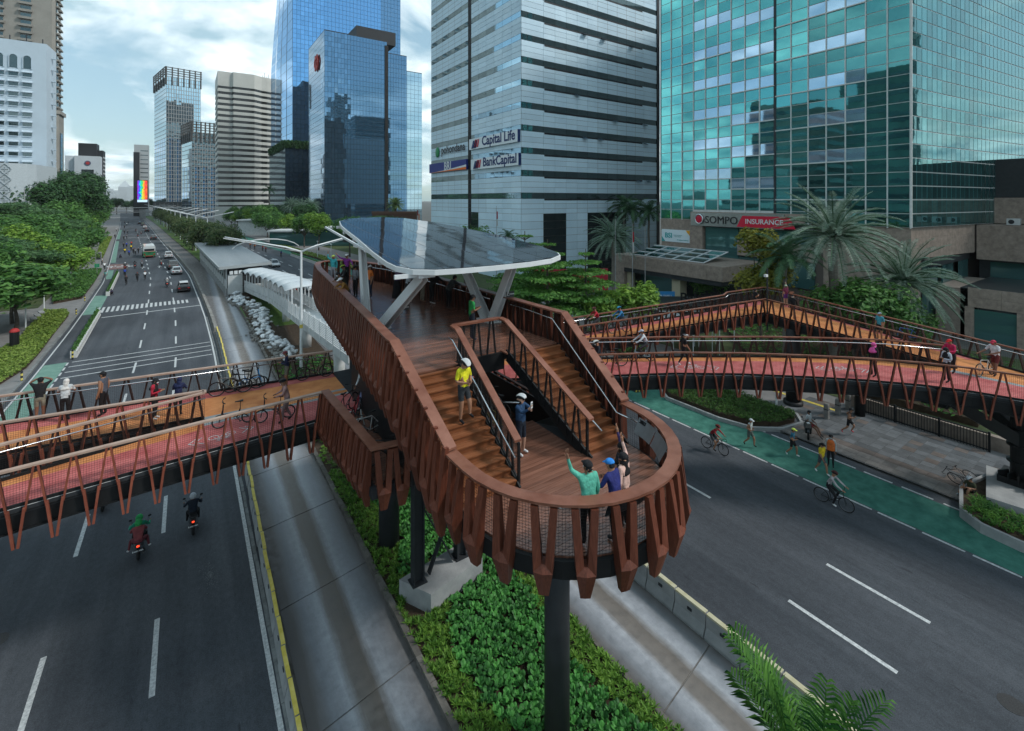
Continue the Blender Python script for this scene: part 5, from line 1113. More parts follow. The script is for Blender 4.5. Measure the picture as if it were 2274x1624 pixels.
# pale banded bank tower
bx, by, bw = 47.5, 66.8, 36.4
BK = thing('office_tower', 'pale grey banded office tower with ribbon windows carrying two white bank signs', 'office tower', (bx + 18, by + 18, 0))
bcore = mat('joint_brown', (.13, .115, .10), .7); bpan = mat('pale_panel', (.52, .67, .77), .34, col2=(.61, .76, .85), scale=.22, stretch=(1, 1, .35), rnd=.07, detail=6)
block(BK, [(bx, by), (bx + bw, by), (bx + bw, by + bw), (bx, by + bw)], 0, 66, bcore)
b_rows = [0]; z = 0.0
# storey rhythm at the corner: ribbon window then three panel rows
wz = [14.75 + 3.92 * i for i in range(13)]
rows = rng(0, 12.1, 9)
for i, w0 in enumerate(wz):
    prev = rows[-1]; n_ = 3; rows += rng(prev, w0, n_)[1:]; rows.append(w0 + 1.05)
winr = set()
for i, (a, b) in enumerate(zip(rows, rows[1:])):
    if any(abs(a - w) < .01 for w in wz): winr.add(i)
colL = rng(0, 20.6, 7) + [22.4] + rng(22.4, bw, 5)[1:]
def pk_b(face):
    def f(c, r):
        if r in winr: return ('window', g_dark) if face == 'R' else ('window', g_mir)
        if face == 'L' and c == 7: return ('recess_panel', M['black'])
        if face == 'R' and r < 9 and c in (1, 2, 5, 6, 7, 8): return ('entrance_glass', g_dark)
        if face == 'L' and r < 4 and c in (5, 6): return ('entrance_glass', g_dark)
        return ('panel', bpan)
    return f
# the left wall faces the road
colB = rng(0, 17.8, 6) + [19.1] + rng(19.1, bw, 6)[1:]
facade(BK, (bx, by + bw, 0), (0, -1), (-1, 0), colB, rows, lambda c, r: ('recess_panel', M['black']) if c == 6 else (('window', g_mir) if r in winr else ('entrance_glass', g_dark) if (r < 9 and c == 7) else ('panel', bpan)), .05, .08, .03, .0015, seed=12)
facade(BK, (bx, by, 0), (1, 0), (0, -1), [0] + rng(4.8, 31.5, 10) + [36.4], rows, pk_b('R'), .05, .08, .03, .0015, seed=13)
ln = MB()
for w in wz:
    ln.box((bx + 5, by - .09, w - .3), (bx + 31, by + .05, w - .02))
ln.build('louvre_band', M['char'], BK)
for k, (c, i) in enumerate(((7, 5), (9, 8), (14, 8), (22, 8), (17, 4), (26, 4), (9, 3), (13, 3), (26, 3), (24, 1), (27, 1))):
    w = wz[i] if i < 15 else wz[-1]; x = bx + 5 + c; MB().add([(x, by - .06, w - .05), (x + 1.2, by - .06, w - .05), (x + 1.2, by - .7, w - .45), (x, by - .7, w - .45)], [(0, 1, 2, 3)]).build('open_window', g_pale, BK)
MB().box((bx + bw - .9, by - .25, 5), (bx + bw - .1, by - .02, 66)).build('downpipe_bay', dmull, BK)
block(BK, [(bx - .4, by - .3), (bx + 4.6, by - .3), (bx + 4.6, by), (bx - .4, by)], 0, 5.4, bpan, 'corner_pier')
navy = mat('sign_navy', (.012, .03, .12), .4); sred = mat('sign_crimson', (.48, .025, .05), .4)
def bank_sign(key, z0, z1, ya, yb):
    o = MB().box((bx - .55, ya, z0), (bx - .12, yb, z1)).build('bank_sign', mat('sign_white', (.68, .73, .76), .4), BK); MB().box((bx - .58, ya - .06, z0 - .03), (bx - .1, ya + .06, z1 + .03)).build('sign_edge', navy, o)
    yc, zc = lerp(ya, yb, .37), (z0 + z1) / 2; face_x(key, navy, o, yc + .1, zc, bx - .58, 11.2)
    for i in range(3):
        for m_, s_ in ((navy, 0), (sred, 1)):
            q = [(0, 0), (.55, 0), (1.1, 1.5), (.7, 1.5)]; mb = MB(); mb.prism(q, 0, .05); y_ = yb - 1.0 - .62 * i - s_ * .95
            mb.v = [(bx - .57 - c, y_ - (a if s_ == 0 else a * .8), zc - .8 + b + .15 * (s_ - .5)) for a, b, c in mb.v]; mb.build('emblem', m_, o)
    return o
bank_sign('capitallife', 24.6, 26.7, by + .2, by + 17.3); bank_sign('bankcapital', 20.55, 22.6, by - .05, by + 16.6)
s3 = MB().box((bx - .5, by + 18.6, 20.8), (bx - .1, by + 36.5, 22.9)).build('sign_board', mat('sign_blue', (.02, .035, .20), .4), BK)
face_x('bri', M['white'], s3, by + 27, 22.0, bx - .53, 3.2)
mb = MB(); fsw = lambda t, k: 20.85 + k * max(.02, 1 - (t - by - 18.6) / 17.9) ** 1.5
for i in range(10):
    a, b = by + 18.6 + i * 1.78, by + 18.6 + (i + 1) * 1.78
    mb.add([(bx - .52, a, 20.82), (bx - .52, b, 20.82), (bx - .52, b, fsw(b, .95)), (bx - .52, a, fsw(a, .95))], [(0, 1, 2, 3)], 0); mb.add([(bx - .53, a, 20.82), (bx - .53, b, 20.82), (bx - .53, b, fsw(b, .5)), (bx - .53, a, fsw(a, .5))], [(0, 1, 2, 3)], 1)
mb.build('sign_swoosh', [M['white'], mat('swoosh_orange', (.75, .17, .03), .5)], s3)
p4 = face_x('poh', mat('sign_graphite', (.03, .032, .035), .4), BK, by + 25.0, 25.4, bx - .3, 11); MB().ball((bx - .3, by + 32.6, 25.4), (.2, .95, 1.2), 14, 8).build('green_leaf_mark', mat('sign_green', (.02, .22, .08), .4), BK, smooth=True)

# mirrored navy tower with stepped blocks
def tower_box(name, label, x0, x1, y0, y1, h, gm, ncx, ncy, nr, core=dmull, z0=0.0, gap=.1, tilt=.003, seed=1, pick=None, parent=None, limit=300):
    t = parent or thing(name, label, 'office tower', ((x0 + x1) / 2, (y0 + y1) / 2, 0))
    block(t, [(x0, y0), (x1, y0), (x1, y1), (x0, y1)], z0, h, core)
    f = pick or (lambda c, r, s: ('pane', gm)); rw = rng(z0 + .2, h - .3, nr)
    facade(t, (x0, y0, 0), (1, 0), (0, -1), rng(0, x1 - x0, ncx), rw, lambda c, r: f(c, r, 'F'), gap, .06, .03, tilt, limit, seed=seed)
    facade(t, (x0, y1, 0), (0, -1), (-1, 0), rng(0, y1 - y0, ncy), rw, lambda c, r: f(c, r, 'L'), gap, .06, .03, tilt, limit // 3, seed=seed + 1)
    return t
WT = tower_box('office_tower', 'navy mirrored glass tower with a red double diamond logo near its top', 47.6, 74.4, 209, 240, 86, g_navy, 20, 14, 40, seed=21, tilt=.005)
tower_box('', '', 74.6, 85, 212, 240, 82, g_navy, 8, 6, 38, seed=23, parent=WT, limit=60, tilt=.004); tower_box('', '', 85.2, 97, 222, 250, 78, g_mir, 6, 6, 36, seed=25, parent=WT, limit=40, tilt=.004)
block(WT, [(62, 213), (80, 213), (80, 232), (62, 232)], 86, 92, M['char'], 'plant_room'); block(WT, [(73.4, 208.6), (74.9, 208.6), (74.9, 209.5), (73.4, 209.5)], 2, 84, M['black'], 'dark_seam')
mb = MB()
for o_ in (-1.5, 1.5):
    q = [(o_, 3.2), (o_ - 2.2, 0), (o_, -3.2), (o_ + 2.2, 0)]
    for i in range(4): a, b = q[i], q[(i + 1) % 4]; mb.beam((47.1, 222 - a[0], 75 + a[1]), (47.1, 222 - b[0], 75 + b[1]), .5, .7)
mb.build('diamond_logo', mat('logo_red', (.55, .06, .05), .5), WT)
# tall sky-blue tower behind
BT = thing('office_tower', 'tallest sky blue glass tower with sharp folded corner and planted terrace', 'office tower', (75, 300, 0))
block(BT, [(47.6, 282), (109, 282), (109, 334), (47.6, 334)], 0, 150, dmull)
facade(BT, (47.6, 282, 0), (1, 0), (0, -1), rng(0, 61.4, 30), rng(46, 150, 40), lambda c, r: ('pane', g_blue if c < 24 else g_navy), .12, .06, .04, .0012, seed=31)
lf2 = MB()
for r in range(40):
    for c in range(8):
        z0, z1 = 46 + 2.6 * r + .08, 46 + 2.6 * (r + 1) - .08
        def ex(z): return 47.55 - (4.0 if z < 95 else 4.0 * max(0, (150 - z) / 55))
        a, b = c / 8, (c + 1) / 8
        q = [(lerp(47.55, ex(z0), a), lerp(282, 333, a), z0), (lerp(47.55, ex(z0), b - .02), lerp(282, 333, b - .02), z0), (lerp(47.55, ex(z1), b - .02), lerp(282, 333, b - .02), z1), (lerp(47.55, ex(z1), a), lerp(282, 333, a), z1)]
        if r % 2 == 0 and c % 2 == 0 and r < 40:
            z2 = 46 + 2.6 * (r + 2) - .08; b2 = (c + 2) / 8 - .02
            MB().add([(lerp(47.5, ex(z0) - .05, a), lerp(282, 333, a), z0), (lerp(47.5, ex(z0) - .05, b2), lerp(282, 333, b2), z0), (lerp(47.5, ex(z2) - .05, b2), lerp(282, 333, b2), z2), (lerp(47.5, ex(z2) - .05, a), lerp(282, 333, a), z2)], [(0, 1, 2, 3)]).build('side_pane', g_blue, BT)
block(BT, [(43, 276), (60, 276), (60, 334), (43, 334)], 0, 44, dmull, 'terrace_block')
facade(BT, (43, 276, 0), (1, 0), (0, -1), rng(0, 17, 8), rng(0, 44, 18), lambda c, r: ('terrace_pane', g_navy), .12, .06, .04, .002, 90, seed=33); facade(BT, (43, 334, 0), (0, -1), (-1, 0), rng(0, 58, 20), rng(0, 44, 18), lambda c, r: ('terrace_pane', g_mir), .12, .06, .04, .002, 90, seed=34)
# black and white striped block
STW = thing('office_block', 'white office block with black ribbon windows like stripes', 'office block', (40, 400, 0))
wht = mat('white_band', (.50, .51, .48), .6, var=.08, scale=.1); 
plan = [(17.8, 393), (26.5, 393), (27.2, 391), (40.5, 391), (45.5, 394.5), (49.5, 395.5), (57.0, 399), (57, 430), (17.8, 430)]
pl2 = [(lerp(x, 40, .02), lerp(y, 410, .02)) for x, y in plan]
block(STW, pl2, 0, 98, mat('ribbon_glass', (.02, .022, .022), .15, spec=.6, var=.3, scale=.3)); z = 3.0
for k in range(23):
    block(STW, plan, z, z + 2.1, wht, 'spandrel'); z += 4.02
block(STW, plan, 95.3, 105.5, wht, 'parapet')
for k in range(9): MB().tube([(46 + 1.3 * k, 402 + (k % 3), 105), (46 + 1.3 * k, 402 + (k % 3), 107 + (k * 7 % 5))], .12, 4).build('antenna', M['char'], STW)
MB().box((16, 388, 0), (60, 392, 10)).build('low_block', wht, STW)
for k in range(5): MB().box((46, 385 - .05, 2 + 2.6 * k), (62, 387.8, 3.4 + 2.6 * k)).build('louvre', M['char'], STW)
# two crowned glass towers
def crowned(label, x0, x1, y0, y1, h, ncx, ncy, nr, seed):
    t = thing('office_tower', label, 'office tower', (x0, y0, 0)); tower_box('office_tower', label, x0, x1, y0, y1, h, g_mir, ncx, ncy, nr, core=mat('steel_frame', (.26, .27, .27), .5), gap=.5, tilt=.004, seed=seed, parent=t, pick=lambda c, r, s: ('pane', [g_mir, g_blue, g_navy][(0 if r > nr * .55 else (c * 7 + r * 3) % 3)]), limit=200)
    fr = mat('bronze_fin', (.07, .07, .068), .5)
    for x in rng(x0, x1, 6): MB().box((x - .5, y0 - 1, h - 8), (x + .5, y0, h + 9)).build('crown_fin', fr, t)
    for y in rng(y0, y1, 5): MB().box((x0 - 1, y - .5, h - 8), (x0, y + .5, h + 9)).build('crown_fin', fr, t)
    for k in range(4): MB().box((x0 - 1.2, y0 - 1.2, h + 1.5 + 2.2 * k), (x1 + .8, y0 - .4, h + 2.1 + 2.2 * k)).build('crown_rail', fr, t); MB().box((x0 - 1.2, y0 - .4, h + 1.5 + 2.2 * k), (x0 - .4, y1, h + 2.1 + 2.2 * k)).build('crown_rail', fr, t)
    t.rotation_euler = (0, 0, math.radians(12)); return t
def at_uv(u, D): X = (u - UC) / FPX * D; return (X * CA + D * SA, -X * SA + D * CA)
c1 = at_uv(369, 450); crowned('taller of two grey blue glass towers with an open crown of fins', c1[0], c1[0] + 28, c1[1], c1[1] + 55, 132, 14, 16, 34, 41)
c2 = at_uv(425.7, 400); crowned('shorter of two grey blue glass towers with an open crown of fins', c2[0], c2[0] + 19.5, c2[1], c2[1] + 34, 72, 10, 10, 20, 43)
pdm = thing('retail_podium', 'long low grey podium with ribbed front below the crowned towers', 'podium', (c1[0] + 30, c1[1] - 20, 0))
block(pdm, [(c1[0] - 8, c1[1] - 40), (c1[0] + 75, c1[1] - 40), (c1[0] + 75, c1[1] - 8), (c1[0] - 8, c1[1] - 8)], 0, 13, mat('podium_grey', (.10, .105, .105), .6))
for k in range(26): MB().box((c1[0] - 7 + 3.2 * k, c1[1] - 40.6, .5), (c1[0] - 6.2 + 3.2 * k, c1[1] - 40, 12)).build('rib', mat('rib_grey', (.2, .2, .19), .6), pdm)
# dark hotel slab with the LED screen in front
h0 = at_uv(297, 430)
HT = thing('hotel_slab', 'narrow grey hotel slab with black end wall behind the LED screen', 'hotel', (h0[0] + 5, h0[1], 0)); block(HT, [(h0[0] - .3, h0[1]), (h0[0] + 4, h0[1]), (h0[0] + 4, h0[1] + 8), (h0[0] - .3, h0[1] + 8)], 0, 58, M['char'], 'dark_wall'); block(HT, [(h0[0], h0[1] + 2), (h0[0] + 10.5, h0[1] + 2), (h0[0] + 10.5, h0[1] + 12), (h0[0], h0[1] + 12)], 0, 65, mat('hotel_grey', (.36, .39, .40), .6, var=.1), 'pale_wall')
for k in range(15): MB().box((h0[0] + 4.6, h0[1] + 1.85, 3.4 + 4 * k), (h0[0] + 10.2, h0[1] + 1.97, 4.0 + 4 * k)).build('window', g_dark, HT)
s0 = at_uv(304.5, 370)
led = thing('led_screen', 'bright rainbow coloured LED advertising screen on a mast by the road', 'screen', (s0[0] + 3, s0[1], 0))
MB().box((s0[0] + 1.6, s0[1] + .5, 0), (s0[0] + 5.2, s0[1] + 2, 12)).build('mast', M['conc'], led); MB().box((s0[0] - .2, s0[1], 7.5), (s0[0] + 6.6, s0[1] + 2.0, 30.2)).build('cabinet', M['char'], led)
lm = bpy.data.materials.new('led_picture'); lm.use_nodes = True; t_ = lm.node_tree; b_ = t_.nodes['Principled BSDF']; tcn = t_.nodes.new('ShaderNodeTexCoord'); sx_ = t_.nodes.new('ShaderNodeSeparateXYZ'); t_.links.new(tcn.outputs['Generated'], sx_.inputs[0])
rp = t_.nodes.new('ShaderNodeValToRGB'); rp.color_ramp.interpolation = 'CONSTANT'; e = rp.color_ramp.elements; e[0].color = (.25, .02, .6, 1); e[1].position = .9; e[1].color = (.7, .15, .02, 1)
for p_, c_ in ((.12, (.02, .1, .8)), (.26, (.02, .5, .7)), (.38, (.04, .6, .15)), (.5, (.6, .6, .05)), (.62, (.8, .3, .02)), (.74, (.8, .04, .05))): q_ = e.new(p_); q_.color = (*c_, 1)
nz = t_.nodes.new('ShaderNodeTexNoise'); nz.inputs['Scale'].default_value = 7; t_.links.new(tcn.outputs['Generated'], nz.inputs[0]); mm_ = t_.nodes.new('ShaderNodeMixRGB'); mm_.blend_type = 'MULTIPLY'; mm_.inputs[0].default_value = .85
ma_ = t_.nodes.new('ShaderNodeMath'); ma_.operation = 'MULTIPLY_ADD'; ma_.inputs[1].default_value = .7; t_.links.new(nz.outputs[0], ma_.inputs[0]); s__ = t_.nodes.new('ShaderNodeMath'); s__.operation = 'SUBTRACT'; s__.inputs[1].default_value = .35; t_.links.new(sx_.outputs[0], s__.inputs[0]); t_.links.new(s__.outputs[0], ma_.inputs[2]); t_.links.new(ma_.outputs[0], rp.inputs[0]); t_.links.new(rp.outputs[0], mm_.inputs[1]); t_.links.new(nz.outputs[0], mm_.inputs[2]); t_.links.new(mm_.outputs[0], b_.inputs['Emission Color']); b_.inputs['Emission Strength'].default_value = 1.3; b_.inputs['Base Color'].default_value = (.02, .02, .02, 1)
MB().box((s0[0] + .1, s0[1] - .08, 15), (s0[0] + 6.3, s0[1] - .02, 29.8)).build('display', lm, led)
MB().box((s0[0] + .1, s0[1] - .1, 13), (s0[0] + 6.3, s0[1] - .05, 14.8)).build('ticker', mat('ticker_white', (.3, .4, .5), .5, emit=((.5, .7, .9), .7)), led)
# far white ministry-like slab with round emblem
e0 = at_uv(165, 330)
EW = thing('office_block', 'white office slab with a round emblem and dark upper storey', 'office block', (e0[0] + 10, e0[1], 0)); ww = mat('clean_white', (.52, .58, .62), .5, var=.06, scale=.1)
ex, ey = e0
block(EW, [(ex, ey), (ex + 13.7, ey), (ex + 13.7, ey + 9), (ex, ey + 9)], 0, 45.5, ww, 'wall'); block(EW, [(ex - 5.3, ey + 3), (ex - .2, ey + 3), (ex - .2, ey + 14), (ex - 5.3, ey + 14)], 0, 45.5, ww, 'wall')
block(EW, [(ex + 2, ey + 9.1), (ex + 14.2, ey + 9.1), (ex + 14.2, ey + 21), (ex + 2, ey + 21)], 0, 50.5, M['char'], 'dark_wall'); block(EW, [(ex + 1, ey + 7), (ex + 11, ey + 7), (ex + 11, ey + 19), (ex + 1, ey + 19)], 45.5, 55, M['char'], 'plant_room')
for k in range(13): MB().box((ex + 3.7, ey - .15, 2 + 2.35 * k), (ex + 10.2, ey - .02, 3.5 + 2.35 * k)).build('window', g_dark, EW)
MB().box((ex + 3.7, ey - .15, 32.4), (ex + 10.2, ey - .02, 36)).build('window', g_dark, EW)
MB().tube([(ex + 7, ey - .1, 40.5), (ex + 7, ey - .35, 40.5)], 1.7, 18).build('emblem', mat('emblem_navy', (.06, .09, .16), .5), EW); MB().tube([(ex + 7, ey - .3, 40.5), (ex + 7, ey - .45, 40.5)], 1.2, 6).build('emblem', mat('emblem_red', (.4, .05, .05), .5), EW)
for k in range(16): MB().box((ex + 14.1, ey + 10, 1.5 + 2.9 * k), (ex + 14.3, ey + 20, 2.6 + 2.9 * k)).build('window', M['offwhite'], EW)
for k in range(9): MB().box((ex - 3.4, ey + 2.85, 12 + 2.6 * k), (ex - 2.2, ey + 2.97, 14 + 2.6 * k)).build('window', g_dark, EW)
# big white hotel at the left with hooded windows and arches
WH = thing('hotel', 'tall white hotel with hooded windows and arched top windows at the left', 'hotel', (-60, 230, 0)); hx, hy = -39.6, 224.0; wm2 = mat('hotel_white', (.44, .53, .60), .55, var=.06, scale=.15)
block(WH, [(hx - 50, hy), (hx, hy), (hx + .6, hy + 11), (hx - 50, hy + 11)], 0, 67.8, wm2, 'wall')
for c in range(5):
    x = hx - 4.7 - 3.3 * c
    for k in range(10):
        z = 26.0 + 3.33 * k; w_ = MB().box((x - 1.1, hy - .06, z), (x + 1.1, hy - .01, z + 1.15)).build('window', g_dark, WH)
        MB().prism([(x - 1.3, hy - .8), (x + 1.3, hy - .8), (x + 1.3, hy), (x - 1.3, hy)], [z + 1.2] * 4, [z + 1.4, z + 1.4, z + 1.95, z + 1.95]).build('hood', wm2, w_); MB().box((x - 1.1, hy - .25, z - .28), (x + 1.1, hy, z - .06)).build('sill', wm2, w_)
    ar = [(x - 1.05, 58.6)] + [(x + 1.05 * math.cos(PI - PI * i / 10), 62.1 + 1.05 * math.sin(PI * i / 10)) for i in range(11)] + [(x + 1.05, 58.6)]
    n_ = len(ar); w_ = MB().add([(a, hy - .06, b) for a, b in ar], [tuple(range(n_))]).build('arched_window', g_dark, WH)
    fr_ = MB(); [fr_.beam((a[0], hy - .15, a[1]), (b[0], hy - .15, b[1]), .2, .3) for a, b in zip(ar, ar[1:])]; fr_.build('arch_frame', wm2, w_)
for k in range(15): MB().box((hx + .15 + .3, hy + 5.2, 8 + 4 * k), (hx + 1.5, hy + 6.2, 8.35 + 4 * k)).build('ledge', wm2, WH)
for k in range(3): MB().tube([(hx - 1.5 - k * 4, hy + 3, 67), (hx - 1.5 - k * 4, hy + 3, 70 + k % 2)], .15, 4).build('antenna', M['char'], WH)
# patterned precast wall in front of it
PW = thing('podium', 'pale podium wall with embossed quatrefoil pattern below the white hotel', 'podium', (-45, 205, 0)); pwm = mat('precast', (.40, .45, .48), .7, var=.08)
pxr = -38.5
block(PW, [(-80, 200), (pxr - 5, 200), (pxr - 1.5, 202), (pxr, 205), (pxr + 2, 221), (-80, 221)], 0, 25.5, pwm, 'wall'); block(PW, [(-80, 199.7), (pxr - 17.8, 199.7), (pxr - 17.8, 199.99), (-80, 199.99)], 0, 22, M['char'], 'glass_strip')
for i in range(4):
    for j in range(8):
        xq, zq = pxr - 15.4 + 3.2 * i, 2.0 + 3.1 * j; mb = MB(); mb.tube([(xq + (1.25 + .22 * math.cos(4 * a)) * math.cos(a) * .95, 199.9, zq + (1.25 + .22 * math.cos(4 * a)) * math.sin(a)) for a in [2 * PI * q / 16 for q in range(16)]], .11, 4, closed=True)
        mb.beam((xq - .7, 199.92, zq), (xq + .7, 199.92, zq), .1, .16); mb.beam((xq, 199.92, zq - .7), (xq, 199.92, zq + .7), .1, .16); mb.build('quatrefoil', mat('precast_shade', (.33, .38, .41), .7), PW)
# brown apartment tower behind
AP = thing('apartment_tower', 'beige classical apartment tower with rows of small balconies behind the white hotel', 'apartment tower', (-80, 350, 0)); bm3 = mat('beige_render', (.25, .24, .215), .7, var=.12, scale=.2)
ax_, ay_ = -61.0, 356.0
block(AP, [(ax_ - 70, ay_), (ax_, ay_), (ax_ + .5, ay_ + 16), (ax_ - 70, ay_ + 16)], 0, 190, bm3, 'wall'); block(AP, [(ax_ + .02, ay_ + 1), (ax_ + 1.2, ay_ + 2), (ax_ + 1.5, ay_ + 15), (ax_ + .02, ay_ + 15)], 0, 162, bm3, 'wall'); block(AP, [(ax_ - .5, ay_ - .5), (ax_ + 3, ay_ + 1), (ax_ + 3, ay_ + 17), (ax_ - .5, ay_ + 17)], 160, 164, mat('cornice', (.13, .13, .12), .7), 'cornice')
block(AP, [(ax_, ay_ + .5), (ax_ + 2.6, ay_ + 2), (ax_ + 2.6, ay_ + 15), (ax_, ay_ + 15)], 0, 62, bm3, 'base'); block(AP, [(ax_, ay_ + .2), (ax_ + 3.4, ay_ + 1.6), (ax_ + 3.4, ay_ + 16), (ax_, ay_ + 16)], 62, 64, bm3, 'cornice')
for k in range(24):
    z = 100 + 3.9 * k if k < 18 else 0
    if k < 18:
        for c in range(4):
            x = ax_ - 10 - 10.5 * c if c else ax_ - 10; w_ = MB().box((x - 2, ay_ - .12, z), (x + 2, ay_ - .02, z + 2.5)).build('window', g_dark, AP); MB().box((x - 2.6, ay_ - 1.5, z - .7), (x + 2.6, ay_ - .05, z + .5)).build('balcony', bm3, w_)
for k in range(26):
    z = 66 + 3.7 * k
    for y in (ay_ + 5, ay_ + 11.5): w_ = MB().box((ax_ + 1.3, y - 1.6, z), (ax_ + 1.75, y + 1.6, z + 2.2)).build('window', g_dark, AP); MB().box((ax_ + 1.4, y - 2.1, z - .6), (ax_ + 2.6, y + 2.1, z + .3)).build('balcony', bm3, w_)
MB().box((ax_ + 2.5, ay_ + 5, 10), (ax_ + 2.9, ay_ + 11, 52)).build('tall_window', g_dark, AP)
# skyline far down the boulevard, distance haze painted into its pale wall colour
hz = mat('far_hazed_concrete', (.38, .42, .44), .8, var=.1, scale=.02); rr = random.Random(9)
for k, (u, D, w, h) in enumerate(((236, 1500, 28, 58), (247, 1400, 26, 40), (256, 1700, 30, 62), (266, 1600, 36, 50), (276, 1500, 30, 78), (284, 1650, 30, 55), (290, 1400, 18, 70), (205, 1500, 40, 60), (240, 1900, 60, 75), (272, 2000, 60, 70))):
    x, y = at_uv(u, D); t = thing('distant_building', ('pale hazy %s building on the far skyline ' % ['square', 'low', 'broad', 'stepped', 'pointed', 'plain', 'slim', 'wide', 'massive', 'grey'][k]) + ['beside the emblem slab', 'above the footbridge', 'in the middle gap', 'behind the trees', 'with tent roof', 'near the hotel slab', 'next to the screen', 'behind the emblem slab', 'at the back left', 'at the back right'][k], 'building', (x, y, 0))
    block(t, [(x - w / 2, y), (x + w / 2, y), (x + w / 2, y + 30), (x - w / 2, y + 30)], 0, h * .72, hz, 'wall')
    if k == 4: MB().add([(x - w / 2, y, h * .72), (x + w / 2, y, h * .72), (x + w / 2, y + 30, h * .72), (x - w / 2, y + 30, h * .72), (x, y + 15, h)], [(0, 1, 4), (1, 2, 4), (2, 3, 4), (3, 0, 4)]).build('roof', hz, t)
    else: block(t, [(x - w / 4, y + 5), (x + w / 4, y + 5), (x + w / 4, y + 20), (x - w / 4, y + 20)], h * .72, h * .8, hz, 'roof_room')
# neighbours outside the picture that show only as reflections in the glass
for k, (x, y, w, d, h, m) in enumerate(((-95, 62, 26, 30, 62, mat('nb_green', (.10, .16, .15), .5, var=.3, scale=.2)), (-125, 112, 40, 30, 58, mat('nb_brown', (.16, .13, .12), .7, var=.3, scale=.3)), (-150, 20, 30, 40, 120, mat('nb_pale', (.36, .40, .40), .6, var=.2, scale=.1)), (150, -60, 36, 40, 95, mat('nb_teal', (.06, .13, .14), .3, var=.3, scale=.15)), (137, -120, 18, 30, 125, mat('nb_white', (.42, .44, .42), .6, var=.1)), (-78, 110, 16, 20, 30, mat('nb_grey', (.25, .27, .28), .6, var=.2)), (100, -30, 20, 14, 60, mat('nb_stone', (.3, .28, .25), .6, var=.2)))):
    t = thing('neighbour_building', 'city block across the street mirrored in the glass towers, plain %s one' % ['green', 'brown', 'pale', 'teal', 'white', 'grey', 'stone'][k], 'building', (x, y, 0))
    block(t, [(x - w / 2, y - d / 2), (x + w / 2, y - d / 2), (x + w / 2, y + d / 2), (x - w / 2, y + d / 2)], 0, h, m, 'wall')
    for i in range(int(h / 4)): MB().box((x - w / 2 - .1, y - d / 2 - .1, 2 + 4 * i), (x + w / 2 + .1, y + d / 2 + .1, 3.6 + 4 * i)).build('window_band', g_dark, t)

# ---------------------------------------------------------------- plants
L_dark = leafmat('leaf_dark', (.019, .056, .022), (.066, .160, .053), .5); L_mid = leafmat('leaf_mid', (.035, .108, .027), (.137, .293, .069), .6); L_lime = leafmat('leaf_lime', (.071, .172, .022), (.273, .431, .071), .8)
L_hedge = leafmat('leaf_hedge', (.112, .188, .031), (.300, .400, .088), 1.0); L_feather = leafmat('leaf_feather', (.041, .101, .041), (.121, .234, .092), .4); L_palm = leafmat('palm_green', (.027, .075, .033), (.090, .188, .090), .8, .2); L_date = leafmat('date_palm', (.09, .16, .12), (.30, .40, .32), .6, .2, .45)
L_areca = leafmat('areca_palm', (.02, .085, .02), (.13, .30, .05), 1.4, .35); L_red = leafmat('flower_tree', (.030, .083, .027), (.150, .180, .075), .9); L_yel = leafmat('yellow_leaf', (.10, .12, .015), (.28, .27, .04), .8)
L_kencana = leafmat('kencana', (.038, .128, .022), (.135, .300, .060), .7)
bark = mat('bark', (.055, .045, .035), .9, col2=(.11, .095, .08), scale=3, bump=.4, objspace=True); palm_bark = mat('palm_bark', (.12, .11, .095), .9, col2=(.19, .175, .15), scale=3, stretch=(1, 1, 5), objspace=True)
def leaf_quad(mb, c, n, up, s, asp=.5, mi=0):
    n = n.normalized(); r = n.cross(up)
    if r.length < .05: r = n.cross(Vector((1, .3, .2)))
    r.normalize(); u = r.cross(n)
    mb.add([c - u * s, c + r * (s * asp) + n * (s * .12), c + u * s, c - r * (s * asp) + n * (s * .12)], [(0, 1, 2), (0, 2, 3)], mi)
def crown_mesh(name, m, lobes, nleaf, size, seed, flat=1.0, droop=0.3, asp=.5):
    rr = random.Random(seed); mb = MB(); tot = sum(l[3] ** 2 for l in lobes)
    for (x, y, z, r) in lobes:
        for i in range(int(nleaf * r * r / tot)):
            d = Vector((rr.gauss(0, 1), rr.gauss(0, 1), rr.gauss(0, 1))).normalized(); k = r * (rr.random() ** .38)
            if d.z < -.3 and rr.random() < .55: d.z = abs(d.z)
            k *= 1 + .22 * math.sin(d.x * 7 + seed) * math.cos(d.y * 6 + d.z * 5)
            c = Vector((x + d.x * k, y + d.y * k, z + d.z * k * flat)); n_ = (d + Vector((0, 0, .6)) + Vector((rr.gauss(0, .5), rr.gauss(0, .5), rr.gauss(0, .4)))); leaf_quad(mb, c, n_, Vector((rr.gauss(0, 1), rr.gauss(0, 1), -droop)), size * rr.uniform(.6, 1.25), asp)
    return mb.mesh(name, m)
def trunk_mesh(lobes, h0, r0, seed, n=7):
    rr = random.Random(seed); mb = MB(); f = Vector((rr.uniform(-.15, .15), rr.uniform(-.15, .15), h0))
    mb.tube([(0, 0, -.1), (rr.uniform(-.06, .06), rr.uniform(-.06, .06), h0 * .5), f], [r0, r0 * .78, r0 * .6], n)
    for x, y, z, r in lobes:
        e = Vector((x, y, z)); mid = f.lerp(e, .5) + Vector((0, 0, -.1 * r)); mb.tube([f - Vector((0, 0, .1)), mid, e, e + Vector((rr.uniform(-.4, .4), rr.uniform(-.4, .4), r * .5))], [r0 * .45, r0 * .3, r0 * .16, r0 * .05], 5)
    return mb.mesh('trunk', bark)
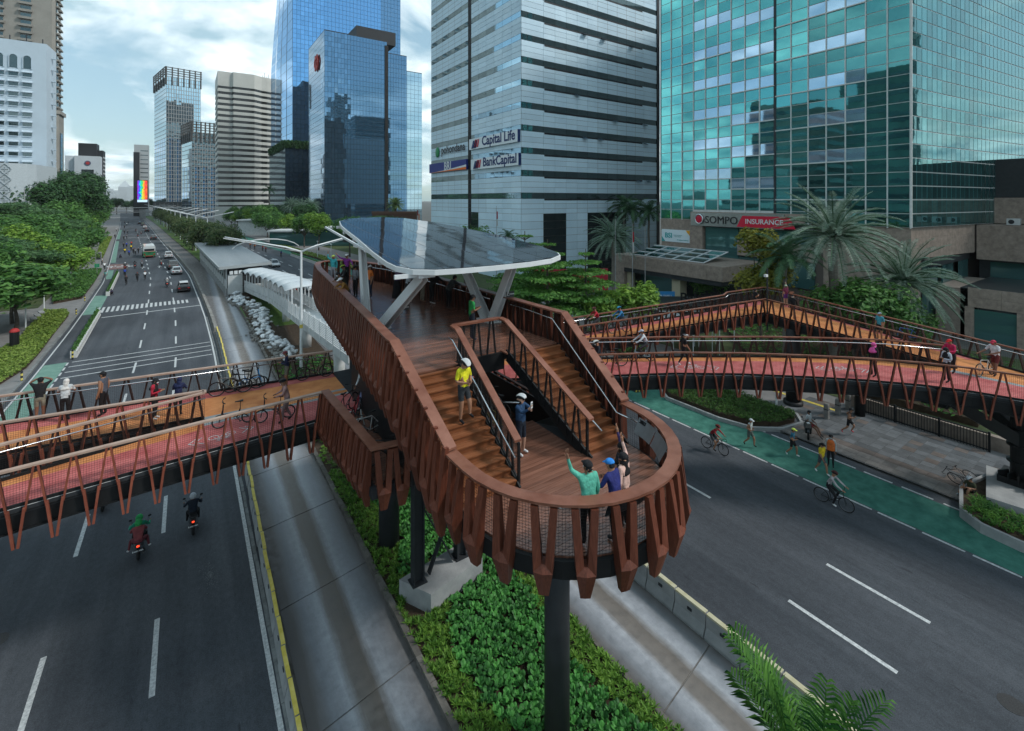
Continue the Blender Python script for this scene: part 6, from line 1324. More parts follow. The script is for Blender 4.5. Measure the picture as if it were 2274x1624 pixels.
def lobes_of(n, R, h, seed, zr=.35, rl=.55):
    rr = random.Random(seed); out = []
    for i in range(n):
        a = 2.4 * i + rr.uniform(-.4, .4); d = R * math.sqrt((i + .4) / n) * .72; out.append((d * math.cos(a), d * math.sin(a), h + rr.uniform(-zr, zr) * R + (R - d) * .35, R * rl * rr.uniform(.8, 1.2)))
    return out
TREES = {}
def tree_kind(key, m, n, R, h, nleaf, size, seed, th, tr, **k):
    lb = lobes_of(n, R, h, seed, k.pop('zr', .3), k.pop('rl', .5)); TREES[key] = (trunk_mesh(lb, th, tr, seed), crown_mesh('crown', m, lb, nleaf, size, seed + 1, **k))
for s_ in (0, 1): tree_kind('dark%d' % s_, L_dark, 11, 5.2, 9, 9000, .34, 3 + s_, 5.0, .42)
for s_ in (0, 1): tree_kind('mid%d' % s_, L_mid, 9, 3.3, 5.4, 6500, .24, 13 + s_, 2.9, .2)
for s_ in (0, 1): tree_kind('lime%d' % s_, L_lime, 8, 2.7, 5.0, 4500, .22, 23 + s_, 2.8, .16)
tree_kind('feather', L_feather, 14, 4.2, 5.6, 9000, .26, 33, 2.8, .22, flat=.3, asp=.25, zr=.22, rl=.42)
tree_kind('flower', L_red, 10, 3.4, 4.6, 7000, .22, 43, 2.2, .2); tree_kind('yellow', L_yel, 8, 1.9, 5.2, 4200, .16, 53, 2.4, .12, zr=.9)
tree_kind('round', L_lime, 7, 1.7, 2.9, 2600, .20, 63, 1.3, .1, asp=.42); tree_kind('bushy', L_mid, 9, 2.6, 3.0, 7500, .15, 73, 1.2, .12)
# the big-leaved tree near the left pavement
tree_kind('broad', L_mid, 11, 3.6, 5.6, 3600, .34, 83, 3.0, .17, asp=.42); tree_kind('broad1', leafmat('leaf_young', (.075, .180, .022), (.240, .390, .068), .5), 9, 3.0, 5.2, 3000, .33, 84, 3.0, .15, asp=.42)
# tiered, layered crown
lay = []; rr = random.Random(6)
for z, R in ((3.2, 3.0), (4.2, 2.8), (5.2, 2.4), (6.1, 1.9), (6.9, 1.3), (7.6, .7)):
    for i in range(5): a = 2 * PI * i / 5 + z; lay.append((R * .62 * math.cos(a), R * .62 * math.sin(a), z, R * .5))
mbt = MB(); mbt.tube([(0, 0, -.1), (0, 0, 4), (0, 0, 8)], [.13, .1, .03], 7)
for x, y, z, r in lay: mbt.tube([(0, 0, z - .3), (x * 1.4, y * 1.4, z)], [.04, .015], 4)
TREES['tier'] = (mbt.mesh('trunk', bark), crown_mesh('crown', L_kencana, lay, 9500, .13, 8, flat=.14, droop=0))
def tree(key, x, y, label, scale=1.0, rz=None, name='tree', group=None, z=.1, sz=None):
    t = thing(name, label, 'tree', (x, y, z), rz if rz is not None else random.uniform(0, 6.28), group, (scale, scale, sz or scale))
    put('trunk', TREES[key][0], t, local=True); put('crown', TREES[key][1], t, local=True); return t
# palms
def frond(mb, base, az, el, ln, droop, nl, lw, ll, mi=0, vshape=.5, rr=random, curl=0.0):
    pts = []; d = Vector((math.cos(az) * math.cos(el), math.sin(az) * math.cos(el), math.sin(el))); p = Vector(base); n = 9; side = Vector((-math.sin(az), math.cos(az), 0))
    for i in range(n + 1): pts.append(p.copy()); p = p + d * (ln / n); d = (d + Vector((0, 0, -droop / n))).normalized()
    mb.tube(pts[::2] if len(pts) > 5 else pts, [.03 * ln / 3 * (1 - .8 * i / 5) + .004 for i in range(len(pts[::2]))], 4, mi + 1)
    for i in range(nl):
        f = .12 + .87 * i / nl; k = f * n; j = min(int(k), n - 1); c = pts[j].lerp(pts[j + 1], k - j); tdir = (pts[j + 1] - pts[j]).normalized(); up = side.cross(tdir) * -1
        if up.z < 0: up = -up
        L_ = ll * (math.sin(PI * min(.98, .12 + f * .86)) ** .6) * rr.uniform(.85, 1.1)
        for s_ in (-1, 1):
            dd = (side * s_ + tdir * .75 + up * vshape + Vector((0, 0, rr.uniform(-.3, .1) - curl))).normalized(); w = tdir * (lw * .5); e = c + dd * L_; m2_ = c + dd * (L_ * .5) + Vector((0, 0, .03))
            e = e + Vector((0, 0, -L_ * .22)); mb.add([c - w, m2_ - w * 1.2, e, m2_ + w * 1.2, c + w], [(0, 1, 2, 3, 4)], mi)
PALM = {}
def palm_kind(key, m, nf, ln, droop, nl, lw, ll, els, seed, trunk, vs=.4, curl=0.0):
    rr = random.Random(seed); mb = MB()
    for i in range(nf):
        f = (i + .5) / nf; frond(mb, (0, 0, 0), 2.399 * i, lerp(els[0], els[1], f) + rr.uniform(-.08, .08), ln * rr.uniform(.85, 1.08) * (1 - .25 * max(0, f - .75)), droop * rr.uniform(.8, 1.2), nl, lw, ll, 0, vs, rr, curl)
    h, r0, r1, shaft = trunk; tm_ = MB(); n_ = 12; tm_.tube([(0, 0, -.1)] + [(math.sin(k) * .03, math.cos(k * 1.3) * .03, h * k / n_) for k in range(1, n_ + 1)], [r0 * 1.25] + [lerp(r0, r1, k / n_) * (1 + .06 * (k % 2)) for k in range(1, n_ + 1)], 10)
    if shaft: tm_.tube([(0, 0, h - .1), (0, 0, h + shaft * .5), (0, 0, h + shaft)], [r1 * 1.15, r1 * 1.25, r1 * .5], 8, 1)
    else:
        for k in range(26): a = k * 2.4; z = h - .9 + k * .035; tm_.beam((r1 * math.cos(a) * .8, r1 * math.sin(a) * .8, z), (r1 * 1.9 * math.cos(a), r1 * 1.9 * math.sin(a), z + .22), .09, .04)
    PALM[key] = (tm_.mesh('trunk', [palm_bark, L_palm]), mb.mesh('crown', [m, L_palm]), h + shaft * .8)
palm_kind('date', L_date, 76, 5.2, 1.35, 44, .034, .6, (-.35, 1.35), 5, (10.0, .34, .30, 0), .55); palm_kind('foxtail', L_palm, 19, 3.2, 1.9, 60, .035, .62, (-.1, 1.3), 6, (8.2, .17, .13, 1.2), .35, .35)
palm_kind('royal', L_palm, 16, 3.4, 1.5, 30, .07, .6, (-.2, 1.3), 7, (14, .3, .22, 1.5), .3, .2); palm_kind('fan', leafmat('fan_palm', (.05, .10, .03), (.16, .24, .08), .8), 34, 1.9, 1.0, 16, .07, .55, (-.5, 1.3), 9, (3.0, .2, .2, 0), .3)
def palm(key, x, y, label, ztop, scale=1.0, rz=None, name='palm_tree'):
    tm_, cm, hh = PALM[key]; zs = (ztop) / (hh * scale); t = thing(name, label, 'palm tree', (x, y, 0), rz if rz is not None else random.uniform(0, 6.28), None, scale)
    put('trunk', tm_, t, local=True, scale=(1, 1, zs)); put('crown', cm, t, local=True, loc=(0, 0, hh * zs)); return t
def uvD(u, D): return at_uv(u, D)
x, y = uvD(1850, 42); palm('date', x, y, 'largest silvery date palm with arching fronds before the teal tower', 11.2, 1.12, .4)
x, y = uvD(2005, 41); palm('date', x, y, 'low silvery date palm half hidden behind the big one beside the granite wing', 7.4, .95, 2.0)
x, y = uvD(1742, 43); palm('foxtail', x, y, 'dark green foxtail palm with bushy fronds left of the big date palm', 9.3, 1.15, 1.0)
x, y = uvD(1362, 66); palm('date', x, y, 'date palm standing at the foot of the banded bank tower', 9.2, .88, .9)
x, y = uvD(1128, 68); palm('foxtail', x, y, 'small palm beside the canopy tip before the bank tower', 9.2, .62, .9)
for u, D, z, l in ((1405, 88, 12.6, 'dark palm behind the date palm at the bank entrance'), (1440, 86, 12.2, 'dark palm nearest the gap between bank and teal towers'), (1385, 92, 13.2, 'tallest dark palm behind the bank entrance date palm')): x, y = uvD(u, D); palm('foxtail', x, y, l, z, 1.35)
x, y = uvD(598, 210); palm('royal', x, y, 'lone royal palm rising before the striped block', 19.0, 1.25)
for u, D, z, s_, l in ((648, 190, 12, 1.0, 'left feathery palm at the foot of the navy tower'), (672, 188, 11.5, .95, 'middle feathery palm at the foot of the navy tower'), (690, 186, 12, .9, 'right feathery palm at the foot of the navy tower')): x, y = uvD(u, D); palm('date', x, y, l, z, s_)
x, y = uvD(877, 150); palm('fan', x, y, 'bright fan palm in a brown planter before the navy tower', 13.0, 1.7)
x, y = uvD(110, 175); palm('date', x, y, 'drooping dark palm in front of the big left trees', 15, 1.0)
# left pavement trees
for k, (x, y, s_, key, l) in enumerate(((-15.4, 73.5, 1.25, 'broad', 'big-leaved tree leaning over the near lime hedge at the left edge'), (-16.8, 78.5, 1.3, 'broad1', 'young bright big-leaved tree behind the near lime hedge'), (-18.8, 70.5, 1.35, 'broad', 'big-leaved tree cut by the left edge of the picture'), (-15.6, 100.5, 1.15, 'lime0', 'yellow green young tree above the second bed'), (-16.2, 108, 1.0, 'lime1', 'lime tree beside the cycle lane past the second bed'), (-18.4, 116, 1.05, 'mid0', 'round green tree behind the lime tree'), (-20.5, 95, 1.25, 'feather', 'feathery tree behind the yellow green tree'), (-23, 88, 1.2, 'broad', 'broad tree in the second row at the left'), (-26, 103, 1.4, 'feather', 'wide feathery tree in the second row'), (-22, 128, 1.35, 'mid1', 'dense mid green tree by the bus stop'), (-19.5, 146, 1.1, 'mid0', 'round tree at the kerb past the bus stop'), (-22.5, 162, 1.15, 'lime0', 'lime tipped kerb tree beyond the bus stop'), (-25, 182, 1.2, 'mid1', 'round kerb tree before the planted strip'), (-27, 203, 1.2, 'lime1', 'lime kerb tree beyond the planted strip'), (-29, 226, 1.3, 'mid0', 'dark kerb tree in the middle distance'), (-31, 250, 1.4, 'lime0', 'lime kerb tree in the middle distance'), (-34, 280, 1.5, 'mid1', 'distant kerb tree nearer the footbridge'), (-38, 320, 1.6, 'mid0', 'distant kerb tree by the far bend'), (-30, 118, 1.5, 'feather', 'feathery tree over the left lawn'), (-36, 128, 1.6, 'feather', 'dark feathery tree deep in the left grove'), (-34, 146, 1.5, 'feather', 'feathery tree under the tall dark trees'), (-30, 165, 1.5, 'mid0', 'rounded tree under the tall dark trees'), (-44, 150, 1.5, 'feather', 'spreading tree beside the lamp mast'), (-42, 122, 1.3, 'flower', 'brownish tree at the left edge'), (-50, 138, 1.5, 'flower', 'brownish tree at the far left edge'), (-24, 112, 1.5, 'lime0', 'tall lime tree behind the kerb trees'), (-27, 138, 1.6, 'mid0', 'big round tree behind the bus stop'), (-24, 150, 1.5, 'feather', 'spreading feathery tree past the bus stop'), (-31, 190, 1.7, 'mid1', 'big round tree in front of the dark clump'), (-36, 175, 1.8, 'feather', 'wide feathery tree in front of the dark clump'), (-34, 215, 1.8, 'mid0', 'big tree right of the dark clump'), (-38, 245, 1.9, 'mid1', 'broad tree below the emblem slab'), (-42, 290, 2.0, 'dark0', 'dark broad tree far down the left side'), (-33, 98, 1.5, 'broad1', 'big-leaved tree in the third row at the left'), (-28, 84, 1.5, 'feather', 'low feathery tree at the left edge'))): tree(key, x, y, l, s_ * 1.12, sz=s_ * (.68 if key[:5] == 'broad' and y < 80 else .86 if y < 170 else 1.0))
for k, (u, D, z, s_, l) in enumerate(((72, 150, 20.5, 1.3, 'leftmost tall dark banyan below the white hotel'), (120, 158, 22, 1.35, 'tall dark banyan in the middle of the clump'), (160, 165, 21.5, 1.3, 'tall dark banyan right of the clump'), (192, 185, 18.5, 1.2, 'dark tree at the right shoulder of the clump'), (205, 230, 17, 1.2, 'dark tree beyond the clump towards the emblem slab'), (50, 165, 17, 1.2, 'dark tree half behind the patterned podium'))): x, y = uvD(u, D); tree('dark%d' % (k % 2), x, y, l, z / 13.6)
# median trees beyond the bus station, then the right-hand rows
for k, (y, s_, dx_) in enumerate(((122, 1.15, 1.2), (136, 1.2, -.5), (150, 1.15, 1), (164, 1.2, -.8), (180, 1.1, .5), (196, 1.1, -.5), (214, 1.1, .6), (234, 1.1, 0), (258, 1.1, .6), (285, 1.2, 0), (315, 1.2, .5), (350, 1.3, 0))): tree('flower', 8.2 + dx_ + curve(y), y, 'bushy flowering median tree, %s beyond the bus station' % ['first', 'second', 'third', 'fourth', 'fifth', 'sixth', 'seventh', 'eighth', 'ninth', 'tenth', 'eleventh', 'last'][k], s_, group='trees along the far median')
rr = random.Random(77); w12 = ['first', 'second', 'third', 'fourth', 'fifth', 'sixth', 'seventh', 'eighth', 'ninth', 'tenth', 'eleventh', 'twelfth', 'thirteenth', 'fourteenth', 'fifteenth', 'sixteenth']
for k in range(16):
    y = 62 + 16 * k + rr.uniform(-3, 3); tree(['mid0', 'lime0', 'mid1', 'bushy', 'mid0', 'lime1'][k % 6], 35.5 + curve(y) + rr.uniform(-1.5, 1.5), y, 'kerbside tree along the right pavement, %s from the lookout' % w12[k], rr.uniform(1.15, 1.5) * (1.35 if k % 6 == 3 else 1), group='kerbside trees on the right pavement')
for k in range(14):
    y = 100 + 18 * k + rr.uniform(-4, 4); tree(['mid1', 'dark0', 'feather', 'mid0'][k % 4], 47 + curve(y) * .8 + rr.uniform(-4, 4), y, 'garden tree in the back row on the right, %s from the bank tower' % w12[k], rr.uniform(.9, 1.25) * (.75 if k % 4 == 1 else 1.1), group='back row of garden trees on the right')
for k in range(12):
    u = 215 + 22 * k; D = 470 + (k * 37 % 60); x, y = uvD(u, D); tree('dark%d' % (k % 2), x, y, 'dark tree closing the far end of the boulevard, %s from the left' % w12[k], 1.0 + .1 * (k % 3), group='trees at the far end of the boulevard')
# trees right of the lookout
for (u, v, z, key, s_, l) in ((1215, 700, 0, 'tier', 1.32, 'layered bright green tree behind the stair rail'), (1300, 690, 0, 'tier', 1.2, 'layered bright green tree left of the round shrub'), (1165, 670, 0, 'tier', 1.38, 'layered tree half hidden by the canopy'), (1400, 700, 0, 'round', 1.45, 'clipped round big-leaved shrub tree above the far bridge arm'), (1330, 705, 0, 'round', 1.2, 'smaller big-leaved shrub beside the clipped round one'), (1585, 655, 0, 'bushy', 1.05, 'soft green bush before the granite porch'), (1690, 690, 0, 'yellow', 1.45, 'yellow green slim tree left of the foxtail palm'), (1895, 760, 0, 'bushy', 1.1, 'dense round bush under the big date palm'), (1960, 775, 0, 'bushy', .95, 'dense bush under the low date palm')):
    if key == 'bushy' and u > 1800: D = 41
    elif key == 'yellow': D = 46
    elif key == 'bushy': D = 62
    elif key == 'round': D = 46
    else: D = 52 if u < 1200 else 47
    x, y = uvD(u, D); tree(key, x, y, l, s_ * (1.35 if u > 1800 else 1))
# areca palm rising into the bottom right corner
ar = thing('areca_palm', 'glossy green areca palm rising into the bottom right corner', 'palm', (10.45, 4.55, .1)); rr = random.Random(15)
for k in range(26):
    mb = MB(); a = 2.4 * k; bx_, by_ = .3 * math.cos(a), .3 * math.sin(a); frond(mb, (bx_, by_, 1.95 + .25 * (k % 4)), a + .4, lerp(.5, 1.45, (k % 7) / 6), rr.uniform(1.7, 2.4), 1.2, 24, .045, .62, 0, .45, rr); mb.build('frond', [L_areca, L_areca], ar, local=True)
mb = MB()
for k in range(6): a = k * 1.05; mb.tube([(.2 * math.cos(a), .2 * math.sin(a), -.1), (.3 * math.cos(a), .3 * math.sin(a), 2.3)], [.06, .045], 7)
mb.build('canes', mat('cane_green', (.09, .13, .05), .5), ar, local=True)['kind'] = 'stuff'
# ground cover in the median: broad dark rosettes and spiky light tufts
rr = random.Random(21); mb = MB(); mt = MB()
def dark_zone(x, y):
    e = 8.6 + .9 * math.sin(y * .5) if y < 15.2 else 8.4
    if y > 15.3: return 7.3 + .5 * math.sin(y) < x < 10.3 and rr.random() < .92
    lo = 7.35 + .5 * math.sin(y * .8 + 1) + max(0, (11 - y)) * .12; return lo < x < 10.15 + .2 * math.sin(y)
def blocked(x, y): return (x - 8.1) ** 2 + (y - 9.75) ** 2 < .16 or (x - 7) ** 2 + (y - 19.4) ** 2 < .22 or (15.2 < y < 16.9 and 6.4 < x < 9.2 and abs(y - (16.05 + (x - 7.9) * .1)) < .62)
x = 6.25
while x < 10.85:
    y = 5.5
    while y < 46:
        px_, py_ = x + rr.uniform(-.14, .14), y + rr.uniform(-.14, .14)
        if py_ < 26 or rr.random() < .35:
            if blocked(px_, py_): pass
            elif dark_zone(px_, py_):
                pass
                nl = 8; h = rr.uniform(.22, .42)
                for i in range(nl):
                    a = 2 * PI * i / nl + rr.uniform(-.3, .3); el = rr.uniform(.55, 1.25); ln = rr.uniform(.15, .27); w = ln * rr.uniform(.24, .34); d = Vector((math.cos(a) * math.cos(el), math.sin(a) * math.cos(el), math.sin(el))); s_ = Vector((-math.sin(a), math.cos(a), 0)); c = Vector((px_, py_, .1 + h * .25)); n_ = s_.cross(d)
                    p1 = c + d * (ln * .5); p2 = c + d * (ln * .85) + Vector((0, 0, -.03)); p3 = c + d * ln + Vector((0, 0, -.06)) + d * .02
                    mb.add([c, p1 - s_ * w + n_ * .02, p2 - s_ * w * .72 + n_ * .02, p3, p2 + s_ * w * .72 + n_ * .02, p1 + s_ * w + n_ * .02, p1, p2], [(0, 6, 1), (0, 5, 6), (1, 6, 7, 2), (6, 5, 4, 7), (2, 7, 3), (7, 4, 3)])
            else:
                for i in range(15):
                    a = 2 * PI * i / 15 + rr.uniform(-.2, .2); el = rr.uniform(.1, 1.2); ln = rr.uniform(.15, .23); d = Vector((math.cos(a) * math.cos(el), math.sin(a) * math.cos(el), math.sin(el))); s_ = Vector((-math.sin(a), math.cos(a), 0)) * .015; c = Vector((px_, py_, .15 + rr.uniform(0, .07)))
                    mt.add([c - s_, c + d * ln * .6 - s_, c + d * ln + Vector((0, 0, -.015)), c + d * ln * .6 + s_, c + s_], [(0, 1, 2, 3, 4)])
                if True:
                    px2, py2 = px_ + rr.uniform(-.15, .15), py_ + .14
                    for i in range(11):
                        a = 2 * PI * i / 11; el = rr.uniform(.1, 1.2); ln = rr.uniform(.13, .2); d = Vector((math.cos(a) * math.cos(el), math.sin(a) * math.cos(el), math.sin(el))); s_ = Vector((-math.sin(a), math.cos(a), 0)) * .015; c = Vector((px2, py2, .14))
                        mt.add([c - s_, c + d * ln * .6 - s_, c + d * ln, c + d * ln * .6 + s_, c + s_], [(0, 1, 2, 3, 4)])
        y += .2 if py_ < 26 else .4
    x += .175
tag(mb.build('broadleaf_ground_cover', leafmat('dark_rosette', (.028, .105, .028), (.085, .30, .06), 2.0, .2, .5)), 'dark glossy broad-leaved ground cover filling the middle of the median', 'plants', kind='stuff')
tag(mt.build('spiky_ground_cover', leafmat('spiky_tuft', (.055, .15, .02), (.20, .37, .06), 1.5, .3)), 'light green spiky ground cover along the median kerbs', 'plants', kind='stuff')
def hedge(name, label, poly, h, m, n, size, seed, z=.1):
    rr = random.Random(seed); mb = MB(); xs = [p[0] for p in poly]; ys_ = [p[1] for p in poly]; k = 0
    def inside(x, y):
        c = False
        for i in range(len(poly)):
            a, b = poly[i], poly[i - 1]
            if (a[1] > y) != (b[1] > y) and x < (b[0] - a[0]) * (y - a[1]) / (b[1] - a[1]) + a[0]: c = not c
        return c
    while k < n:
        x, y = rr.uniform(min(xs), max(xs)), rr.uniform(min(ys_), max(ys_))
        if not inside(x, y): continue
        k += 1; zz = z + h * (.55 + .45 * rr.random()) * (.85 + .15 * math.sin(x * 2.1) * math.cos(y * 1.3)); leaf_quad(mb, Vector((x, y, zz)), Vector((rr.gauss(0, .6), rr.gauss(0, .6), 1)), Vector((rr.gauss(0, 1), rr.gauss(0, 1), .3)), size * rr.uniform(.6, 1.3), .45)
    t = thing(name, label, 'hedge', (sum(xs) / len(xs), sum(ys_) / len(ys_), 0)); mb.build('leaves', m, t)['kind'] = 'stuff'
    q = [(lerp(a, sum(xs) / len(xs), .03), lerp(b, sum(ys_) / len(ys_), .02)) for a, b in poly]; MB().prism(q, 0, z + h * .45).build('stems', M['soil'], t); return t
hedge('hedge', 'lime green clipped hedge bed at the near left pavement', [(-16, 50), (-12.0, 53.0), (-11.3, 57), (-11.4, 62.3), (-11.8, 71), (-12.1, 80), (-12.9, 83.4), (-15.2, 84.6), (-14.2, 68), (-15.6, 60)], .5, L_hedge, 15000, .13, 3)
hedge('hedge', 'darker grassy bed beside the cycle lane beyond the side path', [(-15.3, 90), (-12.6, 92.6), (-13.2, 108), (-14.4, 128), (-19, 128), (-17, 100)], .7, L_mid, 7000, .2, 4)
hedge('hedge', 'lime strip of low plants by the far cycle lane', [(-18, 150), (-16.8, 150), (-24, 240), (-27, 240)], .6, L_hedge, 4000, .25, 5)
hedge('hedge', 'dark green shrub bed in a curved kerb beside the green lane', [(30.3, 24), (29.0, 22.2), (29.1, 18.4), (29.7, 16.5), (31.0, 15.4), (32.6, 15.1), (33.5, 15.7), (33.4, 20.2), (32.5, 24)], .5, leafmat('shrub_bed', (.030, .083, .018), (.120, .225, .053), 1.5), 9000, .085, 6, .16)
mb = MB(); mb.strip([(p[0], p[1], .1) for p in [(30.2, 24.2), (28.8, 22.2), (28.9, 18.2), (29.45, 16.2), (30.85, 15.1), (32.7, 14.8), (33.75, 15.6), (33.65, 20.3)]], .16, .26); mb.build('bed_kerb', M['conc'], side_r)
hedge('hedge', 'green roadside bed along the far right pavement', [(31.5, 66), (33.5, 66), (25, 170), (22, 170)], .6, L_hedge, 4000, .22, 7)
hedge('hedge', 'dark shrubs on the ground beyond the loop of the right bridge', [(41, 8), (57, 9), (60, 32), (52, 33), (40, 22)], 1.1, L_mid, 9000, .17, 9)
hedge('hedge', 'low shrubs along the right pavement below the layered trees', [(33, 30), (36, 30), (36, 58), (33, 58)], .8, L_mid, 6000, .16, 8)
# strappy planter by the bracketed pier
pt = thing('planter', 'grey concrete planter of strappy leaves round the bracketed bridge pier', 'planter', (31.5, 5, 0)); q = [(29.25, 6.4), (28.6, 5.6), (28.45, 4.4), (28.7, 2.5), (32.6, 1.5), (34.8, 4.5), (34.2, 6.4), (31.5, 6.9)]
MB().strip([(a, b, .2) for a, b in q + q[:1]], .14, .46).build('wall', M['conc'], pt); MB().prism(q, 0, .3).build('soil', M['soil'], pt)
MB().prism([(30.9, 5.9), (31.3, 3.4), (34.6, 3.2), (34.6, 6.6)], .0, .62).build('plinth', M['conc'], pt)
mb = MB(); rr = random.Random(31)
for k in range(190):
    x, y = rr.uniform(28.9, 31.2), rr.uniform(3.0, 6.3)
    if x > 30.8 and y < 5.9: continue
    for i in range(7):
        a = rr.uniform(0, 6.28); ln = rr.uniform(.3, .5); d = Vector((math.cos(a) * .6, math.sin(a) * .6, 1)).normalized(); s_ = Vector((-math.sin(a), math.cos(a), 0)) * .02; c = Vector((x, y, .28)); m_ = c + d * ln * .6; e = c + d * ln * .75 + Vector((math.cos(a), math.sin(a), -.15)) * ln * .4; mb.add([c - s_, m_ - s_, e, m_ + s_, c + s_], [(0, 1, 2, 3, 4)])
mb.build('leaves', L_areca, pt)['kind'] = 'stuff'
# hanging plants on the terrace of the blue tower
mb = MB(); rr = random.Random(41)
for k in range(1500): leaf_quad(mb, Vector((rr.uniform(42.3, 60), rr.uniform(274.5, 277) if rr.random() < .5 else 276, 44.5 + rr.uniform(-2.0, 1.5))), Vector((rr.gauss(0, 1), -1, rr.gauss(0, 1))), Vector((0, 0, 1)), rr.uniform(.5, 1.1))
for k in range(1500): leaf_quad(mb, Vector((rr.uniform(41.8, 43.2), rr.uniform(276, 330), 44.5 + rr.uniform(-2.0, 1.5))), Vector((-1, rr.gauss(0, 1), rr.gauss(0, 1))), Vector((0, 0, 1)), rr.uniform(.5, 1.1))
mb.build('terrace_plants', L_dark, BT)['kind'] = 'stuff'

# ---------------------------------------------------------------- bicycles, scooters, cars, bus
tyre = mat('tyre', (.014, .014, .015), .8); chrome = mat('alloy', (.13, .135, .14), .4, metal=.5)
def circ(c, r, n, ax='x'): return [(c[0], c[1] + r * math.cos(2 * PI * i / n), c[2] + r * math.sin(2 * PI * i / n)) for i in range(n)]
def paint(c, rough=.3): return mat('paint_%02x%02x%02x' % tuple(int(255 * q) for q in c), c, rough, coat=.5)
BC = {}
def bike_parts(col, R=.33, drop=False):
    key = (col, R, drop)
    if key in BC: return BC[key]
    wb = .52 if R > .28 else .48; w = []
    for y in (-wb, wb):
        t = MB().tube(circ((0, y, R), R - .018, 20), .02, 6, 0, True); s = MB().tube(circ((0, y, R), R - .042, 20), .009, 4, 0, True)
        for i in range(10): a = i * PI / 5; s.beam((.0, y, R), (0, y + (R - .04) * math.cos(a), R + (R - .04) * math.sin(a)), .005, .005)
        s.tube([(-.05, y, R), (.05, y, R)], .022, 6); w.append((t.mesh('tyre', tyre), s.mesh('rim', chrome)))
    sh = .84; bb = (0, -.08, .28); hd = (0, wb - .13, .80); ht = (0, wb - .1, .66); st = (0, -.2, .74)
    f = MB(); r = .018
    if R > .28:
        for p, q in ((bb, st), (st, hd), (bb, ht), (hd, ht)): f.tube([p, q], r, 6)
    else:
        for p, q in (((0, -.12, .42), (0, wb - .12, .50)), (bb, (0, -.2, .6)), ((0, wb - .1, .45), (0, wb - .13, .85))): f.tube([p, q], r * 1.3, 6)
    for s_ in (-.04, .04): f.tube([bb, (s_, -wb, R)], .01, 5); f.tube([st if R > .28 else (0, -.17, .5), (s_, -wb, R)], .009, 5); f.tube([(s_ * .8, wb - .09, .62), (s_, wb, R)], .012, 5)
    h = MB()
    if drop:
        h.tube([hd, (0, wb - .04, .86)], .015, 5)
        for s_ in (-1, 1): h.tube([(0, wb - .04, .86), (.2 * s_, wb - .04, .86), (.21 * s_, wb + .08, .85), (.21 * s_, wb + .1, .77), (.21 * s_, wb, .72)], .013, 5)
    else:
        h.tube([hd, (0, wb - .12, .98)], .015, 5); h.tube([(-.29, wb - .17, .99), (-.1, wb - .1, .98), (.1, wb - .1, .98), (.29, wb - .17, .99)], .013, 5)
        for s_ in (-1, 1): h.tube([(.2 * s_, wb - .13, .99), (.31 * s_, wb - .19, .99)], .019, 5)
    sd_ = MB().loft([[(-.012, -.02, sh + .03), (.012, -.02, sh + .03), (.012, -.02, sh + .055), (-.012, -.02, sh + .055)], [(-.03, -.16, sh + .025), (.03, -.16, sh + .025), (.03, -.16, sh + .06), (-.03, -.16, sh + .06)], [(-.075, -.3, sh + .03), (.075, -.3, sh + .03), (.07, -.3, sh + .075), (-.07, -.3, sh + .075)]]).tube([(0, -.19, .7 if R > .28 else .4), (0, -.21, sh + .03)], .013, 5)
    c = MB().tube(circ((.05, bb[1], bb[2]), .09, 12), .01, 4, 0, True).beam((.06, bb[1], bb[2]), (.06, bb[1] + .12, bb[2] + .11), .015, .02).beam((-.06, bb[1], bb[2]), (-.06, bb[1] - .12, bb[2] - .11), .015, .02)
    for s_, y, z in ((.1, .12, .11), (-.1, -.12, -.11)): c.box((s_ - .04, bb[1] + y - .04, bb[2] + z - .01), (s_ + .04, bb[1] + y + .04, bb[2] + z + .01))
    c.beam((.05, bb[1], bb[2] + .085), (.05, -wb, R + .04), .006, .01); c.beam((.05, bb[1], bb[2] - .085), (.05, -wb, R - .04), .006, .01)
    BC[key] = (w, f.mesh('frame', paint(col)), h.mesh('handlebar', M['black']), sd_.mesh('saddle', M['black']), c.mesh('crankset', M['char'])); return BC[key]
def bicycle(label, loc, facing, col, R=.33, drop=False, lean=0.0, group=None):
    w, f, h, s, c = bike_parts(col, R, drop); t = thing('bicycle', label, 'bicycle', loc, facing - PI / 2, group)
    if lean: t.rotation_euler = (0, lean, facing - PI / 2)
    put('frame', f, t, local=True); put('handlebar', h, t, local=True); put('saddle', s, t, local=True); put('crankset', c, t, local=True)
    for ty, rm in w: o = put('wheel', ty, t, local=True); put('rim', rm, o, local=True)
    return t
SC = {}
tail = mat('tail_light', (.5, .02, .01), .3, emit=((1, .06, .02), 1.2)); headl = mat('head_lamp', (.6, .62, .62), .1); platem = mat('number_plate', (.02, .02, .02), .4)
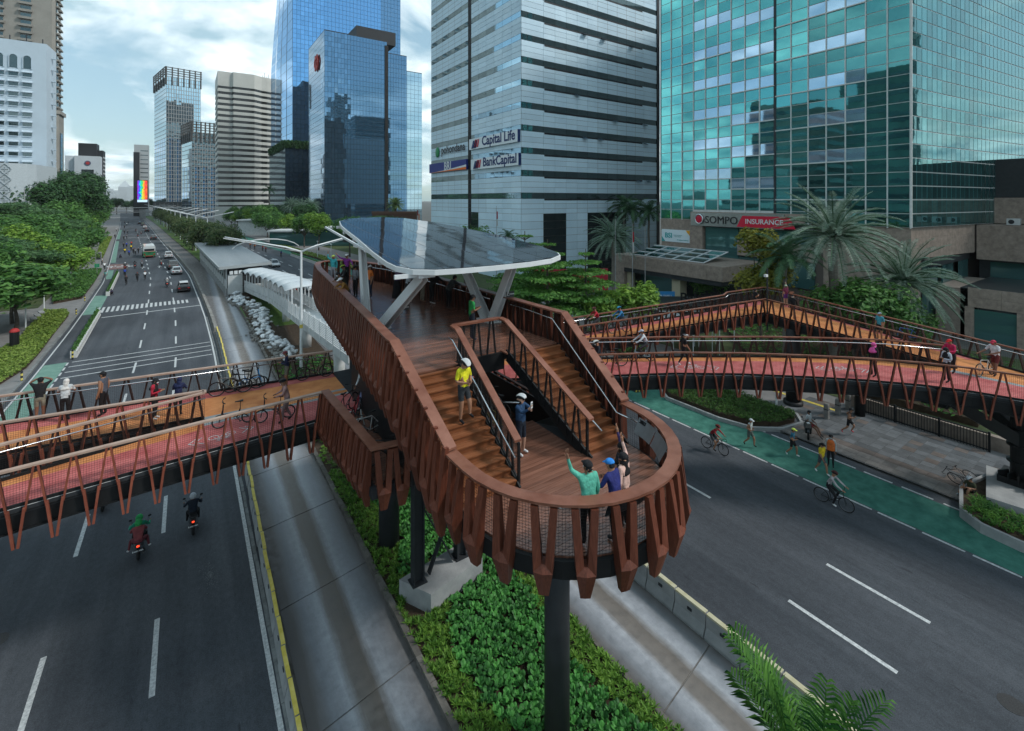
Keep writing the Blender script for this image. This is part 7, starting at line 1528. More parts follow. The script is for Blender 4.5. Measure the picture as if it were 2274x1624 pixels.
def scooter_parts(col):
    if col in SC: return SC[col]
    b = MB(); b.loft([[(-.17, .44, .3), (.17, .44, .3), (.15, .5, .3), (-.15, .5, .3)], [(-.2, .4, .6), (.2, .4, .6), (.17, .5, .62), (-.17, .5, .62)], [(-.15, .34, .9), (.15, .34, .9), (.13, .44, .92), (-.13, .44, .92)]]); b.loft([[(-.16, .42, .26), (.16, .42, .26), (.16, .42, .33), (-.16, .42, .33)], [(-.16, -.05, .25), (.16, -.05, .25), (.16, -.05, .32), (-.16, -.05, .32)]])
    b.loft([[(-.13, -.02, .28), (.13, -.02, .28), (.13, -.02, .62), (-.13, -.02, .62)], [(-.17, -.3, .36), (.17, -.3, .36), (.16, -.3, .68), (-.16, -.3, .68)], [(-.1, -.72, .58), (.1, -.72, .58), (.09, -.72, .74), (-.09, -.72, .74)]]); b.loft([[(-.07, .38, .42), (.07, .38, .42), (.06, .45, .5), (-.06, .45, .5)], [(-.07, .62, .56), (.07, .62, .56), (.06, .6, .6), (-.06, .6, .6)], [(-.06, .84, .46), (.06, .84, .46), (.05, .8, .52), (-.05, .8, .52)]])
    s = MB().loft([[(-.12, .02, .64), (.12, .02, .64), (.1, .02, .72), (-.1, .02, .72)], [(-.15, -.25, .68), (.15, -.25, .68), (.13, -.25, .78), (-.13, -.25, .78)], [(-.09, -.68, .74), (.09, -.68, .74), (.07, -.66, .81), (-.07, -.66, .81)]])
    w = []
    for y in (-.52, .66): w.append((MB().tube(circ((0, y, .25), .2, 18), .055, 8, 0, True).mesh('tyre', tyre), MB().tube([(-.03, y, .25), (.03, y, .25)], .12, 12).mesh('hub', M['char'])))
    h = MB().tube([(-.36, .28, .98), (-.12, .36, .98), (.12, .36, .98), (.36, .28, .98)], .018, 6).tube([(0, .38, .85), (0, .36, .98)], .03, 6)
    for q in (-1, 1): h.tube([(.2 * q, .34, .98), (.3 * q, .36, 1.16)], .008, 5); h.ball((.32 * q, .36, 1.19), (.06, .015, .04), 8, 5); h.tube([(.03 * q, .66, .25), (.05 * q, .45, .7)], .02, 6)
    l = MB().ball((0, .46, .92), (.1, .05, .06), 10, 6); tl = MB().box((-.045, -.755, .63), (.045, -.72, .68)); pl_ = MB().box((-.12, -.77, .44), (.12, -.755, .54)); ex = MB().tube([(.15, -.2, .26), (.17, -.45, .3), (.17, -.8, .38)], [.025, .05, .05], 8)
    SC[col] = dict(body=b.mesh('body', paint(col)), seat=s.mesh('seat', M['black']), w=w, handlebar=h.mesh('handlebar', M['black']), headlight=l.mesh('headlight', headl), tail_light=tl.mesh('tail_light', tail), number_plate=pl_.mesh('number_plate', platem), exhaust=ex.mesh('exhaust', M['char'])); return SC[col]
def scooter(label, loc, facing, col, group=None, plate=False):
    d = scooter_parts(col); t = thing('motor_scooter', label, 'scooter', loc, facing - PI / 2, group)
    for k in ('body', 'seat', 'handlebar', 'headlight', 'tail_light', 'number_plate', 'exhaust'):
        o = put(k, d[k], t, local=True)
        if k == 'number_plate' and plate: put('lettering', PLT, o, local=True, loc=(0, -.773, .49), rot=(PI / 2, 0, 0))
    for ty, hb in d['w']: o = put('wheel', ty, t, local=True); put('hub', hb, o, local=True)
    return t
PLT = TX['plate'].copy(); PLT.materials.clear(); PLT.materials.append(M['white'])
CR = {}
def car_parts(kind, col):
    if (kind, col) in CR: return CR[(kind, col)]
    L_, Wd, H_, prof = dict(hatch=(4.0, 1.7, 1.5, [(-2.0, .55, .86), (-1.85, .3, .95), (-1.0, .22, .92), (.7, .22, .92), (1.75, .25, .82), (2.0, .42, .62)]), mpv=(4.3, 1.72, 1.68, [(-2.15, .5, .98), (-2.0, .28, 1.05), (-1.0, .22, 1.0), (.9, .22, 1.0), (1.9, .25, .88), (2.15, .42, .66)]), suv=(4.7, 1.85, 1.8, [(-2.35, .6, 1.02), (-2.2, .38, 1.12), (-1.0, .3, 1.06), (1.0, .3, 1.06), (2.1, .32, .98), (2.35, .5, .72)]))[kind]
    hw = Wd / 2; b = MB(); n = []
    rings = []
    for y, z0, z1 in prof:
        k = .9 if abs(y) > L_ / 2 - .1 else 1.0; w = hw * k; rings.append([(-w * .92, y, z0), (w * .92, y, z0), (w, y, lerp(z0, z1, .4)), (w * .97, y, lerp(z0, z1, .85)), (w * .82, y, z1), (-w * .82, y, z1), (-w * .97, y, lerp(z0, z1, .85)), (-w, y, lerp(z0, z1, .4))])
    b.loft(rings); zs = prof[2][2]
    back = -L_ / 2 + (.1 if kind != 'hatch' else .25); cab = [(back, zs - .05, .80), (back + .35, H_ - .08, .66), (-.2, H_, .68), (.35, H_ - .04, .66), (1.05 if kind != 'mpv' else 1.25, zs - .05, .78)]
    g_ = MB(); ring = lambda y, z, w: [(-hw * w, y, z), (hw * w, y, z)]
    for (y0, z0, w0), (y1, z1, w1) in zip(cab, cab[1:]):
        for s_ in (-1, 1):
            wl = .86
            g_.add([(s_ * hw * wl, y0, zs - .06), (s_ * hw * wl, y1, zs - .06), (s_ * hw * w1, y1, z1), (s_ * hw * w0, y0, z0)], [(0, 1, 2, 3)])
        g_.add([(-hw * w0, y0, z0), (hw * w0, y0, z0), (hw * w1, y1, z1), (-hw * w1, y1, z1)], [(0, 1, 2, 3)])
    roof = MB().loft([[(-hw * .66, back + .36, H_ - .085), (hw * .66, back + .36, H_ - .085), (hw * .64, back + .36, H_ - .03), (-hw * .64, back + .36, H_ - .03)], [(-hw * .69, -.2, H_ - .02), (hw * .69, -.2, H_ - .02), (hw * .66, -.2, H_ + .035), (-hw * .66, -.2, H_ + .035)], [(-hw * .67, .36, H_ - .05), (hw * .67, .36, H_ - .05), (hw * .63, .36, H_ + .0), (-hw * .63, .36, H_ + .0)]])
    for s_ in (-1, 1):
        roof.beam((s_ * hw * .665, .36, H_ - .04), (s_ * hw * .8, cab[-1][0], zs - .03), .06, .05); roof.beam((s_ * hw * .67, back + .36, H_ - .07), (s_ * hw * .82, back, zs - .03), .09, .08); roof.beam((s_ * hw * .7, -.25, H_ - .02), (s_ * hw * .88, -.2, zs - .02), .07, .04)
    wh = []
    for y in (-L_ * .29, L_ * .31):
        for s_ in (-1, 1): c = (s_ * (hw - .1), y, .32); wh.append((MB().tube([(c[0] - .1, y, .32), (c[0] + .1, y, .32)], .32, 16).mesh('tyre', tyre), MB().tube([(c[0] - .105, y, .32), (c[0] + .105, y, .32)], .19, 10).mesh('rim', chrome)))
    lr = [MB().box((s_ * hw * .72 - .14, -L_ / 2 - .005, zs - .28), (s_ * hw * .72 + .14, -L_ / 2 + .12, zs - .12)).mesh('tail_lamp', mat('rear_lamp', (.35, .01, .01), .3)) for s_ in (-1, 1)]; lf = [MB().box((s_ * hw * .68 - .17, L_ / 2 - .15, .62), (s_ * hw * .68 + .17, L_ / 2 + .0, .74)).mesh('headlight', headl) for s_ in (-1, 1)]
    pl_ = MB().box((-.22, -L_ / 2 - .02, .62), (.22, -L_ / 2 + .03, .74)).mesh('number_plate', platem); bu = MB().box((-hw * .86, -L_ / 2 - .03, .36), (hw * .86, -L_ / 2 + .1, .5)).box((-hw * .86, L_ / 2 - .1, .34), (hw * .86, L_ / 2 + .03, .46)).mesh('bumper', M['char'])
    CR[(kind, col)] = (b.mesh('body', paint(col)), g_.mesh('windows', mat('car_glass', (.02, .025, .03), .05, spec=.9)), roof.mesh('roof', paint(col)), wh, lr, lf, pl_, bu); return CR[(kind, col)]
def car(label, loc, facing, kind, col, group=None):
    b, g_, r, wh, lr, lf, pl_, bu = car_parts(kind, col); t = thing('car', label, 'car', loc, facing - PI / 2, group); o = put('body', b, t, local=True); put('windows', g_, t, local=True); put('roof', r, t, local=True); put('number_plate', pl_, t, local=True); put('bumper', bu, t, local=True)
    for ty, rm in wh: w = put('wheel', ty, t, local=True); put('rim', rm, w, local=True)
    for m in lr: put('tail_lamp', m, t, local=True)
    for m in lf: put('headlight', m, t, local=True)
    return t
def road_dir(y): return math.atan2(8.0, curve(y + 4) - curve(y - 4))
WC, BKC, SIL, GRC = (.62, .64, .65), (.015, .016, .018), (.16, .165, .16), (.05, .052, .055)
for (ax, ay), kd, c, l in (((1280, 550), 'mpv', WC, 'white minivan beside the green bus'), ((1315, 632), 'suv', SIL, 'grey off-road car with spare wheel behind the white sedan'), ((1342, 672), 'hatch', WC, 'white sedan just behind the grey off-road car'), ((1397, 800), 'hatch', BKC, 'black hatchback nearest the zebra crossing'), ((1167, 410), 'suv', GRC, 'dark car ahead of the green bus'), ((1118, 353), 'mpv', BKC, 'dark car behind the distant white one'), ((1103, 325), 'hatch', WC, 'distant white car near the bend'), ((1087, 305), 'hatch', GRC, 'distant grey car past the white one'), ((1064, 294), 'mpv', BKC, 'farthest dark car at the bend')):
    x, y = P(*A_(ax, ay - 6)); cr_ = car(l, (x, y, 0), road_dir(y), kd, c)
    if 'nearest the zebra' in l: MB().box((-.55, -1.7, 1.5), (.55, .35, 1.56)).build('roof_panel', paint(WC), cr_, local=True)
x, y = P(*A_(2065, 612)); tx = car('white taxi with roof sign driving past the bus station', (x + .6, y, 0), road_dir(y) + PI, 'hatch', WC); MB().box((-.3, -.3, 1.5), (.3, -.1, 1.64)).build('roof_sign', mat('taxi_sign', (.5, .55, .6), .4), tx, local=True)
x, y = P(683, 646); car('white minivan seen between walkway and lookout', (x + .4, y, 0), road_dir(y) + PI, 'mpv', WC)
# green and white city bus
x, y = P(*A_(1123, 546)); bt = thing('bus', 'green city bus with white upper half and black rear window', 'bus', (x, y + 4.5, 0), road_dir(y) - PI / 2); gp = paint((.025, .17, .075)); 
def bring(w, z0, z1, c=.12): return lambda y: [(-w + c, y, z0), (w - c, y, z0), (w, y, z0 + c), (w, y, z1 - c), (w - c, y, z1), (-w + c, y, z1), (-w, y, z1 - c), (-w, y, z0 + c)]
r1, r2 = bring(1.22, .4, 1.62, .06), bring(1.2, 1.6, 2.95, .14)
MB().loft([r1(-4.5), r1(4.5)]).build('lower_body', gp, bt, local=True); MB().loft([r2(-4.42), r2(4.4)]).build('upper_body', paint((.55, .58, .58)), bt, local=True); MB().box((-1.02, -4.46, 1.75), (1.02, -4.40, 2.3)).build('rear_window', mat('car_glass', (0, 0, 0)), bt, local=True); MB().box((-1.1, -4.52, 1.55), (1.1, -4.45, 1.7)).build('rear_stripe', mat('bus_stripe', (.4, .2, .15), .5), bt, local=True)
for s_ in (-1, 1):
    for k in range(6): MB().box((s_ * 1.2 - .02, -3.9 + 1.35 * k, 1.75), (s_ * 1.2 + .02, -2.75 + 1.35 * k, 2.45)).build('window', _mats['car_glass'], bt, local=True)
    MB().box((s_ * .95 - .12, -4.53, .75), (s_ * .95 + .12, -4.48, 1.1)).build('tail_lamp', mat('rear_lamp', (0, 0, 0)), bt, local=True)
    for yy in (-2.7, 2.8): o = MB().tube([(s_ * 1.18 - .1, yy, .46), (s_ * 1.18 + .08, yy, .46)], .46, 16).build('wheel', tyre, bt, local=True)
MB().box((-.8, -4.54, .42), (.8, -4.48, .62)).build('bumper', mat('bus_bumper', (.3, .05, .04), .5), bt, local=True); MB().box((-.3, -4.53, 1.2), (.3, -4.49, 1.36)).build('number_plate', platem, bt, local=True); MB().box((-.7, -2, 2.95), (.7, .5, 3.12)).build('roof_unit', M['offwhite'], bt, local=True)

# ---------------------------------------------------------------- people and their bicycles
R_ = math.radians
AWAY, CAMW, RGT, LFT = R_(56), R_(236), R_(-34), R_(146)
def C1(x, y): return ((1150 + x / 2.274) / 1.6894, (820 + y / 2.274) / 1.6894)
def E_(x, y): return (x / 1.8048 / 1.6894, (1250 + y / 1.8048) / 1.6894)
def G_(x, y): return ((2050 + x / 2.953) / 1.6894, (1050 + y / 2.953) / 1.6894)
def K_(x, y): return ((2700 + x / 1.9947) / 1.6894, (800 + y / 1.9947) / 1.6894)
def CC(x, y): return ((2500 + x / 1.697) / 1.6894, (1400 + y / 1.697) / 1.6894)
def at(uv, zp, floor=None):
    x, y = P(uv[0], uv[1], zp); return (x, y, zp if floor is None else floor)
person('wave_green', 'person in mint green hooded top waving one raised arm at the round rail', (6.83, 7.22, Z1), R_(80), [('cap', BK_, BK_), ('mask', (.6, .6, .62))], 1.02)
person('navy_lady', 'person in navy jacket and bright blue cap at the round rail', (7.42, 7.0, Z1), R_(95), [('cap', (.03, .22, .62), BK_)], .97)
person('pink_lady', 'person in pale pink top and black headscarf raising a hand at the round rail', (7.78, 7.12, Z1), R_(105), [('hijab', BK_)], .98)
person('purple_lady', 'person in purple top and black headscarf behind the pink one with hand raised', (8.15, 7.5, Z1), R_(120), [('hijab', BK_)], .96)
x, y, z = at((1156, 1010), Z1); person('blue_photo', 'cyclist in blue jersey and white helmet taking a picture on the round platform', (x, y, Z1), R_(-70), [('helmet', (.6, .62, .62), BK_), ('glasses', BK_)], .99)
ph = thing('phone', 'white phone held up by the cyclist in blue jersey', 'phone', (x, y, Z1), R_(-70) - PI / 2); MB().box((.09, .44, 1.46), (.17, .455, 1.63)).build('case', M['white'], ph, local=True); MB().tube([(.13, .456, 1.58), (.13, .462, 1.58)], .022, 10).build('lens_ring', M['char'], ph, local=True)
person('yellow_man', 'cyclist in bright yellow shirt and white helmet walking down the left stairs', (6.2, 11.42, Z1 + RISE * 7 - .0), R_(-78), [('helmet', (.6, .62, .62), BK_)], 1.02)
person('green_batik', 'person in green batik shirt looking at a phone by the stair balustrade', (8.6, 15.2, Z2), R_(-10), [('hair', BK_)], .98)
def deckp(k, l, xy, zp, f, g=(), s=1.0): x, y = P(*C1(*xy), zp); person(k, l, (x, y, Z2), f, g, s)
deckp('cyan', 'person in turquoise top and pale leggings waving at the bow of the lookout', (228, 325), 11.0, CAMW, [('cap', (.4, .5, .1), BK_)])
deckp('purple', 'person in purple top with both arms out at the bow of the lookout', (343, 315), 11.05, CAMW, [('helmet', (.6, .6, .6), BK_), ('glasses', BK_)])
deckp('blackman', 'person in black with a yellow green helmet near the bow', (340, 410), 11.0, R_(180), [('helmet', (.35, .45, .03), BK_)])
deckp('brownleans', 'person in dark olive shirt and mask leaning over the left rail', (330, 490), 10.75, R_(190), [('hair', BK_), ('mask', (.6, .65, .65))]); deckp('mustard', 'person in mustard shirt and white cap leaning over the left rail', (352, 545), 10.72, R_(195), [('cap', (.6, .62, .65), BK_)])
deckp('greylady', 'person in grey top with long black hair among the group at the left rail', (418, 415), 11.0, R_(200), [('longhair', BK_)]); deckp('orangelady', 'person in orange shirt and white cap standing alone on the deck', (543, 415), 11.0, R_(190), [('cap', (.6, .6, .62), BK_), ('longhair', BK_)])
deckp('hijablady', 'person in plum headscarf and long black skirt at the far right rail', (770, 430), 11.0, R_(20), [('hijab', (.14, .09, .16)), ('skirt', BK_)]); deckp('whiteback', 'person in pale blue top beside the slanting canopy leg', (862, 450), 10.95, R_(10), [('hair', BK_)])
for k, l, xy, g in (('browntop', 'person in rust top and beige trousers leaning on the right rail', (985, 717), [('longhair', (.10, .04, .02))]), ('blackjacket', 'person in black jacket with backpack leaning on the right rail', (1065, 733), [('hair', BK_), ('backpack', BK_)]), ('darkvest', 'person in dark quilted vest bent over the right rail', (1208, 778), [('hair', BK_), ('vest', (.035, .04, .04))])):
    x, y = P(*C1(*xy), Z2); person(k, l, (min(x, xr(y) - .5), y, Z2), R_(8), g)
# left cycle bridge
def lb(k, l, xy, f, g=(), s=1.0): x, y = P(*E_(*xy), ZB); person(k, l, (x, min(y, lf_(x) - .3), ZB), f, g, s)
lb('arms_head', 'person in black shirt with hands behind the head at the far left rail', (270, 600), R_(90), [('hair', BK_)]); lb('white_hijab', 'person in white blouse and white headscarf leaning on the far left rail', (440, 596), R_(85), [('hijab', (.55, .53, .5))], .95)
lb('grey_hood', 'person in grey sleeveless hooded top and black cap on the left bridge', (700, 560), R_(150), [('cap', BK_, BK_), ('mask', BK_)], 1.03); lb('red_jacket', 'person in red jacket and black headscarf on the left bridge', (1045, 585), R_(-20), [('hijab', BK_), ('mask', (.6, .6, .62))], .95); lb('navy_rest', 'person in navy headscarf partly hidden behind the split rails', (1205, 560), R_(70), [('hijab', NV_)], .88)
lb('boy_blue', 'boy in blue top and camouflage shorts at the rail above the busway', (1940, 366), R_(170), [('cap', (.14, .03, .04), BK_)], .98); lb('push', 'cyclist in dusty pink vest pushing a folding bike on the left bridge', (1945, 598), R_(175), [('helmet', BK_, BK_), ('mask', (.6, .62, .62))], .98)
x, y = P(807, 905, ZB); person('white_walk', 'person in white top walking below the lookout on the bridge', (x, y, ZB), R_(200), [('hair', BK_)])
def lbike(l, xy, f, col, R=.33, drop=False, lean=.0): x, y = P(*E_(*xy), ZB); return bicycle(l, (x, min(y, lf_(x) - .28), ZB), f, col, R, drop, lean)
lbike('folding bike with thick tyres pushed by the cyclist in dusty pink', (1860, 590), R_(175), BKC, .25); lbike('dark folding bike standing alone on the red deck', (1585, 625), R_(176), BKC, .25); lbike('dark mountain bike with red saddle leaning on the far left rail', (1560, 415), R_(172), (.12, .11, .10), lean=-.12); lbike('bright blue folding bike leaning on the far left rail', (1690, 372), R_(-8), (.02, .25, .60), .25, lean=.12); lbike('slim black bike leaning on the rail next to the blue one', (1650, 388), R_(172), BKC, .33, lean=-.15); lbike('black trail bike leaning on the rail close to the lookout', (2130, 308), R_(175), (.03, .03, .03), lean=-.12)
for l, xy, f, c, R, d in (('red bicycle parked in the small balcony under the stairs', (5.35, 18.6), R_(60), (.35, .02, .03), .33, False), ('white folding bike parked in the small balcony', (4.95, 17.7), R_(-20), (.6, .62, .62), .25, False), ('white mountain bike lying against the balcony bikes', (5.35, 16.9), R_(200), (.5, .5, .5), .33, False), ('black road bike with drop bars at the balcony corner', (5.3, 14.9), R_(160), BKC, .33, True), ('black bike parked at the bridge end of the balcony', (5.2, 19.4), R_(40), BKC, .33, False)): bicycle(l, (*xy, ZB), f, c, R, d, .08)
for l, xy, f, c in (('yellow bike parked under the upper deck behind the cyclist in blue', (9.3, 14.9), R_(100), (.5, .4, .02)), ('black bike parked under the upper deck', (8.4, 15.6), R_(80), BKC), ('dark bike in the shade under the upper deck', (10.1, 15.8), R_(95), GRC)): bicycle(l, (*xy, ZB), f, c)
# right cycle bridge
def rbp(k, l, uv, zp, f, g=(), s=1.0, dz=0): x, y = P(*uv, zp); person(k, l, (x, y, ZB + dz), f, g, s); return x, y
def rider(k, l, bl, loc, f, col, g, R=.33, drop=False, group=None): bicycle(bl, loc, f, col, R, drop, 0, group); return person(k, l, loc, f, g, 1.0, group)
x, y = P(*G_(535, 600), ZB); rider('red_rider', 'cyclist in red shirt on the far arm of the right bridge', 'bicycle under the cyclist in red on the right bridge', (x, y, ZB), R_(165), GRC, [('helmet', (.1, .02, .02), BK_)])
x, y = P(*G_(810, 590), ZB); rider('blue_rider', 'cyclist in blue jersey and blue helmet on the far arm', 'bicycle under the cyclist in blue on the right bridge', (x, y, ZB), R_(165), (.1, .12, .14), [('helmet', (.02, .25, .4), BK_)])
rbp('bw_stand', 'cyclist in black and white jersey with white helmet behind the stair rail', G_(585, 665), 7.7, R_(160), [('helmet', (.6, .6, .58), BK_), ('mask', WH_)])
bicycle('black bike beside the stair rail on the right bridge', (*P(*G_(720, 960), ZB), ZB), R_(150), BKC)
x, y = P(*G_(1060, 905), ZB); rider('vest_rider', 'person in pale hooded vest astride a folding bike on the right bridge', 'blue and white folding bike under the person in pale vest', (x, y, ZB), R_(150), (.3, .45, .5), [('cap', (.4, .42, .5), BK_)], .25)
rbp('visor', 'person in black with a white sun visor walking along the red deck', G_(1515, 948), ZB, R_(-35), [('visor', WH_, BK_)], .98)
rbp('pink_stand', 'person in bright pink headscarf on the red deck', K_(1150, 1222), ZB, R_(150), [('hijab', (.55, .08, .26))], .97); rbp('plaid', 'person in black headscarf and checked white shirt on the red deck', K_(1695, 1265), ZB, R_(150), [('hijab', BK_), ('mask', WH_)], .97); rbp('red_hat', 'person in red hat and crimson jacket on the orange deck', K_(1735, 1195), ZB, R_(160), [('cap', (.5, .02, .02), BK_)])
x, y = rbp('white_red', 'person in white and red shirt pushing a pale bike at the right edge', K_(2060, 1215), ZB, R_(165), [('cap', (.4, .03, .06), BK_), ('mask', (.5, .03, .05))], 1.03); bicycle('pale bike pushed by the person in white and red', (x - .45, y + .25, ZB), R_(165), (.55, .55, .5))
x, y = rbp('blue_jersey', 'person in turquoise jersey with orange stripe beside a blue bike', K_(1195, 950), ZB, R_(170), [('cap', (.2, .25, .3), BK_)]); bicycle('blue bike leaning on the far rail behind the turquoise jersey', (x + 1.0, y - 1.1, ZB), R_(115), (.03, .12, .4))
rbp('black_apex', 'person in black shirt and mask at the outer corner of the bridge', K_(262, 728), ZB, R_(-20), [('hair', BK_), ('mask', WH_)]); rbp('maroon', 'person in maroon shirt holding a phone up at the outer corner', K_(492, 694), ZB, R_(60), [('cap', (.3, .42, .3), BK_)]); rbp('black_mask', 'person in black with white mask walking from the outer corner', K_(545, 785), ZB, R_(200), [('hair', BK_), ('mask', WH_)])
# people on the right road and pavement
def gp_(k, l, xy, f, g=(), s=1.0, z=0.0): x, y = P(*CC(*xy), z); return person(k, l, (x, y, z), f, g, s)
gp_('tank', 'runner in grey tank top and cap on the green lane', (528, 470), R_(-88), [('cap', (.45, .48, .5), BK_)], 1.0); gp_('capjog', 'runner in blue top with lime cap on the green lane', (798, 532), R_(-80), [('cap', (.5, .62, .1), BK_)], .97); gp_('yellow_walk', 'person in yellow shirt walking along the green lane', (985, 640), R_(-105), [('bun', BK_), ('cap', BK_, BK_)], .98)
gp_('guard', 'guard in orange vest and black cap standing at the lane edge', (1045, 595), R_(200), [('cap', BK_, BK_), ('mask', WH_), ('vest', (.6, .14, .03))], 1.03); gp_('black_run', 'runner in black kit with red shoes on the pavement', (1160, 395), R_(-80), [('cap', BK_, BK_)], 1.0, .1)
x, y = P(*CC(900, 395), .1); scooter('black parked scooter at the pavement edge with a person sitting on it', (x, y, .1), R_(205), (.012, .013, .014)); person('moto_man', 'person in pale shirt and red shorts sitting sideways on the parked scooter', (x + .1, y - .1, .1), R_(262), [('hair', BK_), ('mask', WH_)])
x, y = P(*CC(305, 500)); rider('redcyc', 'cyclist in red and black jersey riding a road bike beside the green lane', 'black road bike under the cyclist in red and black', (x, y, 0), R_(-86), BKC, [('helmet', (.16, .02, .02), BK_)], .33, True)
x, y = P(*CC(1062, 850)); rider('whitecyc', 'cyclist in white and red sleeves riding a black mountain bike nearest the camera', 'black mountain bike nearest the camera on the right road', (x, y, 0), R_(-86), BKC, [('helmet', (.07, .015, .015), BK_)])
x, y = P(*CC(1960, 775), .1); person('sitter', 'cyclist with white helmet sitting on the ground by the planter', (x - .2, y + .1, .1), R_(160), [('helmet', (.4, .45, .5), BK_)]); bicycle('black road bike lying beside the sitting cyclist', (x + .8, y + .35, .22), R_(160), BKC, .33, True, 1.1)
# scooters on the left road
def moto(k, l, bl, loc, f, col, g, group=None, plate=False): scooter(bl, loc, f, col, group, plate); return person(k, l, loc, f, g, 1.0, group)
moto('ojek', 'scooter rider in green jacket and green helmet on the left road', 'black scooter carrying the green jacket rider and a passenger', (-1.62, 24.9, 0), R_(90), (.05, .05, .055), [('moto_helmet', (.03, .35, .10), M and BK_)], None, True); person('ojekpass', 'passenger in dusty red jacket and white shoes behind the green rider', (-1.62, 24.5, .0), R_(90), [('moto_helmet', (.03, .32, .09), BK_)])
moto('blackmoto', 'scooter rider in black jacket with striped white helmet on the left road', 'black scooter of the black jacket rider', (.22, 25.4, 0), R_(90), (.03, .03, .033), [('moto_helmet', (.45, .48, .52), BK_)], None, True)
moto('passby', 'scooter rider half hidden under the left bridge', 'scooter showing a lit tail lamp under the left bridge', (-3.25, 29.6, 0), R_(90), (.3, .31, .32), [('moto_helmet', BK_, BK_)]); moto('passby', 'scooter rider in black with white helmet just beyond the left bridge', 'scooter just beyond the left bridge', (-.5, 41.5, 0), R_(90), BKC, [('moto_helmet', (.6, .62, .62), BK_)]); moto('passby', 'scooter rider directly under the left bridge deck', 'scooter directly under the left bridge deck', (-1.1, 30.8, 0), R_(90), BKC, [('moto_helmet', BK_, BK_)])
for k, (ax, ay, c, h, l) in enumerate(((1227, 604, 'far_moto', BK_, 'grey scooter rider left of the white minivan'), (1272, 766, 'far_moto', WH_, 'scooter rider in grey beside the black hatchback'), (952, 634, 'passby', WH_, 'scooter rider in the kerb lane by the bus stop paint'), (1027, 622, 'passby', BK_, 'scooter rider in black near the lane arrow'), (1050, 385, 'passby', BK_, 'scooter rider ahead of the bus in the middle lane'), (1075, 366, 'far_moto', BK_, 'scooter rider ahead of the bus beside the dark car'), (1035, 346, 'passby', BK_, 'distant scooter rider before the bend'))):
    x, y = P(*A_(ax, ay)); moto(c, l, 'scooter of the ' + l, (x, y, 0), road_dir(y), (.08, .08, .085), [('moto_helmet', h, BK_)])
cyc = ((960, 752, 'f_black', 'in black nearest the white kerb planters'), (1045, 724, 'f_black', 'in black in the middle of the left road'), (1103, 712, 'f_white', 'in white beside the lane line'), (1080, 626, 'f_grey', 'in grey with helmet behind the lane arrow'), (950, 516, 'f_yel', 'in yellow leading the pack left of the bus'), (982, 531, 'f_blue', 'in blue at the rear of the pack'), (1015, 516, 'f_black', 'in black inside the pack'), (1030, 521, 'f_grey', 'in grey inside the pack'), (1053, 513, 'f_black', 'in black nearest the bus'), (998, 487, 'f_yel', 'in neon yellow in the pack'), (941, 471, 'f_black', 'in black at the kerb side of the pack'), (963, 466, 'f_blue', 'in dark blue at the front of the pack'), (1000, 456, 'f_red', 'in red at the front of the pack'), (943, 411, 'f_black', 'in black far ahead of the pack'), (965, 400, 'f_grey', 'in grey far ahead of the pack'), (947, 362, 'f_black', 'in black by the rumble lines'), (971, 361, 'f_grey', 'in grey by the rumble lines'), (947, 322, 'f_black', 'in black past the rumble lines'), (965, 300, 'f_white', 'in white near the far bend'), (950, 285, 'f_black', 'in black at the far bend'), (975, 280, 'f_grey', 'in grey at the far bend'), (950, 690, 'f_blue', 'in blue behind the one in black by the planters'), (875, 396, 'f_black', 'on the far cycle lane'), (795, 637, 'f_white', 'in white on the cycle lane by the bus stop paint'))
for ax, ay, k, l in cyc: x, y = P(*A_(ax, ay)); rider(k, 'cyclist ' + l, 'bicycle of the cyclist ' + l, (x, y, 0), road_dir(y), GRC, [('helmet', random.choice([(.02, .02, .02), (.5, .5, .5), (.3, .03, .03)]), BK_)], group='cyclists on the left road')
cyr = ((1905, 470, 'f_orange', 'in orange on the right road'), (1938, 481, 'f_orange', 'in orange behind the first orange one'), (2000, 491, 'f_red', 'in red on the right road'), (2023, 504, 'f_red', 'in red beside the white separators'), (2140, 537, 'f_blue', 'in blue by the separators'), (1737, 387, 'f_red', 'far off beside the first right tree'), (1765, 426, 'f_white', 'in white far off on the right road'), (1815, 421, 'f_black', 'in black far off on the right road'), (1870, 430, 'f_grey', 'in grey far off on the right road'))
for ax, ay, k, l in cyr: x, y = P(*A_(ax, ay)); rider(k, 'cyclist ' + l, 'bicycle of the cyclist ' + l, (x, y, 0), road_dir(y) + PI, GRC, [('helmet', (.05, .05, .05), BK_)], group='cyclists on the right road')
for u, v, k, l in ((643, 668, 'f_black', 'in black beyond the lookout bow'), (655, 662, 'f_red', 'in red beyond the lookout bow')): x, y = P(u, v); rider(k, 'cyclist ' + l, 'bicycle of the cyclist ' + l, (x, y, 0), road_dir(y) + PI, GRC, [('helmet', (.3, .03, .03), BK_)])
for ax, ay, k, f, l in ((803, 712, 'f_walk', 250, 'pedestrian in teal walking on the left cycle lane'), (775, 600, 'f_stand', 30, 'pedestrian in white by the bus shelter'), (886, 345, 'f_stand', 80, 'pedestrian far down the left pavement'), (915, 545, 'f_sit', -60, 'person crouching by the planter pot'), (828, 828, 'f_sit', -80, 'person sitting on the end planter box'), (845, 826, 'f_sit', -70, 'second person sitting on the end planter box'), (2132, 420, 'f_stand', 200, 'pedestrian on the far right pavement')): x, y = P(*A_(ax, ay)); person(k, l, (x, y, .02), R_(f), [('hair', BK_)])

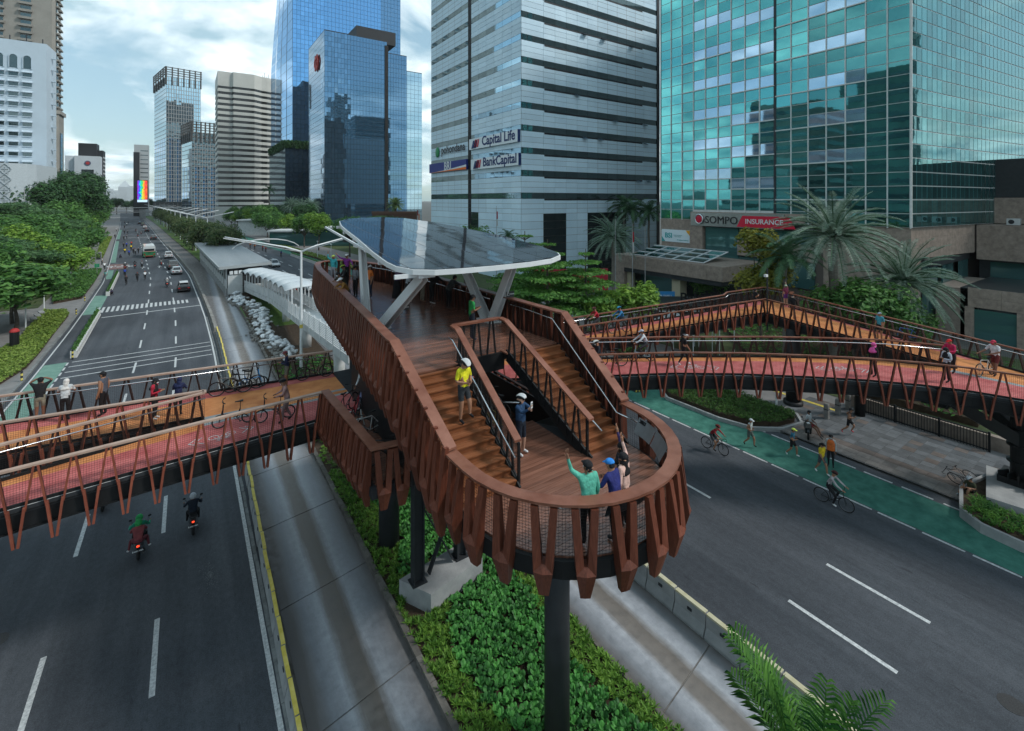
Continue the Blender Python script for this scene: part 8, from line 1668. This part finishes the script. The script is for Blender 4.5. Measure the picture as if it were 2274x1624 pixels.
# ---------------------------------------------------------------- bus station and white walkway in the median
stn = thing('bus_station', 'bus station with flat grey roof standing in the median', 'bus station', (6, 105, 0))
rq = [(3.9, 82.4), (11.1, 84.6), (9.1, 131.5), (1.5, 132.6)]; rm_ = mat('roof_sheet', (.24, .27, .29), .4, col2=(.30, .33, .35), scale=.6, stretch=(1, .1, 1), metal=.3)
for i in range(24):
    a, b = i / 24, (i + 1) / 24 - .002; L0 = Vector(rq[0]).lerp(Vector(rq[3]), a); R0 = Vector(rq[1]).lerp(Vector(rq[2]), a); L1 = Vector(rq[0]).lerp(Vector(rq[3]), b); R1 = Vector(rq[1]).lerp(Vector(rq[2]), b)
    MB().prism([tuple(L0), tuple(R0), tuple(R1), tuple(L1)], 4.5, [4.62, 4.72, 4.72, 4.62]).build('roof_sheet', rm_, stn)
MB().strip([(a, b, 4.42) for a, b in rq + rq[:1]], .16, .42).build('fascia', mat('fascia_grey', (.30, .33, .34), .4), stn)
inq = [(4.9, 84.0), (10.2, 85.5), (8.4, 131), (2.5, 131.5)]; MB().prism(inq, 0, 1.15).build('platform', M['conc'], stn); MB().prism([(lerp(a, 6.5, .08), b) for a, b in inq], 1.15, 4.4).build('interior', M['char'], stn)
for i in range(17):
    f = i / 16; p = Vector(inq[0]).lerp(Vector(inq[3]), f); MB().box((p.x - .08, p.y - .12, 1.1), (p.x + .12, p.y + .12, 4.4)).build('post', M['offwhite'], stn)
    if i < 16:
        q = Vector(inq[0]).lerp(Vector(inq[3]), f + 1 / 16); MB().beam((p.x + .03, p.y + .2, 1.75), (q.x + .03, q.y - .2, 1.75), .05, 1.1).build('lower_panel', M['offwhite'], stn)
        if i % 3: MB().beam((p.x + .02, p.y + .25, 3.2), (q.x + .02, q.y - .25, 3.2), .04, 1.3).build('pane', g_shop, stn)
MB().box((5.1, 83.2, .3), (7.0, 83.9, 3.2)).build('end_cabin', M['offwhite'], stn); MB().box((7.3, 83.6, .6), (9.9, 84.6, 1.4)).build('end_louvre', M['offwhite'], stn)
for k in range(3): MB().box((5.3 + .6 * k, 83.05, 3.3), (5.75 + .6 * k, 83.4, 3.8)).build('air_conditioner', M['white'], stn)
wk = thing('covered_walkway', 'white ramp walkway with louvred sides and scalloped roof leading to the bus station', 'walkway', (9.7, 58, 0)); wz_ = lambda y: lerp(4.5, 1.2, (y - 31) / 52); wxl = lambda y: 8.55 if y < 66 else lerp(8.55, 7.2, (y - 66) / 17); wxr = lambda y: wxl(y) + 2.35
yy = [31 + 2.0 * i for i in range(27)]
mb = MB(); mb.loft([[(wxl(y), y, wz_(y) - .6), (wxr(y), y, wz_(y) - .6), (wxr(y), y, wz_(y)), (wxl(y), y, wz_(y))] for y in yy]); mb.build('ramp_deck', M['offwhite'], wk)
lou = MB()
for y0, y1 in zip(yy, yy[1:]):
    for sx in (wxl, wxr):
        a, b = (sx(y0), y0), (sx(y1), y1); z0, z1 = wz_(y0), wz_(y1)
        for k in range(8):
            h_ = .12 + .13 * k
            if sx is wxl: MB().beam((a[0], a[1] + .06, z0 + h_), (b[0], b[1] - .06, z1 + h_), .03, .085).build('louvre_slat', M['white'], wk)
            else: lou.beam((a[0], a[1] + .06, z0 + h_), (b[0], b[1] - .06, z1 + h_), .03, .085)
        top = 2.5 if y0 > 50 else 1.25; MB().box((a[0] - .05, a[1] - .05, z0 - .4), (a[0] + .05, a[1] + .05, z0 + top)).build('post', M['white'], wk)
lou.build('far_louvres', M['white'], wk)['kind'] = 'stuff'
for k in range(8):
    y0 = 52 + 3.9 * k; rings = []
    for i in range(9):
        f = i / 8; y = y0 + 3.85 * f; z = wz_(y) + 2.45 + .42 * math.sin(PI * f); rings.append([(wxl(y) - .5, y, z - .25), (wxl(y) + .4, y, z), (wxr(y) - .4, y, z + .04), (wxr(y) + .5, y, z - .2), (wxr(y) + .5, y, z - .14), (wxr(y) - .4, y, z + .1), (wxl(y) + .4, y, z + .06), (wxl(y) - .5, y, z - .19)])
    MB().loft(rings).build('roof_shell', mat('walkway_roof', (.50, .54, .56), .35, var=.06), wk, smooth=True)
for y in (38, 50, 62, 74): MB().tube([(9.75, y, 0), (9.75, y, wz_(y) - .55)], .42, 16).build('pillar', M['offwhite'], wk, smooth=True)
# rubble sacks and spoil beside the walkway
rr = random.Random(8); sacks = []
for s_ in range(3):
    mb = MB(); n = 9; rings = []
    for i in range(7): f = i / 6; r = .3 * math.sin(PI * (.08 + .86 * f)) ** .6; rings.append([(r * math.cos(a) * (1 + rr.uniform(-.2, .2)), (f - .5) * .75, .2 + r * .62 * math.sin(a) * (1 + rr.uniform(-.25, .25))) for a in [2 * PI * j / n for j in range(n)]])
    mb.loft(rings); sacks.append(mb.mesh('rubble_sack', mat('sack_white%d' % (s_ % 2), ((.68, .70, .71), (.56, .60, .63))[s_ % 2], .7, var=.2, scale=6, objspace=True), True))
for k in range(230):
    f = rr.random(); y = lerp(46.5, 82, f ** .9); xm = 7.35 + .5 * math.sin(y * .3) - (.9 if y > 74 else 0); dx_ = rr.gauss(0, .42); h = max(0, .75 * (1 - abs(dx_) / .9)) * rr.random()
    o = put('rubble_sack', sacks[k % 3], None, loc=(xm + dx_, y, .1 + h), rot=(rr.uniform(-.4, .4), rr.uniform(-.4, .4), rr.uniform(0, 6.28)), scale=rr.uniform(.6, 1.0)); tag(o, 'white rubble sack in the heap between busway and walkway', 'sack', 'heap of white rubble sacks')
rb = MB(); rr = random.Random(18)
for k in range(900): y = rr.uniform(47, 85); x = 6.95 + .4 * math.sin(y * .3) + rr.gauss(0, .5) - (.8 if y > 74 else 0); s_ = rr.uniform(.05, .16); rb.box((x - s_, y - s_, .08), (x + s_ * .8, y + s_, .1 + s_ * rr.uniform(.6, 1.8)))
tag(rb.build('rubble', mat('broken_concrete', (.22, .215, .20), .9, var=.3, scale=3)), 'broken concrete spoil around the white sacks', 'rubble', kind='stuff')
struct(solid('spoil_soil', [(6.15, 46), (7.4, 46), (8.3, 60), (7.9, 84), (6.0, 84)], .09, .18, M['soil']))
# ---------------------------------------------------------------- lamps
def wing_lamp(x, y, label, big=False):
    t = thing('street_lamp', label, 'street lamp', (x, y, 0), -math.atan2(curve(y + 5) - curve(y - 5), 10), 'winged median lamps'); n = 10 if big else 6
    if 'p' not in WL:
        WL['p'] = MB().tube([(0, 0, 0), (0, 0, 10.2)], [.13, .09], 10).tube([(0, 0, 3.6), (0, 0, 3.9)], .14, 10, 1).mesh('post', [M['white'], M['yellow']]); WL['a'] = [MB().tube([(0, 0, 10.1), (s * 1.2, 0, 10.55), (s * 5.6, 0, 11.6)], [.09, .075, .04], 8).tube([(s * .2, .18, 10.1), (s * 5.4, .18, 11.45)], .035, 6).mesh('arm', M['white'], True) for s in (-1, 1)]; WL['l'] = [MB().loft([[(s * 4.2, -.12, 11.12), (s * 4.2, .12, 11.12), (s * 4.2, .12, 11.2), (s * 4.2, -.12, 11.2)], [(s * 5.7, -.1, 11.48), (s * 5.7, .1, 11.48), (s * 5.7, .1, 11.54), (s * 5.7, -.1, 11.54)]]).mesh('luminaire', M['offwhite']) for s in (-1, 1)]
        WL['c'] = MB().loft([[(-2.6 + 2.6 * math.cos(PI * (.1 + .8 * f)) * 1, q, 10.35 + 1.0 * math.sin(PI * (.1 + .8 * f)) - .1) for q in (.25, .55)] + [(-2.6 + 2.6 * math.cos(PI * (.1 + .8 * f)), q, 10.42 + 1.0 * math.sin(PI * (.1 + .8 * f)) - .1) for q in (.55, .25)] for f in [i / 8 for i in range(9)]]).mesh('arc_panel', M['offwhite'])
    put('post', WL['p'], t, local=True)
    for m in WL['a']: put('arm', m, t, local=True)
    for m in WL['l']: put('luminaire', m, t, local=True)
    if big: put('arc_panel', WL['c'], t, local=True)
WL = {}
wing_lamp(8.05, 43.7, 'near white winged street lamp beside the lookout bow', True)
for k, y in enumerate((138, 163, 188, 213, 238, 263, 290, 320, 350, 385, 420)): wing_lamp(8.0 + curve(y), y, 'white winged median lamp, %s beyond the bus station' % w12[k])
def slim_lamp(x, y, label, h=6.0): t = thing('lamp_post', label, 'lamp post', (x, y, .1), 0, 'slim white pavement lamps'); MB().tube([(0, 0, 0), (0, 0, h)], [.07, .05], 8).build('post', M['white'], t, local=True); MB().loft([[(-.18, -.5, h), (.18, -.5, h), (.12, -.5, h + .07), (-.12, -.5, h + .07)], [(-.18, .5, h), (.18, .5, h), (.12, .5, h + .07), (-.12, .5, h + .07)]]).build('lamp_head', M['offwhite'], t, local=True)
for k, (u, v) in enumerate(((705, 575), (735, 585), (602, 540), (558, 520), (520, 505), (490, 500))): x, y = P(u, v); slim_lamp(x, y, 'slim white lamp on the right pavement, %s from the lookout' % w12[k], 4.2)
for k, (ax, ay) in enumerate(((448, 830), (538, 780), (195, 1105), (335, 960))): x, y = P(*A_(ax, ay)); slim_lamp(x, y, 'slim white lamp among the left trees, %s of four' % ['third', 'farthest', 'nearest', 'second'][k], 4.5)
t = thing('camera_mast', 'tall grey camera mast rising from the left trees', 'mast', (*at_uv(54, 125), 0)); MB().tube([(0, 0, 0), (0, 0, 17.5)], [.16, .08], 8).build('pole', M['conc'], t, local=True); MB().box((.1, -.8, 13), (1.3, .1, 13.6)).build('floodlight', M['white'], t, local=True); MB().beam((-1, 0, 12.6), (1.2, 0, 12.6), .1, .1).build('crossarm', M['conc'], t, local=True)
# ---------------------------------------------------------------- planter separators and bollards
pbm = MB().loft([[(-.24 * s, .03, z), (.24 * s, .03, z), (.24 * s, .77, z), (-.24 * s, .77, z)] for z, s in ((0, 1), (.1, 1), (.16, .8), (.5, .95), (.55, 1), (.62, 1))]).box((-.25, .06, .0), (.25, .14, .5)).mesh('box', mat('planter_white', (.52, .53, .52), .7, var=.12, scale=4)); rr = random.Random(6); plm = []
for s_ in range(3):
    mb = MB()
    for k in range(46): leaf_quad(mb, Vector((rr.uniform(-.16, .1), rr.uniform(0, .8), .64 + abs(rr.gauss(0, .16)))), Vector((rr.gauss(0, 1), rr.gauss(0, 1), 1)), Vector((rr.gauss(0, 1), rr.gauss(0, 1), 1)), rr.uniform(.08, .17), .4)
    plm.append(mb.mesh('plants', L_mid))
def planter_row(x, y0, y1, label, group, xf=None):
    y = y0; k = 0
    while y < y1:
        t = thing('planter_box', label, 'planter box', ((xf(y) if xf else x + curve(y)), y, 0), -math.atan2(curve(y + 1) - curve(y), 1), group); put('box', pbm, t, local=True); put('plants', plm[k % 3], t, local=True); y += .84; k += 1
planter_row(0, 58.8, 78.6, 'white toothed planter box in the near row beside the left cycle lane', 'near row of white planter boxes', lambda y: lerp(-8.6, -9.2, (y - 58.7) / 20)); planter_row(0, 94, 118.5, 'white planter box in the second row past the zebra crossing', 'second row of white planter boxes', lambda y: lerp(-9.9, -11.0, (y - 94) / 24))
planter_row(26.2, 100, 135, 'white separator box beside the far right cycle lane', 'separator boxes on the right road')
bm_ = [MB().tube([(0, 0, .18 * i), (0, 0, .18 * (i + 1))], .075, 10).mesh('band', M['yellow'] if i % 2 else M['char']) for i in range(5)]
for (ax, ay), l in (((165, 1495), 'black and yellow bollard nearest at the left hedge corner'), ((552, 1318), 'black and yellow bollard at the near end of the planter row'), ((580, 985), 'black and yellow bollard by the side path'), ((645, 880), 'black and yellow bollard across the side path')):
    x, y = P(*A_(ax, ay)); t = thing('bollard', l, 'bollard', (x, y, .02))
    for m in bm_: put('band', m, t, local=True)
for (x, y), l in zip(((34.82, 14.23), (36.21, 14.11), (37.61, 14.03), (38.96, 13.86)), ('first', 'second', 'third', 'fourth')):
    t = thing('bollard', 'square steel bollard on the paving, %s from the road' % l, 'bollard', (x, y, .1)); MB().loft([[(-.13 * s, -.13 * s, z), (.13 * s, -.13 * s, z), (.13 * s, .13 * s, z), (-.13 * s, .13 * s, z)] for z, s in ((0, 1), (.95, 1), (1.0, .85))]).build('post', mat('bollard_grey', (.17, .165, .155), .6, var=.2), t, local=True)
    MB().box((-.135, -.135, .6), (.135, .135, .66)).build('groove', M['char'], t, local=True)
t = thing('railing', 'black picket railing along the stairs at the paving edge', 'railing', (37.9, 10, 0))
for k in range(46): MB().box((37.88, 7.2 + .14 * k, .1), (37.92, 7.225 + .14 * k, 1.15)).build('picket', M['black'], t)
for z in (.2, 1.15): MB().box((37.86, 7.1, z - .03), (37.94, 13.7, z + .03)).build('rail', M['black'], t)
for y in (7.1, 9.3, 11.5, 13.7): MB().box((37.85, y - .05, .1), (37.95, y + .05, 1.25)).build('post', M['black'], t)
solid('stair_well_wall', [(38.3, 4), (38.7, 4), (38.7, 14.2), (38.3, 14.2)], -.02, .9, M['stone'], side_r)
# black and yellow chevron block under the right bridge
x, y = 28.4, 24.6; t = thing('hazard_block', 'black and yellow striped hazard block at the tip of the shrub bed', 'barrier', (x, y, 0), -.2); MB().loft([[(-.45, -.3, 0), (.45, -.3, 0), (.45, .3, 0), (-.45, .3, 0)], [(-.35, -.22, .9), (.35, -.22, .9), (.35, .22, .9), (-.35, .22, .9)]]).build('block', M['char'], t, local=True)
for k in range(3): MB().add([(-.45 + .3 * k, -.315, .02), (-.3 + .3 * k, -.315, .02), (-.2 + .22 * k, -.27, .5), (-.33 + .22 * k, -.27, .5), (-.28 + .24 * k, -.24, .88), (-.4 + .24 * k, -.24, .88)], [(0, 1, 2, 3), (3, 2, 4, 5)]).build('stripe', M['yellow'], t, local=True)
t = thing('sign_pole', 'white pole standing in the shrub bed below the right bridge', 'pole', (33.3, 16.7, 0)); MB().tube([(0, 0, 0), (0, 0, 3.4)], .07, 10).build('pole', M['white'], t, local=True); MB().tube([(0, 0, 0), (0, 0, .25)], .13, 10).build('base', M['conc'], t, local=True)
# ---------------------------------------------------------------- frontage on the right: flags, signs, kiosk, red board
for (u, D, h, l, fl) in ((1404, 60, 11.5, 'flagpole carrying a red and white flag before the teal tower', 1), (1366, 62, 12, 'bare flagpole left of the red and white flag', 0), (1432, 58, 11.5, 'bare flagpole right of the red and white flag', 0), (926, 118, 13, 'flagpole with small red and white flag at the navy tower', 1), (1102, 84, 13.5, 'flagpole with red and white flag at the bank entrance', 1)):
    x, y = at_uv(u, D); t = thing('flagpole', l, 'flagpole', (x, y, 0)); MB().tube([(0, 0, 0), (0, 0, h)], [.06, .03], 8).build('pole', M['conc'], t, local=True)
    if fl:
        for z0, z1, m in ((h - 1.0, h - 2.3, mat('flag_red', (.42, .02, .03), .8)), (h - 2.3, h - 3.6, mat('flag_white', (.6, .6, .6), .8))): MB().loft([[(.03 + .1 * q, .1 * math.sin(q * 5), z0), (.03 + .12 * q, .1 * math.sin(q * 5) + .02, z1), (.04 + .12 * q, .1 * math.sin(q * 5) + .03, z1), (.04 + .1 * q, .1 * math.sin(q * 5) + .01, z0)] for q in [i * .5 for i in range(5)]]).build('flag', m, t, local=True)
x, y = at_uv(1182, 58); t = thing('hoarding', 'long red hoarding with white words behind the layered trees', 'hoarding', (x, y, 0), -YAW + .12); rd_ = mat('hoarding_red', (.30, .02, .035), .5)
MB().box((0, 0, 3.2), (9.5, .25, 6.0)).build('board', rd_, t, local=True); letters('century', M['white'], t, (6.6, -.03, 4.1), (PI / 2, 0, 0), scale=.62, local=True); letters('sopo', M['white'], t, (1.8, -.03, 5.0), (PI / 2, 0, 0), scale=.8, local=True)
for q in (.6, 4.7, 8.9): MB().box((q - .1, .02, 0), (q + .1, .2, 3.2)).build('post', M['char'], t, local=True)
x, y = at_uv(1440, 62); t = thing('information_board', 'blue and white information board beside the porch', 'sign', (x, y, 0), -YAW); MB().box((0, 0, .4), (3.4, .12, 2.6)).build('board', mat('board_blue', (.03, .20, .45), .5), t, local=True); MB().box((-1.2, .0, .4), (-.1, .12, 2.8)).build('side_panel', M['white'], t, local=True); letters('drive', M['white'], t, (1.8, -.02, 1.8), (PI / 2, 0, 0), scale=.75, local=True)
for q in (.3, 3.1): MB().box((q, .02, 0), (q + .1, .1, .4)).build('foot', M['char'], t, local=True)
x, y = at_uv(1458, 54); t = thing('kiosk', 'black flat-roofed kiosk with cursive sign beside the granite porch', 'kiosk', (x, y, 0), -YAW); MB().box((0, 0, 0), (5.2, 3.5, 2.6)).build('body', M['char'], t, local=True); MB().box((-.3, -1.6, 2.6), (5.6, 3.7, 2.85)).build('roof', M['black'], t, local=True); MB().box((-.2, -1.5, 2.2), (4.6, -.2, 2.3)).build('awning', M['white'], t, local=True); letters('bali', M['black'], t, (3.6, -1.0, 3.6), (PI / 2, 0, .1), local=True)
for q in (0, 5.2): MB().box((q, -1.5, 0), (q + .08, -1.42, 2.6)).build('post', M['black'], t, local=True)
for k, (u, D, w, l) in enumerate(((1500, 47, 3.2, 'white tent roof behind the far bridge arm, left one'), (1545, 45, 3.0, 'white tent roof behind the far bridge arm, middle one'), (1585, 46, 2.6, 'white tent roof behind the far bridge arm, right one'))):
    x, y = at_uv(u, D); t = thing('tent', l, 'tent', (x, y, 0), -YAW + .3); MB().loft([[(-w / 2, -w / 2, 2.5), (w / 2, -w / 2, 2.5), (w / 2, w / 2, 2.5), (-w / 2, w / 2, 2.5)], [(-.3, -.3, 3.3), (.3, -.3, 3.3), (.3, .3, 3.3), (-.3, .3, 3.3)]]).build('roof', mat('tent_cloth', (.5, .54, .56), .8), t, local=True)
    for a in (-1, 1):
        for b in (-1, 1): MB().tube([(a * w * .48, b * w * .48, 0), (a * w * .48, b * w * .48, 2.5)], .04, 6).build('leg', M['white'], t, local=True)
x, y = at_uv(1702, 37.5); t = thing('camera_pole', 'slim brown pole with white cameras at the outer corner of the bridge', 'pole', (35.75, 18.6, ZB - 1.2)); MB().tube([(0, 0, 0), (0, 0, 4.6)], .06, 8).build('pole', M['char'], t, local=True); MB().box((-.35, -.1, 4.0), (-.08, .08, 4.18)).build('camera', M['white'], t, local=True)
bw_, bh_ = at_uv(880, 150); t = thing('raised_planter', 'brown raised planter box on the terrace below the fan palm', 'planter', (bw_, bh_, 0), -YAW); MB().box((-7, -2, 0), (7, 2, 10.2)).build('terrace', mat('terrace_brown', (.11, .06, .045), .7), t, local=True); MB().box((-7.2, -2.2, 10.2), (7.2, -1.9, 11.0)).build('rim', mat('terrace_brown', (0, 0, 0)), t, local=True)
# white low pavilion roofs and lobby below the navy tower
for k, (u, D, w, h, l) in enumerate(((610, 195, 30, 6, 'low white lobby block below the striped block'), (752, 150, 12, 5.5, 'pale glazed lobby at the foot of the navy tower'), (655, 150, 16, 4.5, 'tent-roofed lobby beneath the feathery palms'))):
    x, y = at_uv(u, D); t = thing('lobby', l, 'pavilion', (x, y, 0), -YAW); MB().box((-w / 2, 0, 0), (w / 2, 8, h)).build('wall', g_shop if k else M['offwhite'], t, local=True); MB().box((-w / 2 - .5, -.8, h), (w / 2 + .5, 8.5, h + .5)).build('roof', M['offwhite'], t, local=True)
# far footbridge over the boulevard
fy = 430; cx_ = curve(fy); t = thing('footbridge', 'distant flat footbridge crossing the whole boulevard', 'footbridge', (cx_, fy, 0)); MB().box((cx_ - 22, fy, 5.6), (cx_ + 50, fy + 3.5, 6.3)).build('deck', M['conc'], t)
for z in (7.4, 6.9): MB().box((cx_ - 22, fy, z), (cx_ + 50, fy + .1, z + .1)).build('rail', M['offwhite'], t)
for q in (-20, 8, 36): MB().box((cx_ + q, fy + 1, 0), (cx_ + q + 1, fy + 2.5, 5.6)).build('pier', M['conc'], t)
MB().box((cx_ - 22, fy, 9), (cx_ + 50, fy + 3.5, 9.3)).build('roof', M['offwhite'], t)
# bus shelter, signs and bin on the left pavement
x, y = P(*A_(750, 590)); t = thing('info_totem', 'grey information totem by the left bus stop', 'totem', (x, y, .1)); MB().box((-.5, -.15, 0), (.5, .15, 2.6)).build('body', M['conc'], t, local=True); MB().box((-.4, -.17, .9), (.4, -.15, 2.3)).build('screen', M['char'], t, local=True)
x, y = P(*A_(738, 690)); t = thing('street_sign', 'small green street sign by the second bed', 'sign', (x, y, .1)); MB().tube([(0, 0, 0), (0, 0, 2.4)], .04, 6).build('pole', M['conc'], t, local=True); MB().box((-.35, -.03, 1.7), (.35, .03, 2.4)).build('plate', mat('sign_green2', (.02, .25, .12), .5), t, local=True)
x, y = P(*A_(110, 1240)); t = thing('bin', 'black bin with red domed top beside the lime hedge', 'bin', (x, y, .1)); MB().tube([(0, 0, 0), (0, 0, 1.6)], .35, 12).build('body', M['black'], t, local=True); MB().ball((0, 0, 1.6), (.38, .38, .35), 12, 6, 0, 0, 1).build('dome', mat('bin_red', (.35, .03, .03), .4), t, local=True)
for k in range(3): x, y = P(*A_(255 + 30 * k, 1040 - 25 * k)); t = thing('bench', 'grey concrete bench beside the lime hedge, %s of three' % w12[k], 'bench', (x, y, .1), .3); MB().box((-.25, -.8, .38), (.25, .8, .5)).build('seat', M['conc'], t, local=True); [MB().box((-.2, q, 0), (.2, q + .15, .38)).build('leg', M['conc'], t, local=True) for q in (-.7, .55)]
# thin morning haze over the whole avenue
hm = bpy.data.materials.new('haze'); hm.use_nodes = True; ht_ = hm.node_tree; ht_.nodes.remove(ht_.nodes['Principled BSDF']); pv = ht_.nodes.new('ShaderNodeVolumePrincipled'); pv.inputs['Color'].default_value = (.93, .97, 1, 1); pv.inputs['Density'].default_value = .00007; hm.cycles.homogeneous_volume = True; ht_.links.new(pv.outputs[0], ht_.nodes['Material Output'].inputs['Volume'])
MB().box((-3600, -320, -1.1), (3600, 5600, 215)).build('haze', hm)['kind'] = 'stuff'
